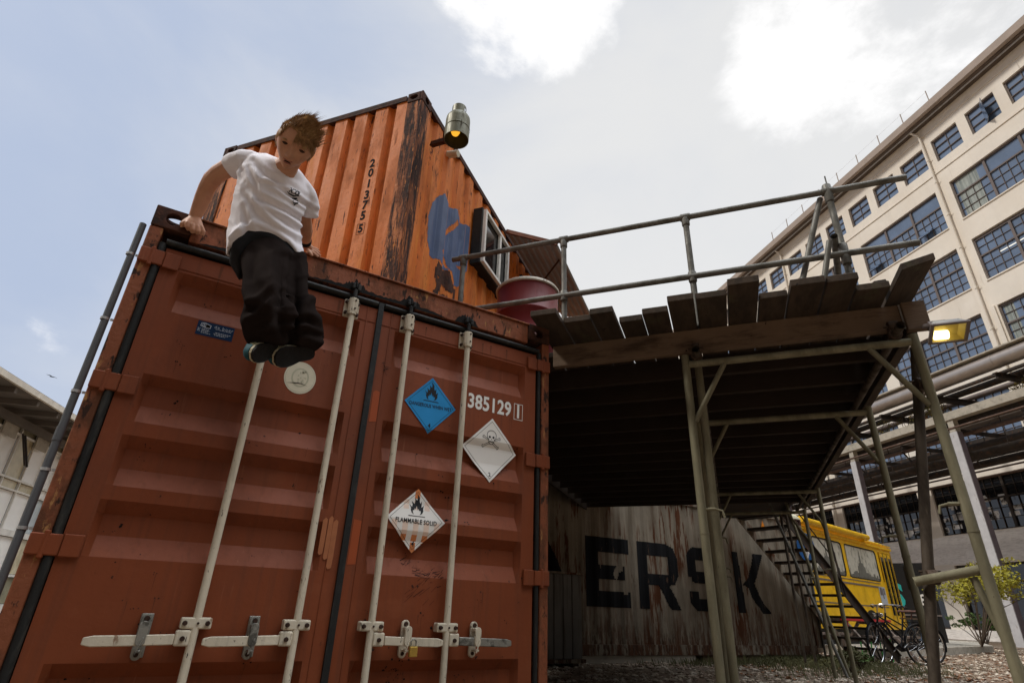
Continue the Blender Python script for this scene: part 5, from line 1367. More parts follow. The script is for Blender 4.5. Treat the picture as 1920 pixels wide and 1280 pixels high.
# ================================================================== glass building at the left (frame L)
def glass_hall():
    t = thing('glass_hall', 'glazed hall with a flat overhanging roof at the far left beyond the grey pipe', 'building', (0, 0, 0), 'L')
    Y0, Y1, ZR = -16, 14, 6.6
    m = MB(); m.box(Y0, Y1, -.10, .0, 6.42, 6.60); m.build('roof_edge', pmat('cream_fascia', (.75, .70, .60), .6, layers=[dict(c=(.4, .35, .3), s=(2, 2, 2), lo=.55, hi=.7)]), t)
    m = MB(); m.box(Y0, Y1, .001, 9, 6.50, 6.66); m.box(Y0, Y1, .001, 9, 6.40, 6.44)
    x = Y0
    while x < Y1: m.box(x, x+.12, .02, 2.2, 6.22, 6.395); x += 1.3
    m.box(Y0, Y1, 1.25, 1.40, 5.95, 6.215)
    m.build('roof', pmat('grey_brown_sheet_soffit', (.16, .14, .12), .7, var=.2, vscale=1), t)
    m = MB(); m.box(Y0, Y1, 1.625, 1.64, 0, 6.2); m.build('glazing', MAT['glass_dark'], t)
    rn = random.Random(15)
    pm = [pmat('white_glare_pane', (.95, .94, .90), .3, var=.03), pmat('cream_pane', (.62, .55, .38), .25, layers=[dict(c=(.45, .38, .24), s=(1.2, 1.2, .6), lo=.48, hi=.6)]), pmat('pale_blue_pane', (.50, .56, .58), .25, var=.1, vscale=.6), pmat('olive_blind', (.30, .28, .19), .6, var=.2)]  # white pane colour stands in for glare on the glass
    x = Y0; k = 0
    for mi, nm in ((0, 'bright'), (1, 'cream'), (2, 'blue'), (3, 'olive')): pass
    P4 = [MB() for _ in pm]
    while x < Y1-1:
        near = x < .0
        for z0, z1, opts in ((5.82, 6.2, (3, 3, 3)), (4.37, 5.75, (0, 0, 1) if near else (1, 1, 0)), (4.02, 4.29, (1, 0)), (2.72, 3.94, (2, 0, 2)), (1.3, 2.48, (0, 1)), (.32, 1.18, (3, 1))):
            P4[rn.choice(opts)].box(x+.14, x+1.03, 1.60, 1.622, z0, z1)
        x += 1.05
    for q, mt_ in zip(P4, pm): o = q.build('pane', mt_, t); o['kind'] = 'stuff'
    m = MB()
    x = Y0
    k = 0
    while x < Y1-.2:
        w = .05 if k % 3 else .12
        m.box(x, x+w, 1.52, 1.595, 0, 6.2); x += 1.05; k += 1
    for z, h in ((5.75, .07), (4.3, .07), (3.95, .06), (2.5, .20), (1.2, .08), (.0, .3)): m.box(Y0, Y1, 1.50, 1.593, z, z+h)
    m.build('glazing_bars', MAT['white_frame'], t)
    for i in range(7): m = MB(); m.box(3.8-i*2.1, 4.6-i*2.1, 1.43, 1.48, 5.55, 6.1); m.build('blind_box', MAT['conc'], t)
    m = MB(); m.obox((.9, 1.0, 4.7), (.9, 1.45, 5.8), .06, .06); m.obox((.75, 1.0, 4.72), (.75, 1.45, 5.82), .05, .05); m.build('roof_strut', MAT['iron'], t)
    m = MB(); m.box(-4.6, -.6, 1.42, 1.47, 1.75, 2.35); m.build('orange_panel', pmat('orange_panel', (.65, .30, .05), .5, layers=[dict(c=(.7, .6, .5), s=1.6, lo=.55, hi=.6)]), t)
glass_hall()

def bird():
    c = Vector((-6.82, 36.89, 12.0))
    t = thing('bird', 'tiny dark bird flying in the sky above the glass hall', 'bird', c)
    q = lambda x, y, z: c+Vector((x, y, z))*.45
    m = MB(); m.tube([q(-.25, 0, 0), q(-.1, 0, .02), q(.12, 0, .02), q(.3, 0, -.02)], [.005, .028, .028, .007], 8); m.build('body', MAT['dark'], t, smooth=True)
    for s in (-1, 1):
        m = MB(); m.add([q(-.08, 0, .04), q(.1, 0, .04), q(.05+s*.22, s*.25, .12), q(s*.55, s*.5, .06), q(s*.25-.05, s*.25, .10)], [(0, 1, 2, 3, 4)]); m.build('wing', MAT['dark'], t, solid=.008)
bird()
# ================================================================== yellow tram car (frame T: x to its front, y to its far side)
def tram():
    t = thing('tram_car', 'old yellow tram car with pale screened windows standing behind the steel stairs', 'tram', (-4, 1.2, 0), 'T')
    X0, X1, W_ = -7.25, .0, 2.3; zf, zw0, zw1, zr = .55, 1.90, 2.80, 3.02
    wins = [(-7.1, -6.72), (-6.5, -4.5), (-4.25, -1.75)]
    m = MB()
    def side(y0, y1):
        m.box(X0, X1-.25, y0, y1, zf, zw0)
        m.box(X0, X1-.25, y0, y1, zw1, zr)
        xs = [X0]+[v for w in wins for v in w]+[X1-1.50]
        for i in range(0, len(xs), 2): m.box(xs[i], xs[i+1], y0, y1, zw0, zw1)
        m.box(X1-.35, X1-.25, y0, y1, zw0, zw1)
    side(0, .05); side(W_-.05, W_)
    m.box(X1-1.5, X1-.352, .0505, .056, zw0, zw1)
    m.loft([[(X1-.25, 0, z), (X1-.02, .25, z), (X1, .55, z), (X1, W_-.55, z), (X1-.02, W_-.25, z), (X1-.25, W_, z), (X1-.30, W_, z), (X1-.30, 0, z)] for z in (zf, zr)])
    m.box(X0, X0+.05, .051, W_-.051, zf, zr)
    m.build('body', MAT['yellow'], t, bevel=.01)
    m = MB(); n = 10
    pr = [(W_/2-W_/2*math.cos(math.pi*k/n), zr+.002+.26*math.sin(math.pi*k/n)) for k in range(n+1)]
    m.loft([[(x, y*s_+(1-s_)*W_/2, zr+.002+(z-zr-.002)*s2) for y, z in pr] for x, s_, s2 in ((X0, 1, 1), (X1-.5, 1, 1), (X1-.05, .9, .35))]); m.box(X0, X1-.2, -.04, -.002, zr-.10, zr-.03); m.box(X0, X1-.2, -.03, -.002, zr+.01, zr+.05)
    m.build('roof', MAT['yellow'], t, smooth=True)
    m = MB(); m.tube([(X0, -.10, zr+.12), (X1-2.45, -.10, zr+.12)], .085, 12); m.box(X0, X1-2.5, -.10, -.045, zr+.02, zr+.1); m.box(X1-2.9, X1-2.84, -.15, -.002, zr-.05, zr+.18); m.build('awning_roll', MAT['yellow'], t, smooth=True)
    for i, (a, b) in enumerate(wins):
        m = MB(); c = .12; pts = []
        for cx, cz, a0 in ((b-c, zw1-c, 0), (a+c, zw1-c, 90), (a+c, zw0+c, 180), (b-c, zw0+c, 270)):
            for k in range(5): q = R(a0+22.5*k); pts.append((cx+c*math.cos(q), cz+c*math.sin(q)))
        m.prism(pts, lambda x, z, d: (x, .018+d, z), .01)
        w = m.build('window', MAT['mural'], t)
        m = MB(); rn = random.Random(20+i)
        x = a+.05; 
        poly = [(a+.03, zw0+.03)]
        while x < b-.12: h = rn.uniform(.08, .20); poly += [(x, zw0+h), (x+.10, zw0+h)]; x += .10+rn.uniform(.0, .03)
        poly += [(b-.03, zw0+.03)]; m.prism(poly, lambda x, z, d: (x, .0145+d, z), .003)
        if i > 0:
            cx = (a+b)/2-.15
            m.prism([(cx-.32, zw0+.035), (cx-.30, zw0+.34), (cx-.2, zw0+.36), (cx-.18, zw0+.42), (cx-.05, zw0+.46), (cx-.015, zw0+.80), (cx+.015, zw0+.80), (cx+.05, zw0+.46), (cx+.18, zw0+.42), (cx+.2, zw0+.36), (cx+.30, zw0+.34), (cx+.32, zw0+.035)], lambda x, z, d: (x, .011+d, z), .003)
        m.build('skyline_print', MAT['mural_dark'], w)
        m = MB(); m.tube([(x, .012, z) for x, z in pts]+[(pts[0][0], .012, pts[0][1])], .022, 6); m.build('rubber_seal', MAT['dark'], w)
    for k in range(3):
        m = MB(); a = X1-1.42+k*.36; m.box(a, a+.29, -.016, -.003, .70, 2.78); d = m.build('door', MAT['yellow'], t, bevel=.006)
        m = MB(); m.box(a+.05, a+.24, -.022, -.0165, .95, 2.66); m.build('door_glass', MAT['glass_dark'], d)
        m = MB(); m.box(a+.292, a+.352, -.012, -.003, .70, 2.78); m.build('door_seal', MAT['dark'], d)
    m = MB(); m.box(X0, X1-1.9, -.012, -.001, 1.70, 1.745); m.box(X0, X1-1.6, -.008, -.001, 1.15, 1.18); m.box(X0, X1-1.9, -.010, -.001, 1.82, 1.84); m.build('trim_strip', MAT['winframe'], t)
    m = MB(); m.box(X1-2.15, X1-1.62, -.014, -.002, 1.25, 1.74); p = m.build('poster', MAT['label_grey'], t)
    m = MB(); m.box(X1-2.1, X1-1.95, -.019, -.0145, 1.5, 1.72); m.box(X1-1.92, X1-1.85, -.019, -.0145, 1.4, 1.70); m.box(X1-1.8, X1-1.7, -.019, -.0145, 1.52, 1.70); m.build('poster_print', MAT['winframe'], p)
    m = MB(); m.box(X0+.2, X1-.4, .1, W_-.1, .12, .548); m.build('underframe', MAT['dark'], t)
    m = MB()
    n = 12; m.prism([(X1-3.2+.62*math.cos(math.pi*k/n), .56+.50*math.sin(math.pi*k/n)) for k in range(n+1)], lambda x, z, d: (x, -.010+d, z), .008); m.build('wheel_arch', MAT['dark'], t)
    for x in (X1-3.2, X1-6.5):
        m = MB(); m.lathe([(0, -.05), (.38, -.05), (.42, .0), (.42, .1), (0, .1)], (x, .02+.15, .42), 24, 'y'); m.build('wheel', MAT['tyre'], t, smooth=True)
    m = MB(); m.tube([(X1+.05, -.15, 2.5), (X1+.35, -.2, 2.55)], .02, 6); m.box(X1+.28, X1+.42, -.28, -.12, 1.75, 2.5); m.build('mirror', MAT['dark'], t, bevel=.02)
    m = MB(); add_text(m, 'S', .95, lambda x, z: (X1+1.35+x, .9, 1.35+z), bold=.03); 
    return t
tram()
def hull(label, c, L_, W_, H, mat, rz, stripes=None):
    t = thing('boat', label, 'boat', c, 'W', rz)
    m = MB(); rings = []; n = 18
    ca, sa = math.cos(R(rz)), math.sin(R(rz))
    for k in range(n+1):
        s = -1+2*k/n; f = math.sqrt(max(0, 1-abs(s)**2.4)); r = []
        for j in range(16):
            a = 2*math.pi*j/16; y = W_*f*math.cos(a); z = H*f*(math.sin(a) if math.sin(a) < 0 else .8*math.sin(a)); x = s*L_
            r.append((c[0]+x*ca-y*sa, c[1]+x*sa+y*ca, c[2]+z+.10*s*s))
        rings.append(r)
    m.loft(rings); m.build('hull', mat, t, smooth=True)
    if stripes:
        m = MB()
        for s in stripes:
            rr = []
            for q in (s-.02, s+.02):
                f = math.sqrt(max(0, 1-abs(q)**2.4)); rr.append([(c[0]+q*L_*ca-W_*1.01*f*math.cos(a)*sa, c[1]+q*L_*sa+W_*1.01*f*math.cos(a)*ca, c[2]+H*1.01*f*(math.sin(a) if math.sin(a) < 0 else .8*math.sin(a))+.1*q*q) for a in [2*math.pi*j/16 for j in range(16)]])
            m.loft(rr, cap=False)
        m.build('strap', MAT['dark'], t)
hull('rounded yellow plastic boat on the white container, seen through the stairs', (13.3, 6.15, 3.01), 1.75, .42, .30, pmat('yellow_plastic_hull', (.75, .58, .03), .4, layers=[dict(c=(.72, .68, .5), s=(.6, .6, .6), lo=.5, hi=.6)]), 8)
hull('small lime green boat with dark straps on the white container', (12.0, 5.35, 2.95), 1.0, .3, .24, pmat('lime_plastic_hull', (.42, .62, .08), .4), 4, (-.5, -.15, .25, .6))

def shop_board():
    t = thing('sign_board', 'upright black board with a teal letter standing behind the tram', 'sign board', (24.3, 8.4, .19))
    A_, B_ = Vector((24.0, 9.1, 0)), Vector((24.65, 7.71, 0)); d = (B_-A_).normalized(); n_ = Vector((d.y, -d.x, 0))
    if n_.dot(Vector((-1, 0, 0))) < 0: n_ = -n_
    def P(x, z, o=0): q = A_+d*x+n_*o; return (q.x, q.y, z)
    w = (B_-A_).length; m = MB()
    m.add([P(0, .19), P(w, .19), P(w, 2.75), P(0, 2.75), P(0, .19, -.08), P(w, .19, -.08), P(w, 2.75, -.08), P(0, 2.75, -.08)], [(0, 1, 2, 3), (7, 6, 5, 4), (0, 4, 5, 1), (1, 5, 6, 2), (2, 6, 7, 3), (3, 7, 4, 0)]); m.build('board', MAT['dark'], t)
    m = MB(); add_text(m, 'S', 1.05, lambda x, z: P(.36+x, 1.62+z, .012), bold=.04, sx=.85); m.build('letter', MAT['teal'], t)
    m = MB(); add_text(m, '8', .50, lambda x, z: P(1.12+x, 1.50+z, .012), bold=.01); m.build('numeral', MAT['white'], t)
    m = MB(); m.obox(P(0, 1.02, .01), P(w, 1.02, .01), .015, .05); m.build('crossbar', MAT['winframe'], t)
shop_board()

# ================================================================== bicycle, table and small things
def bicycle(label, P0, P1, lean=3, full=True, group=None):
    """P0 rear wheel contact, P1 front wheel contact"""
    P0 = Vector(P0+(0,)); P1 = Vector(P1+(0,)); d = (P1-P0); wb = d.length; d.normalize()
    ang = math.degrees(math.atan2(d.y, d.x)); t = thing('bicycle', label, 'bicycle', P0, 'W', ang)
    n_ = Vector((-d.y, d.x, 0)); up = (Vector((0, 0, 1))+n_*math.tan(R(lean))).normalized()
    k = wb/1.06
    def Q(x, z, y=0): return P0+d*x*k+up*z*k+n_*y*k
    rw = .345
    st_ = R(22) if full else 0
    ds = (d*math.cos(st_)+n_*math.sin(st_)).normalized()
    for i, (x, nm) in enumerate(((0, 'wheel'), (1.06, 'wheel'))):
        st = 0
        m = MB(); n = 40
        Q0 = Q
        if i == 1 and full:      # front wheel turned on its fork
            hub = Q(1.06, 0)
            def Q(xx, z, y=0, hub=hub): return hub+ds*(xx-1.06)*k+up*z*k+Vector((-ds.y, ds.x, 0))*y*k
        m.tube([Q(x+rw*math.cos(2*math.pi*j/n), rw+rw*math.sin(2*math.pi*j/n)) for j in range(n+1)], .020*k, 8, cap=False)
        w = m.build('wheel', MAT['tyre'], t, smooth=True)
        m = MB(); m.tube([Q(x+(rw-.025)*math.cos(2*math.pi*j/n), rw+(rw-.025)*math.sin(2*math.pi*j/n)) for j in range(n+1)], .009*k, 6, cap=False); m.build('rim', MAT['chrome'], w, smooth=True)
        m = MB()
        for j in range(18): a = 2*math.pi*j/18; m.tube([Q(x, rw, .02*(-1)**j), Q(x+(rw-.03)*math.cos(a), rw+(rw-.03)*math.sin(a))], .0016*k, 4)
        m.tube([Q(x, rw, -.05), Q(x, rw, .05)], .018*k, 8); m.build('spokes', MAT['chrome'], w)
        m = MB()   # mudguard
        a0, a1 = (10, 200) if i == 0 else (20, 165)
        rr = []
        for j in range(15):
            a = R(a0+(a1-a0)*j/14); rr.append([Q(x+q*math.cos(a), rw+q*math.sin(a), y) for q, y in ((rw+.022, -.028), (rw+.032, 0), (rw+.022, .028), (rw+.018, .028), (rw+.026, 0), (rw+.018, -.028))])
        m.loft(rr); m.build('mudguard', MAT['bikeblack'], t, smooth=True)
        Q = Q0
    bb, seat, head_t, head_b = (.46, .30), (.30, .80), (.90, .88), (.935, .72)
    m = MB()
    for a, b, r in ((bb, seat, .015), (bb, head_b, .017), ((.33, .70), head_t, .014) if False else ((.36, .58), (.91, .83), .014), (head_t, head_b, .018)): m.tube([Q(*a), Q(*b)], r*k, 10)
    for s in (-1, 1): m.tube([Q(0, rw, s*.05), Q(bb[0], bb[1], s*.03)], .009*k, 6); m.tube([Q(0, rw, s*.05), Q(.32, .74, s*.02)], .008*k, 6); m.tube([Q(*head_b, s*.02), Q(.99, .55, s*.045), Q(1.06, rw, s*.05)], .011*k, 8)
    m.build('frame', MAT['bikeblack'], t, smooth=True)
    m = MB(); m.tube([Q(*head_t), Q(.88, 1.02)], .011*k, 8); m.tube([Q(.70, .99, -.29), Q(.78, 1.02, -.24), Q(.88, 1.03, -.12), Q(.92, 1.01, 0), Q(.88, 1.03, .12), Q(.78, 1.02, .24), Q(.70, .99, .29)], .011*k, 8); m.build('handlebar', MAT['chrome'], t, smooth=True)
    for s in (-1, 1):
        m = MB(); m.tube([Q(.76, 1.01, s*.255), Q(.66, .98, s*.30)], .016*k, 8); m.build('grip', MAT['dark'], t, smooth=True)
    m = MB(); m.tube([Q(.31, .78), Q(.28, .90)], .012*k, 8); m.loft([[Q(x, z+.02*math.sin(a), w*math.cos(a)) for a in [2*math.pi*j/10 for j in range(10)]] for x, z, w in ((.10, .935, .06), (.14, .93, .085), (.22, .925, .075), (.32, .925, .035), (.40, .92, .015))]); m.build('saddle', MAT['leather'], t, smooth=True)
    m = MB(); m.box(0, 0, 0, 0, 0, 0) if False else None
    for s in (-1, 1): m.obox(Q(-.20, .735, s*.05), Q(.24, .735, s*.05), .012, .012); m.obox(Q(0, rw, s*.055), Q(-.08, .73, s*.055), .008, .008)
    m.obox(Q(-.2, .735, -.05), Q(-.2, .735, .05), .012, .012); m.obox(Q(.1, .735, -.05), Q(.1, .735, .05), .012, .012); m.build('carrier', MAT['bikeblack'], t)
    m = MB(); m.prism([(x, z) for x, z in ((-.02, .30), (.02, .42), (.42, .37), (.56, .30), (.42, .22), (.02, .27))], lambda x, z, dd: Q(x, z, -.045-dd), .012); m.build('chain_guard', MAT['bikeblack'], t)
    m = MB(); m.tube([Q(.46, .30, -.08), Q(.58, .22, -.08), Q(.58, .22, -.17)], .009*k, 6); m.build('pedal_crank', MAT['chrome'], t); m = MB(); m.tube([Q(.46, .30, .06), Q(.34, .38, .06), Q(.34, .38, .15)], .009*k, 6); m.build('pedal_crank', MAT['chrome'], t)
    m = MB(); m.tube([Q(-.05, .72, .03), Q(-.10, .60, .08), Q(.0, .40, .10)], .010*k, 6); m.build('strap', MAT['redp'], t)
    m = MB(); m.tube([Q(.98, .84), Q(1.04, .84)], [.035*k, .045*k], 12); m.build('headlight', MAT['chrome'], t, smooth=True)
bicycle('black roadster bicycle with brown saddle parked in front of the picnic table', (13.70, 3.46), (12.66, 3.74), 4)
bicycle('second bicycle mostly hidden behind the leaning dark tube', (14.45, 3.62), (13.42, 3.98), 3)

def picnic_table():
    # frame along x from A to B
    A_, B_ = Vector((13.15, 4.72, 0)), Vector((15.75, 5.05, 0)); d = (B_-A_); L_ = d.length; d.normalize(); n_ = Vector((-d.y, d.x, 0))
    t = thing('picnic_table', 'weathered picnic table with red edged top between the stairs and the bicycles', 'picnic table', (A_+B_)/2, 'W', math.degrees(math.atan2(d.y, d.x)))
    def beam(m, a, b, w, h): m.obox(A_+d*a[0]+n_*a[1]+Vector((0, 0, a[2])), A_+d*b[0]+n_*b[1]+Vector((0, 0, b[2])), w, h)
    for y in (.0, .21, .42): m = MB(); beam(m, (0, y, .755), (L_, y, .755), .19, .045); m.build('table_board', MAT['table'], t)
    m = MB(); beam(m, (0, -.11, .765), (L_, -.11, .765), .02, .05); beam(m, (.3, -.1, .60), (.3, -.1, .72), .02, .03); m.build('red_edge', MAT['redp'], t)
    for y in (-.55, .95): m = MB(); beam(m, (0, y, .45), (L_, y, .45), .22, .045); m.build('bench_board', MAT['table'], t)
    for x in (.35, L_-.35):
        m = MB(); beam(m, (x, -.05, .72), (x+.001, -.60, .0), .09, .045); beam(m, (x, .47, .72), (x+.001, .98, .0), .09, .045); beam(m, (x+.06, -.62, .40), (x+.06, 1.02, .40), .04, .09); beam(m, (x+.06, -.08, .71), (x+.06, .5, .71), .04, .06); m.build('leg', MAT['table'], t)
    tt = thing('newspaper', 'crumpled newspaper lying on the picnic table', 'newspaper', A_+d*.45+n_*.1+Vector((0, 0, .78)))
    m = MB(); m.grid([0, .1, .2, .3, .42], [0, .12, .26], lambda x, y: A_+d*(.3+x)+n_*(y)+Vector((0, 0, .79+.03*math.sin(x*14)+.02*y))); m.build('sheet', MAT['white'], tt, solid=.004)
picnic_table()
def small_things():
    # green tubular chair, blue trestle
    t = thing('chair_frame', 'bright green tubular chair frame beside the bicycle', 'chair', (14.0, 4.35, 0))
    for y in (4.2, 4.6): m = MB(); m.tube([(13.7, y, 0), (13.72, y, .42), (14.12, y+.02, .43), (14.16, y+.02, .40), (14.10, y+.02, .0)], .014, 8); m.build('leg_frame', MAT['greenp'], t, smooth=True)
    m = MB(); m.tube([(13.72, 4.2, .42), (13.72, 4.6, .42)], .014, 8); m.grid([13.74, 13.9, 14.1], [4.22, 4.6], lambda x, y: (x, y, .41)); m.build('seat', MAT['dark'], t, solid=.006)
    t = thing('stool', 'blue metal folding stool on the concrete platform', 'stool', (20.9, 6.8, .19))
    m = MB()
    for y in (6.6, 7.0): m.tube([(20.4, y, .2), (20.9, y, .85)], .022, 8); m.tube([(21.3, y, .2), (20.8, y, .85)], .022, 8); m.tube([(20.4, y, .2), (21.3, y, .2)], .02, 6)
    m.build('leg', MAT['bluep'], t, smooth=True)
    m = MB(); m.box(20.45, 21.2, 6.55, 7.05, .852, .89); m.build('seat', MAT['table'], t)
    m = MB(); a = [(15.5, 4.9), (24.0, 6.2), (30.0, 9.0), (30.0, 12.5), (15.2, 7.6)]
    m.prism(a, lambda x, y, d: (x, y, .004+d), .18); o = m.build('platform', MAT['conc'], None); tag(o, 'low concrete platform under the tram', 'platform', kind='structure')
    # deciduous shrub with yellow leaves before the shop front
    rn = random.Random(31)
    def shrub(label, c, h, w, n, mat, stems=7, size=.055):
        t = thing('shrub', label, 'shrub', c)
        st = MB(); lf = MB()
        for i in range(stems):
            a = rn.uniform(0, 6.28); r = w*rn.uniform(.3, 1); tip = Vector(c)+Vector((r*math.cos(a), r*math.sin(a), h*rn.uniform(.7, 1)))
            mid = Vector(c).lerp(tip, .5)+Vector((rn.uniform(-.1, .1), rn.uniform(-.1, .1), .15*h))
            st.tube([c, mid, tip], [.022, .014, .005], 5)
            for j in range(4):
                b = mid.lerp(tip, rn.random()); e = b+Vector((rn.uniform(-.35, .35)*w, rn.uniform(-.35, .35)*w, rn.uniform(.05, .35)*h)); st.tube([b, e], [.007, .003], 4)
                leaf_cluster(lf, e, (.16*w+.04, .16*w+.04, .09*h), n//(stems*5), size, rn)
            leaf_cluster(lf, tip, (.2*w+.04, .2*w+.04, .08*h), n//(stems*5), size, rn)
        st.build('stem', MAT['twig'], t); lf.build('foliage', mat, t)
    shrub('bare-stemmed shrub with yellow leaves in front of the shop window', (22.6, 5.95, .18), 1.95, 1.45, 3200, MAT['leafy'], 12, .055)
    shrub('low dark green bush at the right end of the concrete platform', (28.6, 8.2, 0), 1.0, .8, 1500, MAT['leafg'], 6)
    shrub('small green weed clump at the foot of the nearest stair poles', (9.95, 2.75, 0), .30, .28, 500, MAT['weed'], 6, .03)
    shrub('leafy weed clump between the stair poles and the bicycle', (10.9, 3.1, 0), .22, .28, 450, MAT['leafg'], 6, .03)
small_things()
SHIRT=[[(0.454,-0.500,2.658),(0.463,-0.517,2.638),(0.471,-0.528,2.624),(0.480,-0.535,2.612),(0.488,-0.541,2.602),(0.497,-0.544,2.593),(0.506,-0.545,2.587),(0.515,-0.544,2.583),(0.525,-0.541,2.589),(0.535,-0.535,2.596),(0.546,-0.528,2.606),(0.557,-0.517,2.617),(0.568,-0.500,2.634),(0.558,-0.483,2.659),(0.549,-0.472,2.668),(0.539,-0.465,2.675),(0.530,-0.459,2.680),(0.520,-0.456,2.683),(0.510,-0.455,2.685),(0.501,-0.456,2.687),(0.491,-0.459,2.688),(0.481,-0.465,2.687),(0.472,-0.472,2.683),(0.462,-0.483,2.678)],
[(0.388,-0.470,2.681),(0.404,-0.499,2.651),(0.420,-0.516,2.631),(0.435,-0.529,2.615),(0.451,-0.538,2.601),(0.467,-0.543,2.591),(0.483,-0.545,2.583),(0.499,-0.543,2.579),(0.516,-0.538,2.584),(0.534,-0.529,2.593),(0.552,-0.516,2.606),(0.571,-0.499,2.622),(0.591,-0.470,2.648),(0.575,-0.441,2.682),(0.558,-0.424,2.699),(0.542,-0.411,2.714),(0.525,-0.402,2.725),(0.507,-0.397,2.734),(0.490,-0.395,2.738),(0.472,-0.397,2.739),(0.455,-0.402,2.737),(0.437,-0.411,2.731),(0.420,-0.424,2.723),(0.402,-0.441,2.712)],
[(0.320,-0.430,2.680),(0.345,-0.469,2.642),(0.370,-0.492,2.618),(0.394,-0.508,2.598),(0.417,-0.520,2.581),(0.441,-0.528,2.569),(0.465,-0.530,2.560),(0.490,-0.528,2.557),(0.515,-0.520,2.565),(0.542,-0.508,2.576),(0.569,-0.492,2.591),(0.597,-0.469,2.611),(0.628,-0.430,2.644),(0.604,-0.391,2.687),(0.579,-0.368,2.711),(0.553,-0.352,2.731),(0.527,-0.340,2.747),(0.501,-0.332,2.760),(0.475,-0.330,2.767),(0.447,-0.332,2.765),(0.421,-0.340,2.759),(0.394,-0.352,2.749),(0.368,-0.368,2.736),(0.343,-0.391,2.717)],
[(0.307,-0.410,2.600),(0.336,-0.455,2.562),(0.363,-0.481,2.538),(0.390,-0.500,2.519),(0.418,-0.514,2.505),(0.445,-0.522,2.495),(0.472,-0.525,2.489),(0.500,-0.522,2.494),(0.529,-0.514,2.505),(0.558,-0.500,2.519),(0.589,-0.481,2.539),(0.622,-0.455,2.563),(0.657,-0.410,2.602),(0.630,-0.365,2.636),(0.601,-0.339,2.657),(0.572,-0.320,2.672),(0.542,-0.306,2.683),(0.511,-0.298,2.690),(0.481,-0.295,2.693),(0.450,-0.298,2.690),(0.420,-0.306,2.683),(0.391,-0.320,2.671),(0.362,-0.339,2.655),(0.334,-0.365,2.635)],
[(0.320,-0.390,2.534),(0.347,-0.437,2.498),(0.374,-0.464,2.476),(0.400,-0.484,2.460),(0.426,-0.499,2.447),(0.452,-0.507,2.439),(0.478,-0.510,2.435),(0.505,-0.507,2.440),(0.532,-0.499,2.449),(0.560,-0.484,2.462),(0.590,-0.464,2.479),(0.621,-0.437,2.502),(0.654,-0.390,2.538),(0.629,-0.343,2.574),(0.602,-0.316,2.595),(0.574,-0.296,2.611),(0.545,-0.281,2.623),(0.516,-0.273,2.630),(0.487,-0.270,2.634),(0.458,-0.273,2.630),(0.429,-0.281,2.622),(0.400,-0.296,2.609),(0.373,-0.316,2.592),(0.346,-0.343,2.570)],
[(0.321,-0.370,2.457),(0.347,-0.417,2.425),(0.373,-0.444,2.407),(0.398,-0.464,2.393),(0.423,-0.479,2.384),(0.448,-0.487,2.379),(0.473,-0.490,2.377),(0.499,-0.487,2.381),(0.525,-0.479,2.389),(0.552,-0.464,2.402),(0.580,-0.444,2.418),(0.610,-0.417,2.439),(0.642,-0.370,2.474),(0.618,-0.323,2.506),(0.591,-0.296,2.524),(0.564,-0.276,2.537),(0.537,-0.261,2.547),(0.509,-0.253,2.552),(0.481,-0.250,2.553),(0.453,-0.253,2.548),(0.425,-0.261,2.540),(0.398,-0.276,2.528),(0.371,-0.296,2.512),(0.346,-0.323,2.491)],
[(0.327,-0.350,2.383),(0.353,-0.397,2.358),(0.378,-0.424,2.346),(0.403,-0.444,2.339),(0.428,-0.459,2.335),(0.453,-0.467,2.335),(0.478,-0.470,2.340),(0.504,-0.467,2.341),(0.530,-0.459,2.345),(0.558,-0.444,2.354),(0.586,-0.424,2.366),(0.615,-0.397,2.383),(0.648,-0.350,2.412),(0.623,-0.303,2.442),(0.597,-0.276,2.459),(0.570,-0.256,2.472),(0.542,-0.241,2.480),(0.514,-0.233,2.485),(0.486,-0.230,2.485),(0.458,-0.233,2.479),(0.431,-0.241,2.469),(0.404,-0.256,2.456),(0.377,-0.276,2.439),(0.351,-0.303,2.417)],
[(0.337,-0.330,2.287),(0.362,-0.379,2.283),(0.386,-0.407,2.291),(0.411,-0.428,2.302),(0.436,-0.443,2.315),(0.467,-0.452,2.311),(0.498,-0.455,2.310),(0.528,-0.452,2.306),(0.558,-0.443,2.299),(0.590,-0.428,2.295),(0.620,-0.407,2.292),(0.652,-0.379,2.291),(0.686,-0.330,2.302),(0.656,-0.281,2.357),(0.628,-0.253,2.375),(0.599,-0.232,2.388),(0.569,-0.217,2.398),(0.539,-0.208,2.403),(0.509,-0.205,2.404),(0.479,-0.208,2.395),(0.449,-0.217,2.383),(0.420,-0.232,2.367),(0.391,-0.253,2.347),(0.364,-0.281,2.323)],
[(0.367,-0.320,2.146),(0.358,-0.370,2.171),(0.349,-0.399,2.206),(0.364,-0.420,2.235),(0.397,-0.436,2.261),(0.430,-0.445,2.290),(0.471,-0.448,2.295),(0.515,-0.445,2.297),(0.556,-0.436,2.284),(0.597,-0.420,2.273),(0.636,-0.399,2.256),(0.675,-0.370,2.240),(0.717,-0.320,2.236),(0.691,-0.270,2.264),(0.661,-0.241,2.284),(0.630,-0.220,2.299),(0.599,-0.204,2.310),(0.567,-0.195,2.317),(0.534,-0.192,2.321),(0.505,-0.195,2.301),(0.476,-0.204,2.277),(0.448,-0.220,2.250),(0.420,-0.241,2.219),(0.394,-0.270,2.185)]]
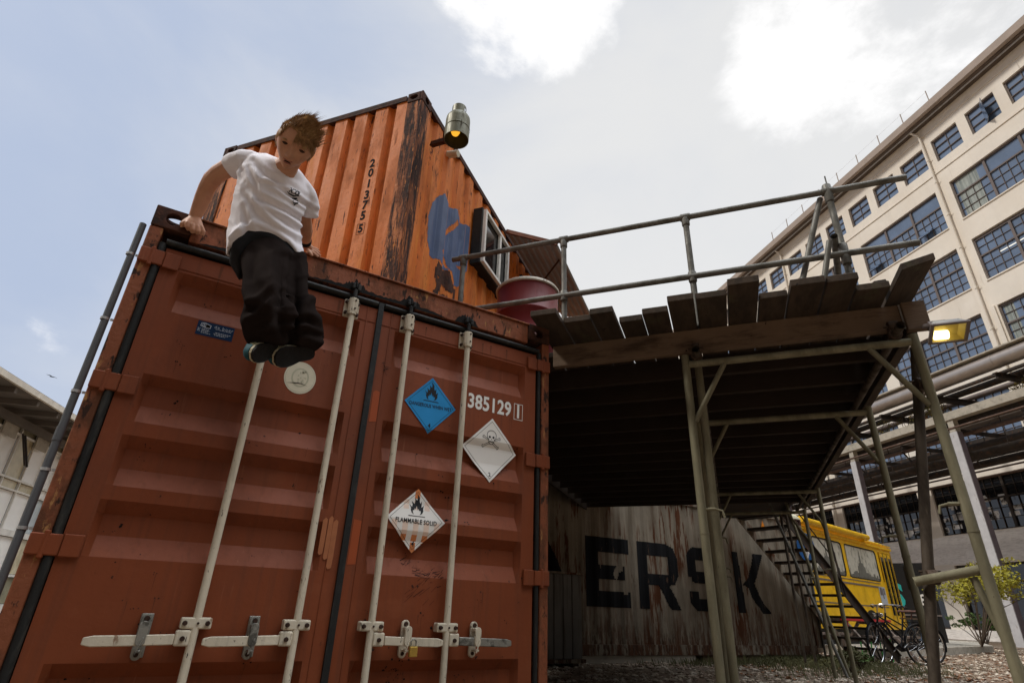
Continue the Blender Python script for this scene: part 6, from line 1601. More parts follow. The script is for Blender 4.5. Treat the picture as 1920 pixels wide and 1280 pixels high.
SLEEVE_A=[[(0.395,-0.387,2.605),(0.403,-0.379,2.623),(0.405,-0.380,2.646),(0.401,-0.389,2.669),(0.391,-0.403,2.687),(0.378,-0.421,2.698),(0.364,-0.439,2.699),(0.351,-0.453,2.689),(0.343,-0.461,2.671),(0.341,-0.460,2.649),(0.346,-0.451,2.626),(0.356,-0.437,2.607),(0.369,-0.419,2.596),(0.383,-0.401,2.595)],
[(0.357,-0.343,2.605),(0.365,-0.334,2.627),(0.364,-0.335,2.654),(0.356,-0.344,2.681),(0.341,-0.361,2.702),(0.323,-0.381,2.713),(0.305,-0.401,2.712),(0.291,-0.417,2.700),(0.283,-0.426,2.678),(0.283,-0.425,2.651),(0.292,-0.416,2.624),(0.307,-0.399,2.603),(0.325,-0.379,2.592),(0.343,-0.359,2.593)],
[(0.334,-0.320,2.609),(0.340,-0.314,2.630),(0.337,-0.316,2.655),(0.326,-0.324,2.677),(0.308,-0.337,2.694),(0.288,-0.353,2.702),(0.269,-0.369,2.698),(0.255,-0.380,2.685),(0.249,-0.386,2.664),(0.252,-0.384,2.639),(0.264,-0.376,2.617),(0.281,-0.363,2.600),(0.302,-0.347,2.593),(0.321,-0.331,2.596)],
[(0.318,-0.292,2.615),(0.324,-0.288,2.636),(0.320,-0.290,2.660),(0.308,-0.299,2.682),(0.289,-0.311,2.697),(0.267,-0.325,2.703),(0.248,-0.339,2.699),(0.234,-0.348,2.685),(0.228,-0.352,2.664),(0.232,-0.350,2.640),(0.244,-0.341,2.618),(0.263,-0.329,2.603),(0.284,-0.315,2.597),(0.304,-0.301,2.601)],
[(0.313,-0.285,2.616),(0.314,-0.277,2.636),(0.307,-0.276,2.659),(0.291,-0.281,2.679),(0.271,-0.293,2.692),(0.251,-0.307,2.697),(0.233,-0.322,2.692),(0.223,-0.335,2.678),(0.221,-0.343,2.657),(0.229,-0.344,2.635),(0.245,-0.339,2.615),(0.265,-0.327,2.601),(0.285,-0.313,2.597),(0.303,-0.298,2.602)]]
SLEEVE_B=[[(0.620,-0.447,2.641),(0.612,-0.434,2.653),(0.598,-0.418,2.656),(0.582,-0.402,2.649),(0.566,-0.390,2.635),(0.555,-0.384,2.616),(0.550,-0.385,2.595),(0.552,-0.393,2.577),(0.560,-0.406,2.566),(0.574,-0.422,2.563),(0.590,-0.438,2.569),(0.606,-0.450,2.583),(0.617,-0.456,2.603),(0.622,-0.455,2.623)],
[(0.670,-0.405,2.624),(0.662,-0.392,2.637),(0.647,-0.376,2.642),(0.629,-0.362,2.637),(0.611,-0.351,2.625),(0.597,-0.345,2.606),(0.589,-0.347,2.586),(0.589,-0.355,2.568),(0.598,-0.368,2.555),(0.612,-0.384,2.551),(0.630,-0.398,2.555),(0.648,-0.409,2.568),(0.663,-0.415,2.586),(0.670,-0.413,2.606)],
[(0.706,-0.358,2.592),(0.700,-0.346,2.606),(0.685,-0.334,2.614),(0.665,-0.322,2.614),(0.644,-0.314,2.606),(0.626,-0.312,2.592),(0.615,-0.315,2.575),(0.613,-0.322,2.557),(0.620,-0.334,2.543),(0.634,-0.346,2.536),(0.654,-0.358,2.536),(0.675,-0.366,2.544),(0.693,-0.368,2.558),(0.704,-0.365,2.575)],
[(0.723,-0.311,2.562),(0.718,-0.301,2.575),(0.705,-0.290,2.584),(0.685,-0.281,2.587),(0.664,-0.276,2.583),(0.646,-0.276,2.573),(0.633,-0.280,2.559),(0.629,-0.289,2.544),(0.634,-0.299,2.531),(0.647,-0.310,2.522),(0.666,-0.319,2.519),(0.687,-0.324,2.523),(0.706,-0.324,2.533),(0.719,-0.320,2.547)],
[(0.722,-0.296,2.544),(0.719,-0.284,2.555),(0.707,-0.273,2.563),(0.690,-0.266,2.568),(0.670,-0.264,2.567),(0.652,-0.266,2.562),(0.638,-0.274,2.552),(0.633,-0.284,2.541),(0.636,-0.296,2.531),(0.648,-0.307,2.522),(0.665,-0.314,2.518),(0.685,-0.316,2.518),(0.703,-0.314,2.524),(0.717,-0.306,2.533)]]
UNDER=[[(0.334,-0.330,2.380),(0.359,-0.369,2.360),(0.384,-0.392,2.349),(0.408,-0.408,2.343),(0.432,-0.420,2.340),(0.456,-0.428,2.340),(0.481,-0.430,2.343),(0.506,-0.428,2.346),(0.531,-0.420,2.352),(0.558,-0.408,2.361),(0.585,-0.392,2.373),(0.613,-0.369,2.390),(0.643,-0.330,2.417),(0.620,-0.291,2.441),(0.594,-0.268,2.455),(0.568,-0.252,2.465),(0.541,-0.240,2.472),(0.514,-0.232,2.475),(0.488,-0.230,2.475),(0.461,-0.232,2.468),(0.435,-0.240,2.459),(0.409,-0.252,2.446),(0.383,-0.268,2.430),(0.358,-0.291,2.410)],
[(0.354,-0.320,2.250),(0.373,-0.366,2.255),(0.399,-0.393,2.261),(0.425,-0.413,2.271),(0.453,-0.427,2.277),(0.484,-0.435,2.271),(0.515,-0.438,2.268),(0.545,-0.435,2.260),(0.576,-0.427,2.251),(0.607,-0.413,2.245),(0.637,-0.393,2.239),(0.668,-0.366,2.236),(0.703,-0.320,2.243),(0.671,-0.274,2.311),(0.643,-0.247,2.332),(0.614,-0.227,2.348),(0.585,-0.213,2.360),(0.555,-0.205,2.370),(0.525,-0.202,2.375),(0.496,-0.205,2.367),(0.467,-0.213,2.352),(0.438,-0.227,2.334),(0.410,-0.247,2.313),(0.382,-0.274,2.287)],
[(0.388,-0.310,2.121),(0.381,-0.360,2.142),(0.374,-0.389,2.174),(0.393,-0.410,2.201),(0.420,-0.426,2.228),(0.448,-0.435,2.258),(0.487,-0.438,2.253),(0.527,-0.435,2.253),(0.565,-0.426,2.239),(0.603,-0.410,2.228),(0.640,-0.389,2.216),(0.677,-0.360,2.204),(0.718,-0.310,2.203),(0.691,-0.260,2.243),(0.663,-0.231,2.261),(0.634,-0.210,2.275),(0.605,-0.194,2.286),(0.574,-0.185,2.293),(0.544,-0.182,2.296),(0.517,-0.185,2.279),(0.490,-0.194,2.255),(0.463,-0.210,2.228),(0.437,-0.231,2.198),(0.412,-0.260,2.165)],
[(0.449,-0.310,2.045),(0.434,-0.357,2.071),(0.420,-0.385,2.105),(0.413,-0.406,2.144),(0.428,-0.420,2.186),(0.443,-0.429,2.232),(0.476,-0.432,2.247),(0.518,-0.429,2.246),(0.560,-0.420,2.235),(0.601,-0.406,2.223),(0.640,-0.385,2.207),(0.679,-0.357,2.191),(0.721,-0.310,2.186),(0.701,-0.263,2.205),(0.678,-0.235,2.213),(0.654,-0.214,2.217),(0.629,-0.200,2.218),(0.604,-0.191,2.215),(0.579,-0.188,2.209),(0.554,-0.191,2.198),(0.533,-0.200,2.175),(0.511,-0.214,2.148),(0.490,-0.235,2.119),(0.470,-0.263,2.087)]]
HIP=[[(0.395,-0.310,2.254),(0.413,-0.353,2.250),(0.432,-0.379,2.257),(0.450,-0.398,2.267),(0.475,-0.411,2.257),(0.500,-0.419,2.250),(0.525,-0.422,2.246),(0.550,-0.419,2.241),(0.574,-0.411,2.234),(0.599,-0.398,2.230),(0.624,-0.379,2.230),(0.651,-0.353,2.233),(0.681,-0.310,2.247),(0.654,-0.267,2.308),(0.632,-0.241,2.329),(0.608,-0.222,2.345),(0.584,-0.209,2.359),(0.560,-0.201,2.369),(0.535,-0.198,2.375),(0.511,-0.201,2.373),(0.487,-0.209,2.357),(0.463,-0.222,2.338),(0.440,-0.241,2.316),(0.417,-0.267,2.290)],
[(0.415,-0.320,2.170),(0.429,-0.368,2.174),(0.443,-0.396,2.188),(0.457,-0.417,2.207),(0.480,-0.432,2.207),(0.508,-0.441,2.200),(0.536,-0.444,2.196),(0.563,-0.441,2.191),(0.591,-0.432,2.185),(0.619,-0.417,2.182),(0.648,-0.396,2.183),(0.679,-0.368,2.187),(0.713,-0.320,2.203),(0.691,-0.272,2.235),(0.668,-0.244,2.253),(0.643,-0.223,2.267),(0.617,-0.208,2.277),(0.592,-0.199,2.284),(0.565,-0.196,2.287),(0.539,-0.199,2.287),(0.513,-0.208,2.272),(0.488,-0.223,2.254),(0.463,-0.244,2.232),(0.438,-0.272,2.207)],
[(0.437,-0.340,2.093),(0.454,-0.387,2.088),(0.471,-0.415,2.094),(0.489,-0.436,2.104),(0.512,-0.450,2.098),(0.537,-0.459,2.094),(0.561,-0.462,2.094),(0.586,-0.459,2.096),(0.612,-0.450,2.098),(0.639,-0.436,2.103),(0.667,-0.415,2.112),(0.696,-0.387,2.124),(0.729,-0.340,2.148),(0.709,-0.293,2.172),(0.686,-0.265,2.186),(0.661,-0.244,2.195),(0.636,-0.230,2.201),(0.611,-0.221,2.204),(0.585,-0.218,2.204),(0.559,-0.221,2.200),(0.534,-0.230,2.188),(0.509,-0.244,2.171),(0.484,-0.265,2.151),(0.460,-0.293,2.127)]]
LEG_A=[[(0.613,-0.354,2.291),(0.616,-0.323,2.276),(0.604,-0.293,2.258),(0.577,-0.269,2.240),(0.540,-0.254,2.225),(0.499,-0.251,2.215),(0.460,-0.259,2.212),(0.429,-0.279,2.216),(0.410,-0.306,2.226),(0.407,-0.337,2.241),(0.420,-0.367,2.259),(0.447,-0.391,2.276),(0.483,-0.406,2.291),(0.524,-0.409,2.301),(0.563,-0.401,2.305),(0.595,-0.381,2.301)],
[(0.638,-0.407,2.197),(0.643,-0.375,2.180),(0.630,-0.344,2.160),(0.603,-0.318,2.139),(0.564,-0.302,2.122),(0.521,-0.297,2.111),(0.479,-0.305,2.107),(0.445,-0.325,2.111),(0.424,-0.353,2.123),(0.420,-0.385,2.141),(0.432,-0.416,2.161),(0.460,-0.442,2.181),(0.498,-0.458,2.198),(0.542,-0.463,2.210),(0.583,-0.455,2.214),(0.617,-0.435,2.209)],
[(0.657,-0.474,2.079),(0.660,-0.443,2.063),(0.647,-0.414,2.044),(0.620,-0.390,2.026),(0.582,-0.376,2.011),(0.541,-0.372,2.002),(0.501,-0.381,2.000),(0.470,-0.400,2.006),(0.451,-0.426,2.017),(0.448,-0.457,2.034),(0.461,-0.486,2.053),(0.489,-0.510,2.071),(0.526,-0.524,2.086),(0.567,-0.528,2.095),(0.607,-0.519,2.097),(0.638,-0.500,2.091)],
[(0.668,-0.528,1.953),(0.668,-0.498,1.941),(0.653,-0.470,1.928),(0.626,-0.448,1.916),(0.590,-0.436,1.905),(0.551,-0.434,1.899),(0.515,-0.444,1.898),(0.488,-0.465,1.901),(0.473,-0.492,1.909),(0.473,-0.522,1.921),(0.488,-0.550,1.934),(0.515,-0.572,1.947),(0.551,-0.584,1.957),(0.589,-0.586,1.963),(0.625,-0.576,1.965),(0.653,-0.555,1.961)],
[(0.682,-0.546,1.858),(0.679,-0.517,1.860),(0.662,-0.489,1.858),(0.633,-0.468,1.854),(0.597,-0.457,1.848),(0.559,-0.456,1.841),(0.525,-0.467,1.834),(0.501,-0.487,1.828),(0.489,-0.514,1.824),(0.492,-0.543,1.822),(0.510,-0.571,1.823),(0.539,-0.592,1.827),(0.575,-0.603,1.833),(0.613,-0.604,1.840),(0.647,-0.593,1.848),(0.671,-0.573,1.854)],
[(0.698,-0.515,1.812),(0.691,-0.492,1.831),(0.669,-0.471,1.846),(0.636,-0.453,1.852),(0.597,-0.443,1.851),(0.557,-0.442,1.841),(0.524,-0.449,1.824),(0.502,-0.464,1.803),(0.494,-0.485,1.782),(0.501,-0.508,1.762),(0.523,-0.529,1.748),(0.556,-0.547,1.741),(0.595,-0.557,1.743),(0.635,-0.558,1.753),(0.668,-0.551,1.769),(0.690,-0.536,1.790)],
[(0.703,-0.476,1.785),(0.694,-0.457,1.805),(0.673,-0.438,1.820),(0.641,-0.423,1.826),(0.604,-0.413,1.824),(0.568,-0.411,1.813),(0.538,-0.416,1.795),(0.518,-0.427,1.772),(0.512,-0.444,1.749),(0.520,-0.463,1.729),(0.542,-0.482,1.714),(0.573,-0.497,1.708),(0.610,-0.507,1.710),(0.646,-0.509,1.721),(0.677,-0.504,1.739),(0.697,-0.493,1.762)],
[(0.704,-0.447,1.762),(0.696,-0.428,1.776),(0.677,-0.409,1.786),(0.649,-0.394,1.788),(0.616,-0.384,1.783),(0.584,-0.381,1.772),(0.556,-0.386,1.755),(0.538,-0.397,1.737),(0.533,-0.413,1.719),(0.540,-0.432,1.704),(0.559,-0.451,1.695),(0.587,-0.466,1.692),(0.620,-0.476,1.697),(0.653,-0.479,1.709),(0.680,-0.474,1.725),(0.698,-0.463,1.743)],
[(0.687,-0.434,1.745),(0.682,-0.418,1.754),(0.669,-0.403,1.758),(0.649,-0.390,1.757),(0.626,-0.381,1.751),(0.602,-0.379,1.741),(0.582,-0.383,1.729),(0.569,-0.392,1.716),(0.564,-0.406,1.705),(0.568,-0.422,1.697),(0.582,-0.437,1.693),(0.602,-0.450,1.694),(0.625,-0.459,1.699),(0.649,-0.461,1.709),(0.669,-0.457,1.721),(0.682,-0.448,1.734)]]
LEG_B=[[(0.678,-0.325,2.326),(0.692,-0.295,2.319),(0.692,-0.262,2.302),(0.680,-0.233,2.280),(0.656,-0.210,2.254),(0.624,-0.198,2.229),(0.590,-0.199,2.209),(0.559,-0.212,2.197),(0.534,-0.235,2.195),(0.521,-0.265,2.203),(0.520,-0.298,2.219),(0.533,-0.327,2.242),(0.557,-0.350,2.268),(0.588,-0.362,2.292),(0.622,-0.361,2.312),(0.654,-0.348,2.324)],
[(0.721,-0.349,2.223),(0.730,-0.323,2.212),(0.728,-0.296,2.198),(0.714,-0.273,2.181),(0.690,-0.257,2.164),(0.661,-0.251,2.150),(0.631,-0.255,2.142),(0.603,-0.269,2.139),(0.584,-0.291,2.144),(0.574,-0.317,2.154),(0.577,-0.344,2.169),(0.591,-0.367,2.186),(0.614,-0.383,2.202),(0.643,-0.389,2.216),(0.674,-0.385,2.225),(0.701,-0.371,2.227)],
[(0.741,-0.398,2.089),(0.745,-0.373,2.077),(0.739,-0.349,2.064),(0.723,-0.330,2.052),(0.699,-0.318,2.042),(0.672,-0.316,2.036),(0.645,-0.324,2.036),(0.623,-0.340,2.040),(0.608,-0.362,2.048),(0.604,-0.387,2.060),(0.610,-0.411,2.073),(0.626,-0.430,2.085),(0.649,-0.442,2.095),(0.677,-0.444,2.101),(0.704,-0.436,2.101),(0.726,-0.420,2.097)],
[(0.748,-0.448,1.983),(0.752,-0.424,1.976),(0.747,-0.401,1.967),(0.733,-0.382,1.957),(0.712,-0.371,1.948),(0.688,-0.369,1.941),(0.664,-0.376,1.937),(0.644,-0.391,1.937),(0.631,-0.412,1.941),(0.627,-0.436,1.948),(0.632,-0.459,1.957),(0.646,-0.478,1.967),(0.667,-0.489,1.976),(0.691,-0.491,1.983),(0.715,-0.484,1.986),(0.735,-0.469,1.987)],
[(0.786,-0.464,1.922),(0.787,-0.437,1.925),(0.778,-0.411,1.923),(0.761,-0.389,1.916),(0.737,-0.375,1.905),(0.711,-0.371,1.892),(0.686,-0.377,1.879),(0.666,-0.393,1.867),(0.655,-0.416,1.860),(0.653,-0.443,1.857),(0.662,-0.469,1.859),(0.680,-0.491,1.866),(0.704,-0.505,1.877),(0.730,-0.509,1.890),(0.755,-0.503,1.903),(0.774,-0.487,1.914)],
[(0.829,-0.446,1.879),(0.824,-0.420,1.893),(0.808,-0.393,1.899),(0.783,-0.370,1.898),(0.752,-0.355,1.889),(0.720,-0.350,1.873),(0.693,-0.355,1.854),(0.674,-0.371,1.833),(0.666,-0.394,1.814),(0.671,-0.420,1.800),(0.687,-0.447,1.794),(0.713,-0.470,1.795),(0.744,-0.485,1.804),(0.775,-0.490,1.820),(0.802,-0.485,1.839),(0.821,-0.469,1.860)],
[(0.855,-0.413,1.833),(0.849,-0.390,1.849),(0.831,-0.366,1.859),(0.804,-0.346,1.862),(0.771,-0.333,1.856),(0.738,-0.329,1.844),(0.710,-0.334,1.826),(0.691,-0.347,1.805),(0.683,-0.367,1.786),(0.689,-0.390,1.770),(0.707,-0.414,1.760),(0.734,-0.434,1.757),(0.767,-0.447,1.763),(0.800,-0.451,1.775),(0.828,-0.446,1.793),(0.847,-0.433,1.814)],
[(0.851,-0.385,1.794),(0.848,-0.367,1.803),(0.834,-0.348,1.809),(0.812,-0.334,1.811),(0.784,-0.324,1.809),(0.756,-0.322,1.803),(0.731,-0.327,1.794),(0.714,-0.338,1.784),(0.706,-0.355,1.774),(0.709,-0.373,1.765),(0.723,-0.392,1.759),(0.745,-0.406,1.757),(0.772,-0.416,1.759),(0.800,-0.418,1.765),(0.825,-0.413,1.774),(0.843,-0.402,1.784)],
[(0.833,-0.378,1.771),(0.831,-0.363,1.771),(0.821,-0.349,1.771),(0.805,-0.338,1.771),(0.784,-0.332,1.770),(0.763,-0.332,1.770),(0.744,-0.337,1.770),(0.731,-0.348,1.770),(0.724,-0.362,1.770),(0.726,-0.377,1.770),(0.736,-0.391,1.770),(0.752,-0.402,1.770),(0.773,-0.408,1.770),(0.794,-0.408,1.771),(0.813,-0.403,1.771),(0.826,-0.392,1.771)]]
ARM_A=[[(0.337,-0.340,2.634),(0.343,-0.335,2.652),(0.341,-0.335,2.672),(0.332,-0.341,2.690),(0.318,-0.350,2.701),(0.302,-0.361,2.704),(0.286,-0.372,2.698),(0.274,-0.380,2.684),(0.269,-0.385,2.665),(0.270,-0.385,2.645),(0.279,-0.379,2.628),(0.293,-0.370,2.617),(0.309,-0.359,2.614),(0.325,-0.348,2.620)],
[(0.298,-0.280,2.633),(0.302,-0.275,2.652),(0.299,-0.275,2.672),(0.289,-0.279,2.689),(0.274,-0.288,2.699),(0.257,-0.299,2.701),(0.242,-0.310,2.694),(0.231,-0.320,2.680),(0.227,-0.325,2.661),(0.230,-0.325,2.641),(0.240,-0.321,2.624),(0.255,-0.312,2.613),(0.272,-0.301,2.611),(0.287,-0.290,2.618)],
[(0.261,-0.224,2.625),(0.263,-0.220,2.644),(0.258,-0.219,2.662),(0.246,-0.223,2.677),(0.230,-0.230,2.685),(0.213,-0.239,2.685),(0.199,-0.248,2.677),(0.189,-0.256,2.662),(0.187,-0.260,2.643),(0.192,-0.261,2.625),(0.204,-0.257,2.610),(0.220,-0.250,2.602),(0.237,-0.241,2.602),(0.251,-0.232,2.610)],
[(0.241,-0.170,2.624),(0.240,-0.166,2.643),(0.232,-0.165,2.660),(0.218,-0.167,2.672),(0.200,-0.172,2.676),(0.182,-0.178,2.672),(0.169,-0.185,2.661),(0.161,-0.190,2.645),(0.162,-0.194,2.626),(0.170,-0.195,2.609),(0.185,-0.193,2.598),(0.203,-0.188,2.593),(0.220,-0.182,2.597),(0.234,-0.175,2.608)],
[(0.228,-0.115,2.616),(0.224,-0.108,2.632),(0.213,-0.103,2.645),(0.198,-0.102,2.654),(0.180,-0.104,2.655),(0.164,-0.110,2.650),(0.153,-0.117,2.638),(0.149,-0.125,2.623),(0.152,-0.132,2.607),(0.163,-0.137,2.593),(0.179,-0.138,2.585),(0.196,-0.136,2.583),(0.212,-0.130,2.589),(0.224,-0.123,2.601)],
[(0.221,-0.066,2.580),(0.216,-0.055,2.592),(0.205,-0.047,2.603),(0.189,-0.043,2.609),(0.172,-0.045,2.609),(0.157,-0.052,2.605),(0.146,-0.062,2.595),(0.143,-0.074,2.583),(0.148,-0.085,2.570),(0.159,-0.093,2.560),(0.175,-0.097,2.554),(0.192,-0.095,2.553),(0.207,-0.088,2.558),(0.218,-0.078,2.568)],
[(0.211,-0.026,2.534),(0.207,-0.015,2.544),(0.196,-0.006,2.551),(0.182,-0.002,2.556),(0.167,-0.003,2.556),(0.153,-0.010,2.553),(0.144,-0.021,2.546),(0.142,-0.034,2.537),(0.146,-0.045,2.528),(0.156,-0.054,2.521),(0.171,-0.058,2.516),(0.186,-0.057,2.516),(0.200,-0.050,2.519),(0.209,-0.039,2.526)],
[(0.203,-0.007,2.498),(0.199,0.005,2.503),(0.190,0.014,2.508),(0.177,0.018,2.511),(0.163,0.016,2.511),(0.151,0.010,2.509),(0.144,-0.001,2.505),(0.142,-0.013,2.500),(0.146,-0.025,2.494),(0.155,-0.034,2.489),(0.168,-0.038,2.486),(0.181,-0.036,2.486),(0.193,-0.030,2.488),(0.201,-0.019,2.492)],
[(0.203,-0.003,2.481),(0.199,0.010,2.485),(0.189,0.019,2.488),(0.177,0.024,2.489),(0.163,0.023,2.489),(0.151,0.017,2.487),(0.144,0.006,2.484),(0.142,-0.007,2.481),(0.146,-0.020,2.477),(0.155,-0.029,2.474),(0.167,-0.034,2.473),(0.181,-0.033,2.473),(0.193,-0.027,2.475),(0.201,-0.016,2.478)]]
ARM_B=[[(0.680,-0.347,2.570),(0.675,-0.343,2.584),(0.664,-0.338,2.595),(0.650,-0.333,2.600),(0.634,-0.330,2.598),(0.621,-0.329,2.589),(0.612,-0.330,2.575),(0.610,-0.333,2.559),(0.615,-0.337,2.545),(0.626,-0.342,2.534),(0.641,-0.347,2.529),(0.656,-0.350,2.532),(0.670,-0.351,2.541),(0.678,-0.350,2.554)],
[(0.695,-0.278,2.556),(0.689,-0.276,2.570),(0.677,-0.273,2.580),(0.663,-0.269,2.584),(0.648,-0.265,2.581),(0.636,-0.262,2.571),(0.629,-0.261,2.557),(0.628,-0.262,2.541),(0.634,-0.264,2.527),(0.646,-0.267,2.517),(0.661,-0.271,2.513),(0.676,-0.275,2.517),(0.688,-0.278,2.526),(0.695,-0.279,2.540)],
[(0.719,-0.189,2.566),(0.712,-0.190,2.580),(0.699,-0.188,2.589),(0.684,-0.185,2.592),(0.670,-0.181,2.588),(0.659,-0.176,2.578),(0.653,-0.173,2.564),(0.654,-0.171,2.548),(0.662,-0.170,2.535),(0.674,-0.172,2.526),(0.689,-0.175,2.523),(0.704,-0.179,2.527),(0.715,-0.184,2.537),(0.720,-0.187,2.551)],
[(0.741,-0.087,2.584),(0.735,-0.088,2.598),(0.724,-0.087,2.607),(0.710,-0.085,2.611),(0.696,-0.081,2.608),(0.684,-0.078,2.600),(0.678,-0.075,2.587),(0.677,-0.073,2.572),(0.683,-0.072,2.559),(0.695,-0.073,2.549),(0.709,-0.075,2.546),(0.723,-0.079,2.548),(0.734,-0.082,2.557),(0.741,-0.085,2.570)],
[(0.753,-0.005,2.585),(0.749,-0.004,2.597),(0.740,-0.002,2.606),(0.728,0.001,2.610),(0.715,0.003,2.609),(0.704,0.005,2.602),(0.697,0.006,2.591),(0.696,0.005,2.578),(0.700,0.004,2.566),(0.709,0.002,2.557),(0.721,-0.001,2.552),(0.734,-0.003,2.554),(0.744,-0.005,2.561),(0.751,-0.006,2.572)],
[(0.757,0.030,2.574),(0.754,0.034,2.585),(0.747,0.038,2.593),(0.736,0.041,2.597),(0.725,0.043,2.595),(0.714,0.044,2.590),(0.708,0.042,2.580),(0.706,0.040,2.569),(0.709,0.036,2.558),(0.716,0.032,2.550),(0.727,0.029,2.546),(0.738,0.027,2.547),(0.748,0.026,2.553),(0.755,0.028,2.563)]]
NECK=[[(0.438,-0.512,2.626),(0.446,-0.497,2.644),(0.461,-0.482,2.656),(0.482,-0.470,2.661),(0.505,-0.463,2.658),(0.527,-0.461,2.647),(0.544,-0.465,2.630),(0.554,-0.475,2.610),(0.556,-0.488,2.590),(0.549,-0.503,2.572),(0.533,-0.518,2.560),(0.512,-0.530,2.555),(0.489,-0.537,2.558),(0.467,-0.539,2.569),(0.450,-0.535,2.586),(0.440,-0.525,2.606)],
[(0.461,-0.536,2.638),(0.467,-0.524,2.653),(0.479,-0.513,2.663),(0.495,-0.505,2.669),(0.514,-0.501,2.668),(0.532,-0.501,2.661),(0.547,-0.505,2.650),(0.556,-0.514,2.635),(0.558,-0.524,2.619),(0.552,-0.536,2.604),(0.540,-0.547,2.594),(0.524,-0.555,2.588),(0.505,-0.559,2.589),(0.487,-0.559,2.596),(0.472,-0.555,2.608),(0.463,-0.546,2.622)],
[(0.464,-0.573,2.664),(0.469,-0.561,2.680),(0.481,-0.550,2.692),(0.499,-0.542,2.699),(0.519,-0.539,2.699),(0.538,-0.540,2.694),(0.554,-0.546,2.683),(0.564,-0.556,2.668),(0.567,-0.567,2.652),(0.561,-0.579,2.636),(0.549,-0.590,2.624),(0.532,-0.598,2.617),(0.512,-0.601,2.617),(0.492,-0.600,2.622),(0.477,-0.594,2.633),(0.467,-0.584,2.648)]]
PALM_A=[[(0.199,-0.007,2.498),(0.197,0.004,2.492),(0.188,0.013,2.485),(0.174,0.017,2.480),(0.159,0.015,2.478),(0.146,0.008,2.479),(0.140,-0.003,2.483),(0.142,-0.014,2.489),(0.151,-0.023,2.495),(0.166,-0.027,2.500),(0.181,-0.025,2.503),(0.193,-0.018,2.502)],
[(0.214,-0.018,2.469),(0.209,-0.007,2.463),(0.196,0.001,2.458),(0.177,0.003,2.455),(0.157,0.000,2.453),(0.143,-0.007,2.455),(0.137,-0.018,2.459),(0.142,-0.029,2.464),(0.155,-0.037,2.469),(0.174,-0.039,2.473),(0.194,-0.036,2.474),(0.208,-0.029,2.472)],
[(0.226,-0.027,2.442),(0.219,-0.015,2.438),(0.201,-0.007,2.434),(0.177,-0.004,2.430),(0.152,-0.008,2.429),(0.134,-0.017,2.430),(0.127,-0.029,2.432),(0.134,-0.041,2.437),(0.151,-0.049,2.441),(0.176,-0.052,2.444),(0.201,-0.048,2.446),(0.219,-0.039,2.445)],
[(0.222,-0.033,2.435),(0.218,-0.022,2.432),(0.203,-0.013,2.427),(0.182,-0.008,2.421),(0.160,-0.010,2.416),(0.144,-0.016,2.413),(0.137,-0.027,2.413),(0.142,-0.038,2.416),(0.156,-0.047,2.421),(0.177,-0.052,2.427),(0.199,-0.050,2.432),(0.215,-0.044,2.434)]]
FA1=[[(0.158,-0.006,2.465),(0.153,0.000,2.465),(0.145,0.002,2.467),(0.139,-0.000,2.471),(0.135,-0.007,2.474),(0.136,-0.014,2.476),(0.142,-0.020,2.475),(0.149,-0.022,2.473),(0.155,-0.020,2.470),(0.159,-0.013,2.466)],
[(0.147,-0.014,2.438),(0.142,-0.007,2.438),(0.135,-0.005,2.441),(0.128,-0.008,2.444),(0.124,-0.014,2.447),(0.125,-0.022,2.449),(0.130,-0.029,2.448),(0.138,-0.031,2.446),(0.145,-0.028,2.443),(0.148,-0.022,2.439)],
[(0.141,-0.021,2.424),(0.138,-0.014,2.425),(0.131,-0.010,2.426),(0.124,-0.011,2.426),(0.118,-0.016,2.426),(0.116,-0.023,2.424),(0.119,-0.030,2.423),(0.126,-0.034,2.422),(0.134,-0.033,2.421),(0.140,-0.028,2.422)],
[(0.144,-0.013,2.416),(0.142,-0.008,2.419),(0.136,-0.005,2.420),(0.130,-0.004,2.418),(0.126,-0.006,2.413),(0.125,-0.011,2.409),(0.128,-0.016,2.406),(0.133,-0.019,2.405),(0.139,-0.020,2.408),(0.143,-0.018,2.412)]]
FA2=[[(0.170,-0.027,2.452),(0.166,-0.021,2.449),(0.158,-0.018,2.449),(0.150,-0.019,2.450),(0.144,-0.025,2.453),(0.144,-0.033,2.457),(0.148,-0.039,2.460),(0.156,-0.042,2.461),(0.164,-0.041,2.459),(0.170,-0.035,2.456)],
[(0.168,-0.045,2.423),(0.165,-0.037,2.421),(0.158,-0.033,2.419),(0.149,-0.034,2.419),(0.142,-0.039,2.420),(0.140,-0.047,2.423),(0.143,-0.055,2.425),(0.151,-0.059,2.427),(0.159,-0.058,2.427),(0.166,-0.053,2.426)],
[(0.171,-0.048,2.410),(0.168,-0.041,2.413),(0.162,-0.036,2.413),(0.154,-0.034,2.410),(0.148,-0.038,2.405),(0.146,-0.044,2.400),(0.149,-0.051,2.397),(0.156,-0.056,2.397),(0.164,-0.058,2.400),(0.169,-0.054,2.405)],
[(0.176,-0.032,2.403),(0.172,-0.029,2.408),(0.166,-0.025,2.409),(0.160,-0.024,2.405),(0.156,-0.025,2.399),(0.157,-0.028,2.393),(0.161,-0.031,2.388),(0.167,-0.035,2.388),(0.173,-0.036,2.391),(0.177,-0.035,2.397)]]
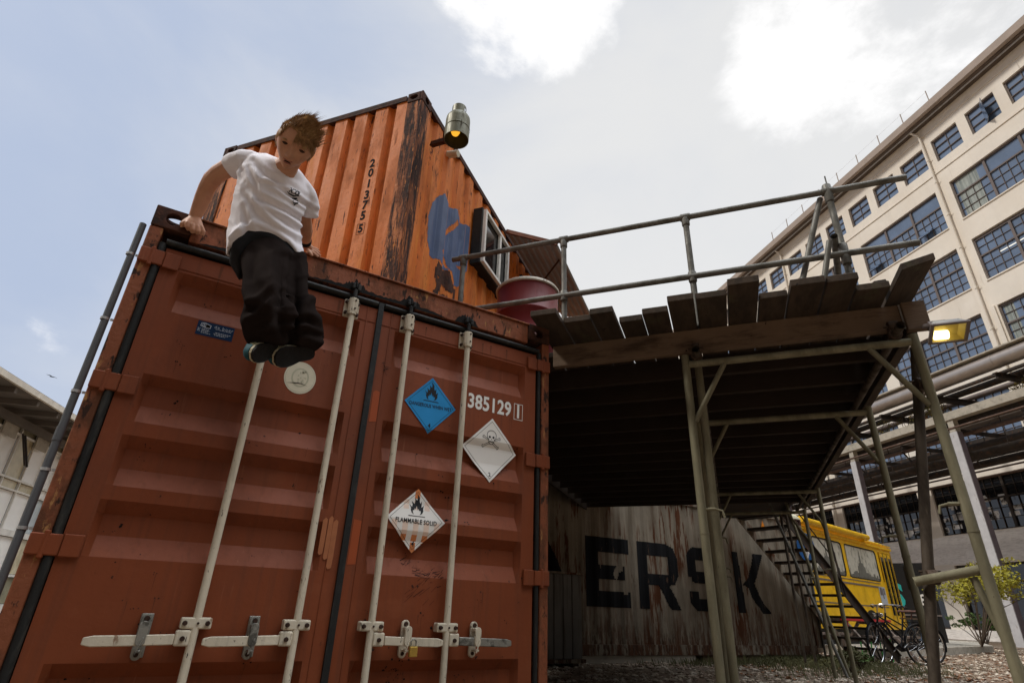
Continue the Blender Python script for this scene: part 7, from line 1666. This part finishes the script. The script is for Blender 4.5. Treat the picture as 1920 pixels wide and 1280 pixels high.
FA3=[[(0.186,-0.029,2.452),(0.184,-0.022,2.448),(0.177,-0.018,2.445),(0.168,-0.019,2.445),(0.161,-0.023,2.447),(0.159,-0.031,2.451),(0.162,-0.038,2.455),(0.169,-0.042,2.457),(0.177,-0.041,2.458),(0.184,-0.037,2.456)],
[(0.189,-0.048,2.419),(0.187,-0.040,2.416),(0.180,-0.035,2.414),(0.171,-0.035,2.412),(0.164,-0.040,2.413),(0.161,-0.048,2.415),(0.163,-0.056,2.418),(0.170,-0.061,2.421),(0.179,-0.061,2.422),(0.186,-0.056,2.421)],
[(0.193,-0.050,2.401),(0.190,-0.043,2.404),(0.183,-0.038,2.404),(0.175,-0.036,2.401),(0.170,-0.040,2.396),(0.168,-0.046,2.391),(0.171,-0.053,2.388),(0.177,-0.058,2.388),(0.185,-0.060,2.391),(0.191,-0.056,2.396)],
[(0.198,-0.032,2.396),(0.194,-0.029,2.400),(0.187,-0.026,2.401),(0.181,-0.025,2.398),(0.178,-0.025,2.392),(0.178,-0.028,2.385),(0.182,-0.031,2.380),(0.189,-0.034,2.380),(0.195,-0.035,2.383),(0.198,-0.035,2.389)]]
FA4=[[(0.200,-0.030,2.457),(0.200,-0.022,2.453),(0.195,-0.017,2.449),(0.187,-0.016,2.446),(0.179,-0.019,2.446),(0.175,-0.026,2.448),(0.175,-0.034,2.452),(0.180,-0.039,2.456),(0.188,-0.040,2.458),(0.196,-0.037,2.459)],
[(0.210,-0.046,2.424),(0.209,-0.038,2.421),(0.204,-0.032,2.418),(0.196,-0.030,2.415),(0.188,-0.034,2.413),(0.184,-0.042,2.414),(0.184,-0.050,2.417),(0.190,-0.056,2.421),(0.198,-0.058,2.423),(0.206,-0.054,2.425)],
[(0.217,-0.046,2.403),(0.214,-0.039,2.407),(0.207,-0.034,2.407),(0.200,-0.033,2.404),(0.194,-0.036,2.399),(0.192,-0.042,2.394),(0.195,-0.049,2.391),(0.201,-0.054,2.391),(0.209,-0.055,2.394),(0.215,-0.052,2.399)],
[(0.219,-0.030,2.398),(0.216,-0.027,2.403),(0.209,-0.025,2.404),(0.203,-0.024,2.402),(0.199,-0.024,2.396),(0.199,-0.026,2.390),(0.203,-0.029,2.385),(0.210,-0.031,2.383),(0.216,-0.032,2.386),(0.219,-0.032,2.392)]]
FA5=[[(0.208,-0.026,2.466),(0.210,-0.019,2.464),(0.208,-0.013,2.459),(0.202,-0.010,2.454),(0.195,-0.012,2.451),(0.190,-0.018,2.450),(0.188,-0.025,2.452),(0.191,-0.031,2.456),(0.196,-0.034,2.461),(0.203,-0.032,2.465)],
[(0.227,-0.038,2.438),(0.228,-0.030,2.437),(0.225,-0.024,2.433),(0.219,-0.021,2.428),(0.212,-0.024,2.424),(0.207,-0.030,2.423),(0.206,-0.038,2.424),(0.209,-0.044,2.428),(0.216,-0.047,2.433),(0.222,-0.044,2.437)],
[(0.241,-0.035,2.416),(0.239,-0.028,2.417),(0.233,-0.023,2.416),(0.226,-0.022,2.414),(0.220,-0.026,2.411),(0.217,-0.033,2.408),(0.219,-0.040,2.407),(0.225,-0.045,2.408),(0.232,-0.046,2.410),(0.239,-0.042,2.413)],
[(0.241,-0.024,2.392),(0.238,-0.018,2.395),(0.233,-0.015,2.396),(0.227,-0.015,2.396),(0.221,-0.019,2.394),(0.220,-0.024,2.391),(0.222,-0.030,2.388),(0.227,-0.033,2.387),(0.234,-0.033,2.387),(0.239,-0.029,2.389)]]
PALM_B=[[(0.742,0.017,2.591),(0.741,0.030,2.596),(0.736,0.043,2.595),(0.729,0.052,2.588),(0.721,0.055,2.578),(0.714,0.052,2.566),(0.711,0.043,2.557),(0.712,0.030,2.552),(0.717,0.017,2.553),(0.725,0.008,2.560),(0.733,0.005,2.570),(0.739,0.008,2.582)],
[(0.753,0.022,2.583),(0.754,0.032,2.585),(0.752,0.043,2.581),(0.747,0.052,2.573),(0.741,0.056,2.563),(0.735,0.055,2.553),(0.731,0.048,2.546),(0.730,0.038,2.544),(0.732,0.027,2.547),(0.737,0.018,2.555),(0.743,0.014,2.566),(0.749,0.015,2.576)],
[(0.766,0.017,2.573),(0.768,0.025,2.573),(0.768,0.033,2.569),(0.767,0.041,2.560),(0.763,0.046,2.550),(0.759,0.046,2.541),(0.756,0.043,2.535),(0.753,0.035,2.535),(0.753,0.027,2.539),(0.755,0.019,2.548),(0.759,0.014,2.558),(0.763,0.014,2.567)],
[(0.782,0.015,2.563),(0.784,0.021,2.563),(0.784,0.028,2.559),(0.784,0.034,2.552),(0.781,0.038,2.544),(0.779,0.038,2.536),(0.776,0.035,2.532),(0.774,0.029,2.531),(0.774,0.022,2.535),(0.775,0.016,2.542),(0.777,0.012,2.550),(0.780,0.012,2.558)]]
FB1=[[(0.767,0.045,2.584),(0.766,0.050,2.585),(0.765,0.056,2.583),(0.765,0.059,2.578),(0.766,0.059,2.572),(0.768,0.055,2.568),(0.770,0.050,2.567),(0.770,0.044,2.569),(0.770,0.041,2.574),(0.769,0.041,2.580)],
[(0.790,0.050,2.588),(0.789,0.056,2.589),(0.789,0.061,2.587),(0.789,0.064,2.582),(0.789,0.064,2.577),(0.790,0.060,2.572),(0.790,0.054,2.571),(0.791,0.049,2.573),(0.791,0.046,2.578),(0.791,0.046,2.584)],
[(0.815,0.051,2.585),(0.815,0.055,2.586),(0.815,0.060,2.584),(0.815,0.062,2.581),(0.815,0.062,2.576),(0.815,0.059,2.572),(0.815,0.055,2.571),(0.815,0.050,2.573),(0.815,0.048,2.577),(0.815,0.048,2.581)]]
FB2=[[(0.770,0.025,2.562),(0.769,0.030,2.564),(0.768,0.036,2.562),(0.768,0.039,2.556),(0.768,0.039,2.550),(0.770,0.035,2.546),(0.771,0.030,2.544),(0.772,0.024,2.546),(0.772,0.021,2.551),(0.772,0.021,2.558)],
[(0.797,0.030,2.564),(0.796,0.036,2.566),(0.795,0.041,2.563),(0.795,0.045,2.558),(0.794,0.044,2.552),(0.794,0.040,2.547),(0.795,0.034,2.546),(0.796,0.029,2.548),(0.796,0.025,2.553),(0.797,0.026,2.559)],
[(0.822,0.031,2.557),(0.823,0.035,2.559),(0.822,0.040,2.557),(0.821,0.043,2.553),(0.821,0.043,2.548),(0.820,0.039,2.544),(0.820,0.035,2.543),(0.820,0.030,2.544),(0.821,0.027,2.549),(0.822,0.027,2.554)]]
FB3=[[(0.772,0.009,2.546),(0.772,0.016,2.548),(0.771,0.022,2.545),(0.770,0.025,2.540),(0.768,0.025,2.534),(0.767,0.021,2.529),(0.767,0.014,2.527),(0.767,0.008,2.530),(0.769,0.005,2.535),(0.770,0.005,2.541)],
[(0.801,0.009,2.539),(0.802,0.016,2.540),(0.801,0.022,2.538),(0.800,0.025,2.533),(0.797,0.025,2.526),(0.795,0.021,2.522),(0.794,0.014,2.520),(0.795,0.008,2.523),(0.797,0.005,2.528),(0.799,0.005,2.534)],
[(0.827,0.007,2.523),(0.828,0.013,2.524),(0.828,0.018,2.522),(0.826,0.020,2.518),(0.824,0.020,2.513),(0.821,0.017,2.510),(0.820,0.011,2.509),(0.821,0.006,2.511),(0.823,0.004,2.515),(0.825,0.004,2.520)]]
FB4=[[(0.766,-0.005,2.530),(0.768,0.001,2.531),(0.767,0.006,2.528),(0.765,0.009,2.524),(0.762,0.009,2.518),(0.759,0.005,2.515),(0.757,-0.001,2.514),(0.758,-0.006,2.517),(0.760,-0.009,2.521),(0.763,-0.009,2.526)],
[(0.792,-0.011,2.514),(0.793,-0.005,2.515),(0.793,0.000,2.513),(0.790,0.003,2.508),(0.787,0.003,2.503),(0.784,-0.001,2.499),(0.783,-0.007,2.499),(0.783,-0.012,2.501),(0.786,-0.015,2.506),(0.789,-0.015,2.511)],
[(0.815,-0.012,2.499),(0.816,-0.007,2.500),(0.815,-0.003,2.498),(0.813,-0.000,2.494),(0.810,-0.001,2.490),(0.808,-0.004,2.487),(0.807,-0.009,2.486),(0.808,-0.013,2.488),(0.810,-0.016,2.491),(0.812,-0.015,2.496)]]
FB5=[[(0.754,-0.005,2.530),(0.756,0.001,2.528),(0.755,0.006,2.525),(0.751,0.009,2.521),(0.745,0.008,2.519),(0.741,0.005,2.518),(0.738,-0.001,2.519),(0.739,-0.006,2.522),(0.743,-0.009,2.526),(0.749,-0.008,2.529)],
[(0.767,-0.017,2.507),(0.769,-0.011,2.506),(0.768,-0.005,2.503),(0.764,-0.003,2.499),(0.759,-0.003,2.496),(0.755,-0.007,2.494),(0.753,-0.013,2.494),(0.754,-0.019,2.497),(0.758,-0.021,2.501),(0.763,-0.021,2.505)],
[(0.783,-0.018,2.489),(0.784,-0.013,2.490),(0.783,-0.008,2.488),(0.780,-0.006,2.485),(0.776,-0.007,2.481),(0.774,-0.010,2.478),(0.773,-0.015,2.478),(0.774,-0.020,2.480),(0.777,-0.022,2.483),(0.780,-0.021,2.487)]]
HEAD=((0.5126,-0.6200,2.6804),(-0.9918,0.0016,0.1276),(-0.1071,-0.5542,-0.8255),(0.0694,-0.8324,0.5498))
SHOE_A=((0.6795,-0.4300,1.7284),(-0.6695,-0.4335,-0.6032),(0.6710,-0.7013,-0.2407),0.1845)
SHOE_B=((0.8124,-0.3800,1.7593),(-0.7606,-0.3710,-0.5328),(0.5925,-0.7322,-0.3359),0.2156)
VIEWR=(0.8502,-0.5254,0.0328)
VIEWU=(-0.2528,-0.3530,0.9008)
CHEST=(0.5689,-0.5200,2.4653)
SHIRT_FOLDS=[(0.0135,0.0110,[(-0.2062,-0.0755),(-0.1354,-0.1532),(-0.0326,-0.1955)]),(0.0135,0.0130,[(-0.2260,-0.1971),(-0.1562,-0.2675),(-0.0516,-0.3157),(0.0271,-0.3592)]),(0.0162,0.0120,[(-0.2285,-0.2373),(-0.1640,-0.3359),(-0.0988,-0.3908)]),(0.0108,0.0090,[(-0.0993,-0.1686),(-0.0444,-0.2275),(0.0387,-0.2760)]),(0.0135,0.0100,[(-0.1564,-0.2900),(-0.0644,-0.3630),(0.0316,-0.4513)]),(0.0135,0.0100,[(-0.2238,-0.3086),(-0.1947,-0.4169),(-0.1923,-0.5260)]),(0.0108,0.0090,[(-0.0337,-0.3296),(0.0164,-0.4285),(0.0500,-0.5121)]),(0.0108,0.0080,[(-0.2190,-0.1143),(-0.1700,-0.2047),(-0.1473,-0.2995)]),(0.0108,0.0080,[(-0.2813,-0.1009),(-0.2506,-0.1281),(-0.2341,-0.1818)]),(0.0081,0.0070,[(-0.2709,-0.0747),(-0.2685,-0.1325),(-0.2511,-0.1800)]),(0.0108,0.0080,[(-0.0878,-0.4000),(-0.0341,-0.4358),(0.0331,-0.5195)]),(0.0081,0.0070,[(-0.1288,-0.1957),(-0.0876,-0.2072),(0.0003,-0.2539)])]
PANT_FOLDS=[(0.0189,0.0300,[(-0.0133,-0.5516),(0.0301,-0.6519),(0.0562,-0.7419),(0.0529,-0.8262),(0.0499,-0.9220)]),(0.0162,0.0180,[(0.0484,-0.7673),(0.0042,-0.8230),(-0.0727,-0.9000)]),(0.0135,0.0160,[(0.0387,-0.8315),(-0.0143,-0.8806),(-0.0744,-0.9319)]),(0.0162,0.0140,[(0.0496,-0.7221),(-0.0107,-0.7849),(-0.1012,-0.8313)]),(0.0135,0.0140,[(0.0565,-0.8649),(0.1113,-0.8489),(0.1729,-0.9017)]),(0.0135,0.0140,[(0.0645,-0.9078),(0.1178,-0.8975),(0.1752,-0.9358)]),(0.0216,0.0100,[(-0.1311,-0.5391),(-0.0969,-0.6624),(-0.0422,-0.7572)]),(0.0135,0.0100,[(0.0551,-0.6499),(0.0765,-0.7204),(0.0683,-0.8011)]),(0.0162,0.0100,[(-0.1213,-0.7614),(-0.0877,-0.8073),(-0.0240,-0.8168)]),(0.0108,0.0100,[(0.0162,-0.9036),(-0.0256,-0.9225),(-0.0654,-0.9455)])]
# ================================================================== the boy
def bake(o, voxel, smooth=4, fac=.5):
    """weld the overlapping volumes of one mesh into a single continuous skin"""
    m = o.modifiers.new('weld', 'REMESH'); m.mode = 'VOXEL'; m.voxel_size = voxel; m.adaptivity = 0
    s = o.modifiers.new('soft', 'SMOOTH'); s.iterations = smooth; s.factor = fac
    dg = bpy.context.evaluated_depsgraph_get(); dg.update()
    me = bpy.data.meshes.new_from_object(o.evaluated_get(dg)); mats = list(o.data.materials)
    o.modifiers.clear(); old = o.data; o.data = me; me.name = o.name
    me.materials.clear()
    for x in mats: me.materials.append(x)
    for p in me.polygons: p.use_smooth = True; p.material_index = 0
    return o
def crumple(o, fn):
    me = o.data; nr = [v.normal.copy() for v in me.vertices]
    for v, n in zip(me.vertices, nr): v.co = v.co + n*fn(v.co, n)
    me.update()
def boy():
    base = Vector((.52, -.40, 1.75))
    t = thing('person', 'boy in white t-shirt and baggy dark trousers vaulting off the top of the red container', 'person', base)
    skin = pmat('skin', (.52, .27, .165), .5, var=.08, vscale=14, layers=[dict(c=(.36, .14, .09), s=22, lo=.55, hi=.7, a=.4)], bump=(90, .05))
    skin.node_tree.nodes['Principled BSDF'].inputs['Subsurface Weight'].default_value = .08
    skin.node_tree.nodes['Principled BSDF'].inputs['Subsurface Radius'].default_value = (.01, .004, .002)
    cot = pmat('white_cotton', (.82, .79, .82), .85, var=.02, bump=(160, .08))
    fleece = pmat('dark_brown_fleece', (.018, .013, .0115), .95, spec=.02, var=.15, vscale=6, bump=(220, .25))
    blackc = pmat('black_cotton', (.012, .012, .013), .9, var=.1)
    hairm = pmat('brown_hair', (.28, .155, .065), .5, var=.35, vscale=30, layers=[dict(c=(.62, .42, .20), s=(24, 24, 24), lo=.52, hi=.68, a=.9)])
    hc, rx, fy, uz = [Vector(a) for a in HEAD]
    def Hd(x, y, z): return hc + (rx*x + fy*y + uz*z)*1.14
    g = lambda x, c, s: math.exp(-((x-c)/s)**2)
    # ---- body: head, neck, arms and hands in one skin
    m = MB(); nu, nv = 72, 56; rings = []
    SX, SY, SZ = .073, .090, .106
    def head_pt(a, b):
        """a around (0 = face), b from chin (-90) to crown (90)"""
        cb = math.cos(b); x = SX*math.sin(a)*cb; y = SY*math.cos(a)*cb; z = SZ*math.sin(b)
        k = -z/SZ
        if k > 0:
            x *= 1-.46*k**1.5; y *= 1-.12*k**2
            if y > 0: y += .018*k**2*math.cos(a)
            if y < 0: y *= 1-.30*k
        if y > 0:
            fr = y/SY
            y = SY*fr**.88*.965
            y -= .0150*(g(x, -.030, .016)+g(x, .030, .016))*g(z, .006, .012)
            y += .006*g(z, .027, .010)*g(abs(x), .026, .022)
            y += .0215*g(x, 0, .0105+.004*(z < -.02))*g(z, -.026, .013)+.010*g(x, 0, .007)*g(z, -.004, .018)
            y += .004*(g(x, -.011, .006)+g(x, .011, .006))*g(z, -.031, .006)
            y += .0065*g(x, 0, .020)*(g(z, -.052, .0055)+g(z, -.0635, .006)) - .006*g(x, 0, .022)*g(z, -.0575, .0032) - .004*g(x, 0, .03)*g(z, -.075, .007)
            y += .006*g(x, 0, .018)*g(z, -.090, .012)
            y += .005*(g(x, -.043, .018)+g(x, .043, .018))*g(z, -.022, .018)
        return Hd(x, y, z)
    for j in range(nv+1):
        b = R(-89.5+179*j/nv); rings.append([head_pt(2*math.pi*i/nu, b) for i in range(nu)])
    m.loft(rings)
    for s in (-1, 1):                                                    # ears
        for (x, y, z, a, b, c) in ((.073, -.008, -.004, .007, .016, .026), (.078, -.014, .004, .005, .014, .022)):
            rr = []
            for j in range(9):
                q = -1+2*j/8; f = math.sqrt(max(0, 1-q*q)); rr.append([Hd(s*(x+a*f*math.cos(2*math.pi*k/10)), y-b*.4*q+b*f*math.sin(2*math.pi*k/10), z+c*q) for k in range(10)])
            m.loft(rr)
    for rg in (NECK, ARM_A, ARM_B, PALM_A, FA1, FA2, FA3, FA4, FA5, PALM_B, FB1, FB2, FB3, FB4, FB5): m.loft(rg)
    o = m.build('body', skin, t); bake(o, .0034, 3, .5)
    # ---- face details
    m = MB()
    def ell(mb, x, y, z, a, b, c, tilt=0, n=12):
        rr = []
        for j in range(9):
            q = -1+2*j/8; f = math.sqrt(max(0, 1-q*q)); rr.append([Hd(x+a*q, y+b*f*math.cos(2*math.pi*k/n), z+c*f*math.sin(2*math.pi*k/n)+tilt*q) for k in range(n)])
        mb.loft(rr)
    for s in (-1, 1):
        m = MB(); ell(m, s*.030, .0632, .003, .0145, .0070, .0058, -s*.001); e = m.build('eye', pmat('eye_white_and_iris', (.05, .035, .025), .25, var=.3, vscale=60) if s < 0 else bpy.data.materials['eye_white_and_iris'], t, smooth=True)
        m = MB(); ell(m, s*.030, .0668, .0065, .0175, .0055, .0046, -s*.0018); m.build('eyelid', pmat('lash_brown', (.05, .025, .015), .7) if s < 0 else bpy.data.materials['lash_brown'], e, smooth=True)
        m = MB(); ell(m, s*.031, .0760, .0235, .021, .005, .0042, -s*.003); m.build('eyebrow', hairm, t, smooth=True)
    m = MB(); ell(m, 0, .0775, -.0520, .021, .0075, .0042); ell(m, 0, .0775, -.0640, .018, .0075, .0050); l = m.build('lips', pmat('lips', (.38, .15, .11), .5), t, smooth=True)
    m = MB(); ell(m, 0, .0815, -.0578, .014, .0045, .0016); m.build('mouth_opening', MAT['dark'], l)
    # ---- hair: close cap plus many tapered locks blown up and to his left
    rn = random.Random(77); m = MB()
    wind = (Vector(VIEWR)*.62 + Vector(VIEWU)*.45)
    def scalp(a, b, k=1.0):
        p = head_pt(a, b); return p + (p-hc).normalized()*.006*k
    rr = []
    for j in range(20):
        b = R(-6+95.5*j/19); row = []
        for i in range(48):
            a = 2*math.pi*i/48; aa = math.atan2(math.sin(a), math.cos(a))
            hl = R(42) if abs(aa) < R(55) else (R(8) if abs(aa) < R(85) else R(-22))     # hairline
            if -aa > R(8) and abs(aa) < R(62): hl = R(30)
            bb = hl+(R(89.5)-hl)*j/19
            row.append(scalp(a, bb, 1.2))
        rr.append(row)
    m.loft(rr, cap=True)
    def lock(p, d, L_, w, droop):
        L_ *= 1.2
        pts = [p, p+d*L_*.4, p+d*L_*.75+droop*.4, p+d*L_+droop]
        m.tube(pts, [w, w*.8, w*.45, w*.06], 4, cap=False)
    R_ = Vector(VIEWR); U_ = Vector(VIEWU)
    for i in range(3600):
        a = rn.uniform(-math.pi, math.pi); b = R(rn.uniform(-20, 89)); aa = abs(a)
        hl = (40 if a > R(-8) else 33) if aa < R(55) else (6 if aa < R(85) else -24)
        if math.degrees(b) < hl: continue
        p = scalp(a, b, .6); n = (p-hc).normalized(); top = max(0, n.dot(uz)); sr = n.dot(R_)
        sweep = R_*.75+U_*.30                                            # combed across, then lifted by the jump
        tan = (sweep-n*sweep.dot(n)); tan = tan.normalized() if tan.length > .05 else R_
        lift = .30+.55*top+.35*max(0, sr)
        clump = noise.noise_vector(p*55)*.45
        d = (tan*(.9-.3*max(0, sr))+n*lift+clump+Vector((rn.gauss(0, .06), rn.gauss(0, .06), rn.gauss(0, .06)))).normalized()
        L_ = rn.uniform(.014, .024)+.016*top*rn.random()+.030*max(0, sr)*rn.random()
        if rn.random() < .05*(top+max(0, sr)): L_ *= 1.7
        if aa > R(60) and top < .35:
            d = (n*.20-uz*.7+fy*-.2+Vector((rn.gauss(0, .07),)*3)).normalized(); L_ = rn.uniform(.010, .018)
        lock(p, d, L_, rn.uniform(.0009, .0017), Vector((0, 0, -.004))*rn.random())
    for i in range(700):                                                  # fringe falling over one side of the forehead
        a = -R(rn.uniform(-6, 80)); b = R(rn.uniform(30, 52)); p = scalp(a, b, .9)
        d = (-uz*.80+fy*.22-rx*rn.uniform(.05, .45)+noise.noise_vector(p*50)*.3+Vector((rn.gauss(0, .05), rn.gauss(0, .05), rn.gauss(0, .05)))).normalized()
        lock(p, d, rn.uniform(.022, .050), rn.uniform(.0009, .0015), (p-hc).normalized()*.003)
    m.build('hair', hairm, t, smooth='all')
    # ---- clothes
    m = MB()
    for rg in (SHIRT, SLEEVE_A, SLEEVE_B): m.loft(rg)
    o = m.build('tshirt', cot, t); bake(o, .0062, 9, .5)
    vr, vu = Vector(VIEWR), Vector(VIEWU)
    def along(x, y, lines, boost=1.0):
        f = 0
        for w, dp, pts in lines:
            best = 9; tt = 0
            for k in range(len(pts)-1):
                ax, ay = pts[k]; bx, by = pts[k+1]; dx, dy = bx-ax, by-ay; q = max(0, min(1, ((x-ax)*dx+(y-ay)*dy)/(dx*dx+dy*dy)))
                e = math.hypot(x-ax-dx*q, y-ay-dy*q)
                if e < best: best = e; tt = (k+q)/(len(pts)-1)
            fade = .35+.65*math.sin(math.pi*min(1, max(0, tt)))
            f += dp*boost*fade*(math.exp(-(best/w)**2) - .45*math.exp(-((best-2.0*w)/w)**2))
        return f
    tocam = (Vector((.397, -2.911, .701))-hc).normalized()
    def shirt_fold(p, n):
        q = p+base-hc; x, y = q.dot(vr), q.dot(vu)
        f = along(x+.004*noise.noise(p*20), y, SHIRT_FOLDS, 1.25) if n.dot(tocam) > -.1 else 0
        f += abs(noise.noise(Vector(((x*.5+y*.9)*22, (x*.9-y*.5)*6, 7.3))))*.006 + noise.noise(p*6)*.006
        return .003-f
    crumple(o, shirt_fold)
    m = MB(); m.loft(UNDER); o = m.build('undershirt', blackc, t); bake(o, .007, 4)
    m = MB()
    for rg in (HIP, LEG_A, LEG_B): m.loft(rg)
    o = m.build('trousers', fleece, t); bake(o, .0068, 8, .5)
    def pant_fold(p, n):
        q = p+base-hc; x, y = q.dot(vr), q.dot(vu)
        f = along(x, y, PANT_FOLDS, 1.6) if n.dot(tocam) > -.1 else 0
        f += abs(noise.noise(Vector(((x*.4+y*.9)*12, (x*.9-y*.4)*5, 4.1))))*.008 + noise.noise(p*5)*.008
        return .004-f
    crumple(o, pant_fold)
    # chest print: small lettering draped on the shirt
    sh = bpy.data.objects[[c.name for c in t.children if c.name.startswith('tshirt')][0]]
    from mathutils.bvhtree import BVHTree
    bvh = BVHTree.FromPolygons([v.co+base for v in sh.data.vertices], [list(p.vertices) for p in sh.data.polygons])
    cam = Vector((.397, -2.911, .701)); cc = Vector(CHEST)
    toc = (cam-cc).normalized()
    def drape(x, y):
        a = R(-22); X = x*math.cos(a)-y*math.sin(a); Y_ = x*math.sin(a)+y*math.cos(a)
        o_ = cc+vr*X+vu*Y_+toc*.3; h = bvh.ray_cast(o_, -toc)
        return h[0]+toc*.0045 if h[0] is not None else cc+vr*X+vu*Y_
    m = MB()
    def stroke(body, size, x0, y0, rot=0, sx=.75):
        ca, sa = math.cos(R(rot)), math.sin(R(rot))
        vs_, fs = text_geo(body, size, .0022, sx)
        bm = bmesh.new(); vv = [bm.verts.new((x, y, 0)) for x, y in vs_]
        for f in fs:
            try: bm.faces.new([vv[i] for i in f])
            except ValueError: pass
        bm.verts.index_update()
        m.add([drape(x0+v.co.x*ca-v.co.y*sa, y0+v.co.x*sa+v.co.y*ca) for v in bm.verts], [[v.index for v in f.verts] for f in bm.faces]); bm.free()
    stroke('NIKE', .028, -.004, .018, -4, .85); stroke('AIR', .030, .016, -.022, -52, .8)
    m.add([drape(x, y) for x, y in ((-.042, .010), (-.026, .004), (.0, .002), (.034, .012), (.0, -.005), (-.025, -.003))], [(0, 1, 2, 3, 4, 5)])
    m.build('chest_print', MAT['ink'], t)
    # wrist band
    a = [Vector(x) for x in ARM_B[-2]]; c_ = sum(a, Vector())/len(a); b = [Vector(x) for x in ARM_B[-1]]
    ra = [c_+(x-c_)*1.16 for x in a]; cb = sum(b, Vector())/len(b); rb = [(c_+(cb-c_)*.55)+(x-c_)*1.16 for x in a]
    m = MB(); m.loft([ra, rb]); m.build('watch', blackc, t)
    # ---- shoes: shaped soles and uppers
    teal = pmat('dark_teal_suede', (.015, .085, .105), .7, var=.3, vscale=20); sole = pmat('black_rubber_sole', (.012, .011, .010), .7, var=.3, vscale=20, bump=(60, .4)); foxing = pmat('cream_rubber_foxing', (.45, .40, .27), .6, var=.2, vscale=20)
    stripe = pmat('pale_yellow_stripe', (.55, .50, .30), .6)
    for (h, d, n, L_), lace in ((SHOE_A, 1), (SHOE_B, 0)):
        h, d, n = Vector(h), Vector(d), Vector(n); s = n.cross(d)*1.30; k = L_/.262
        prof = [(-.02, .018), (-.012, .030), (.01, .036), (.05, .036), (.09, .034), (.13, .041), (.17, .046), (.205, .042), (.232, .030), (.246, .014)]
        def out(off, z, shrink=1.0):
            r = [h+d*x*k+s*w*shrink*k+n*z for x, w in prof]+[h+d*x*k-s*w*shrink*k+n*z for x, w in reversed(prof)]; return r
        m = MB(); m.loft([out(0, .010, .90), out(0, .012, .97), out(0, .003, 1.0), out(0, -.002, 1.0)])
        so_ = m.build('shoe', sole, t, smooth=True)
        m = MB(); m.loft([out(0, -.0005, 1.025), out(0, -.012, 1.025)]); m.build('foxing', foxing, so_)
        m = MB(); rr = []
        for z, sc, cut in ((-.0175, 1.0, 0), (-.035, .96, 0), (-.055, .84, .10), (-.075, .70, .35), (-.095, .62, .55)):
            r = []
            for sg in (1, -1):
                for x, w in (prof if sg == 1 else list(reversed(prof))):
                    xx = x if x < .09 else .09+(x-.09)*(1-cut); r.append(h+d*xx*k+s*sg*w*sc*k+n*z)
            rr.append(r)
        m.loft(rr); m.build('upper', teal, so_, smooth=True)
        m = MB()
        for q in range(3):
            x = .175+q*.012
            for sg in (1, -1): m.obox(h+d*x*k+s*sg*.044*k-n*.018, h+d*(x-.03)*k+s*sg*.038*k-n*.052, .006, .004, s)
        m.build('side_stripe', stripe, so_)
    # cuff of a teal sock
    return t
boy()
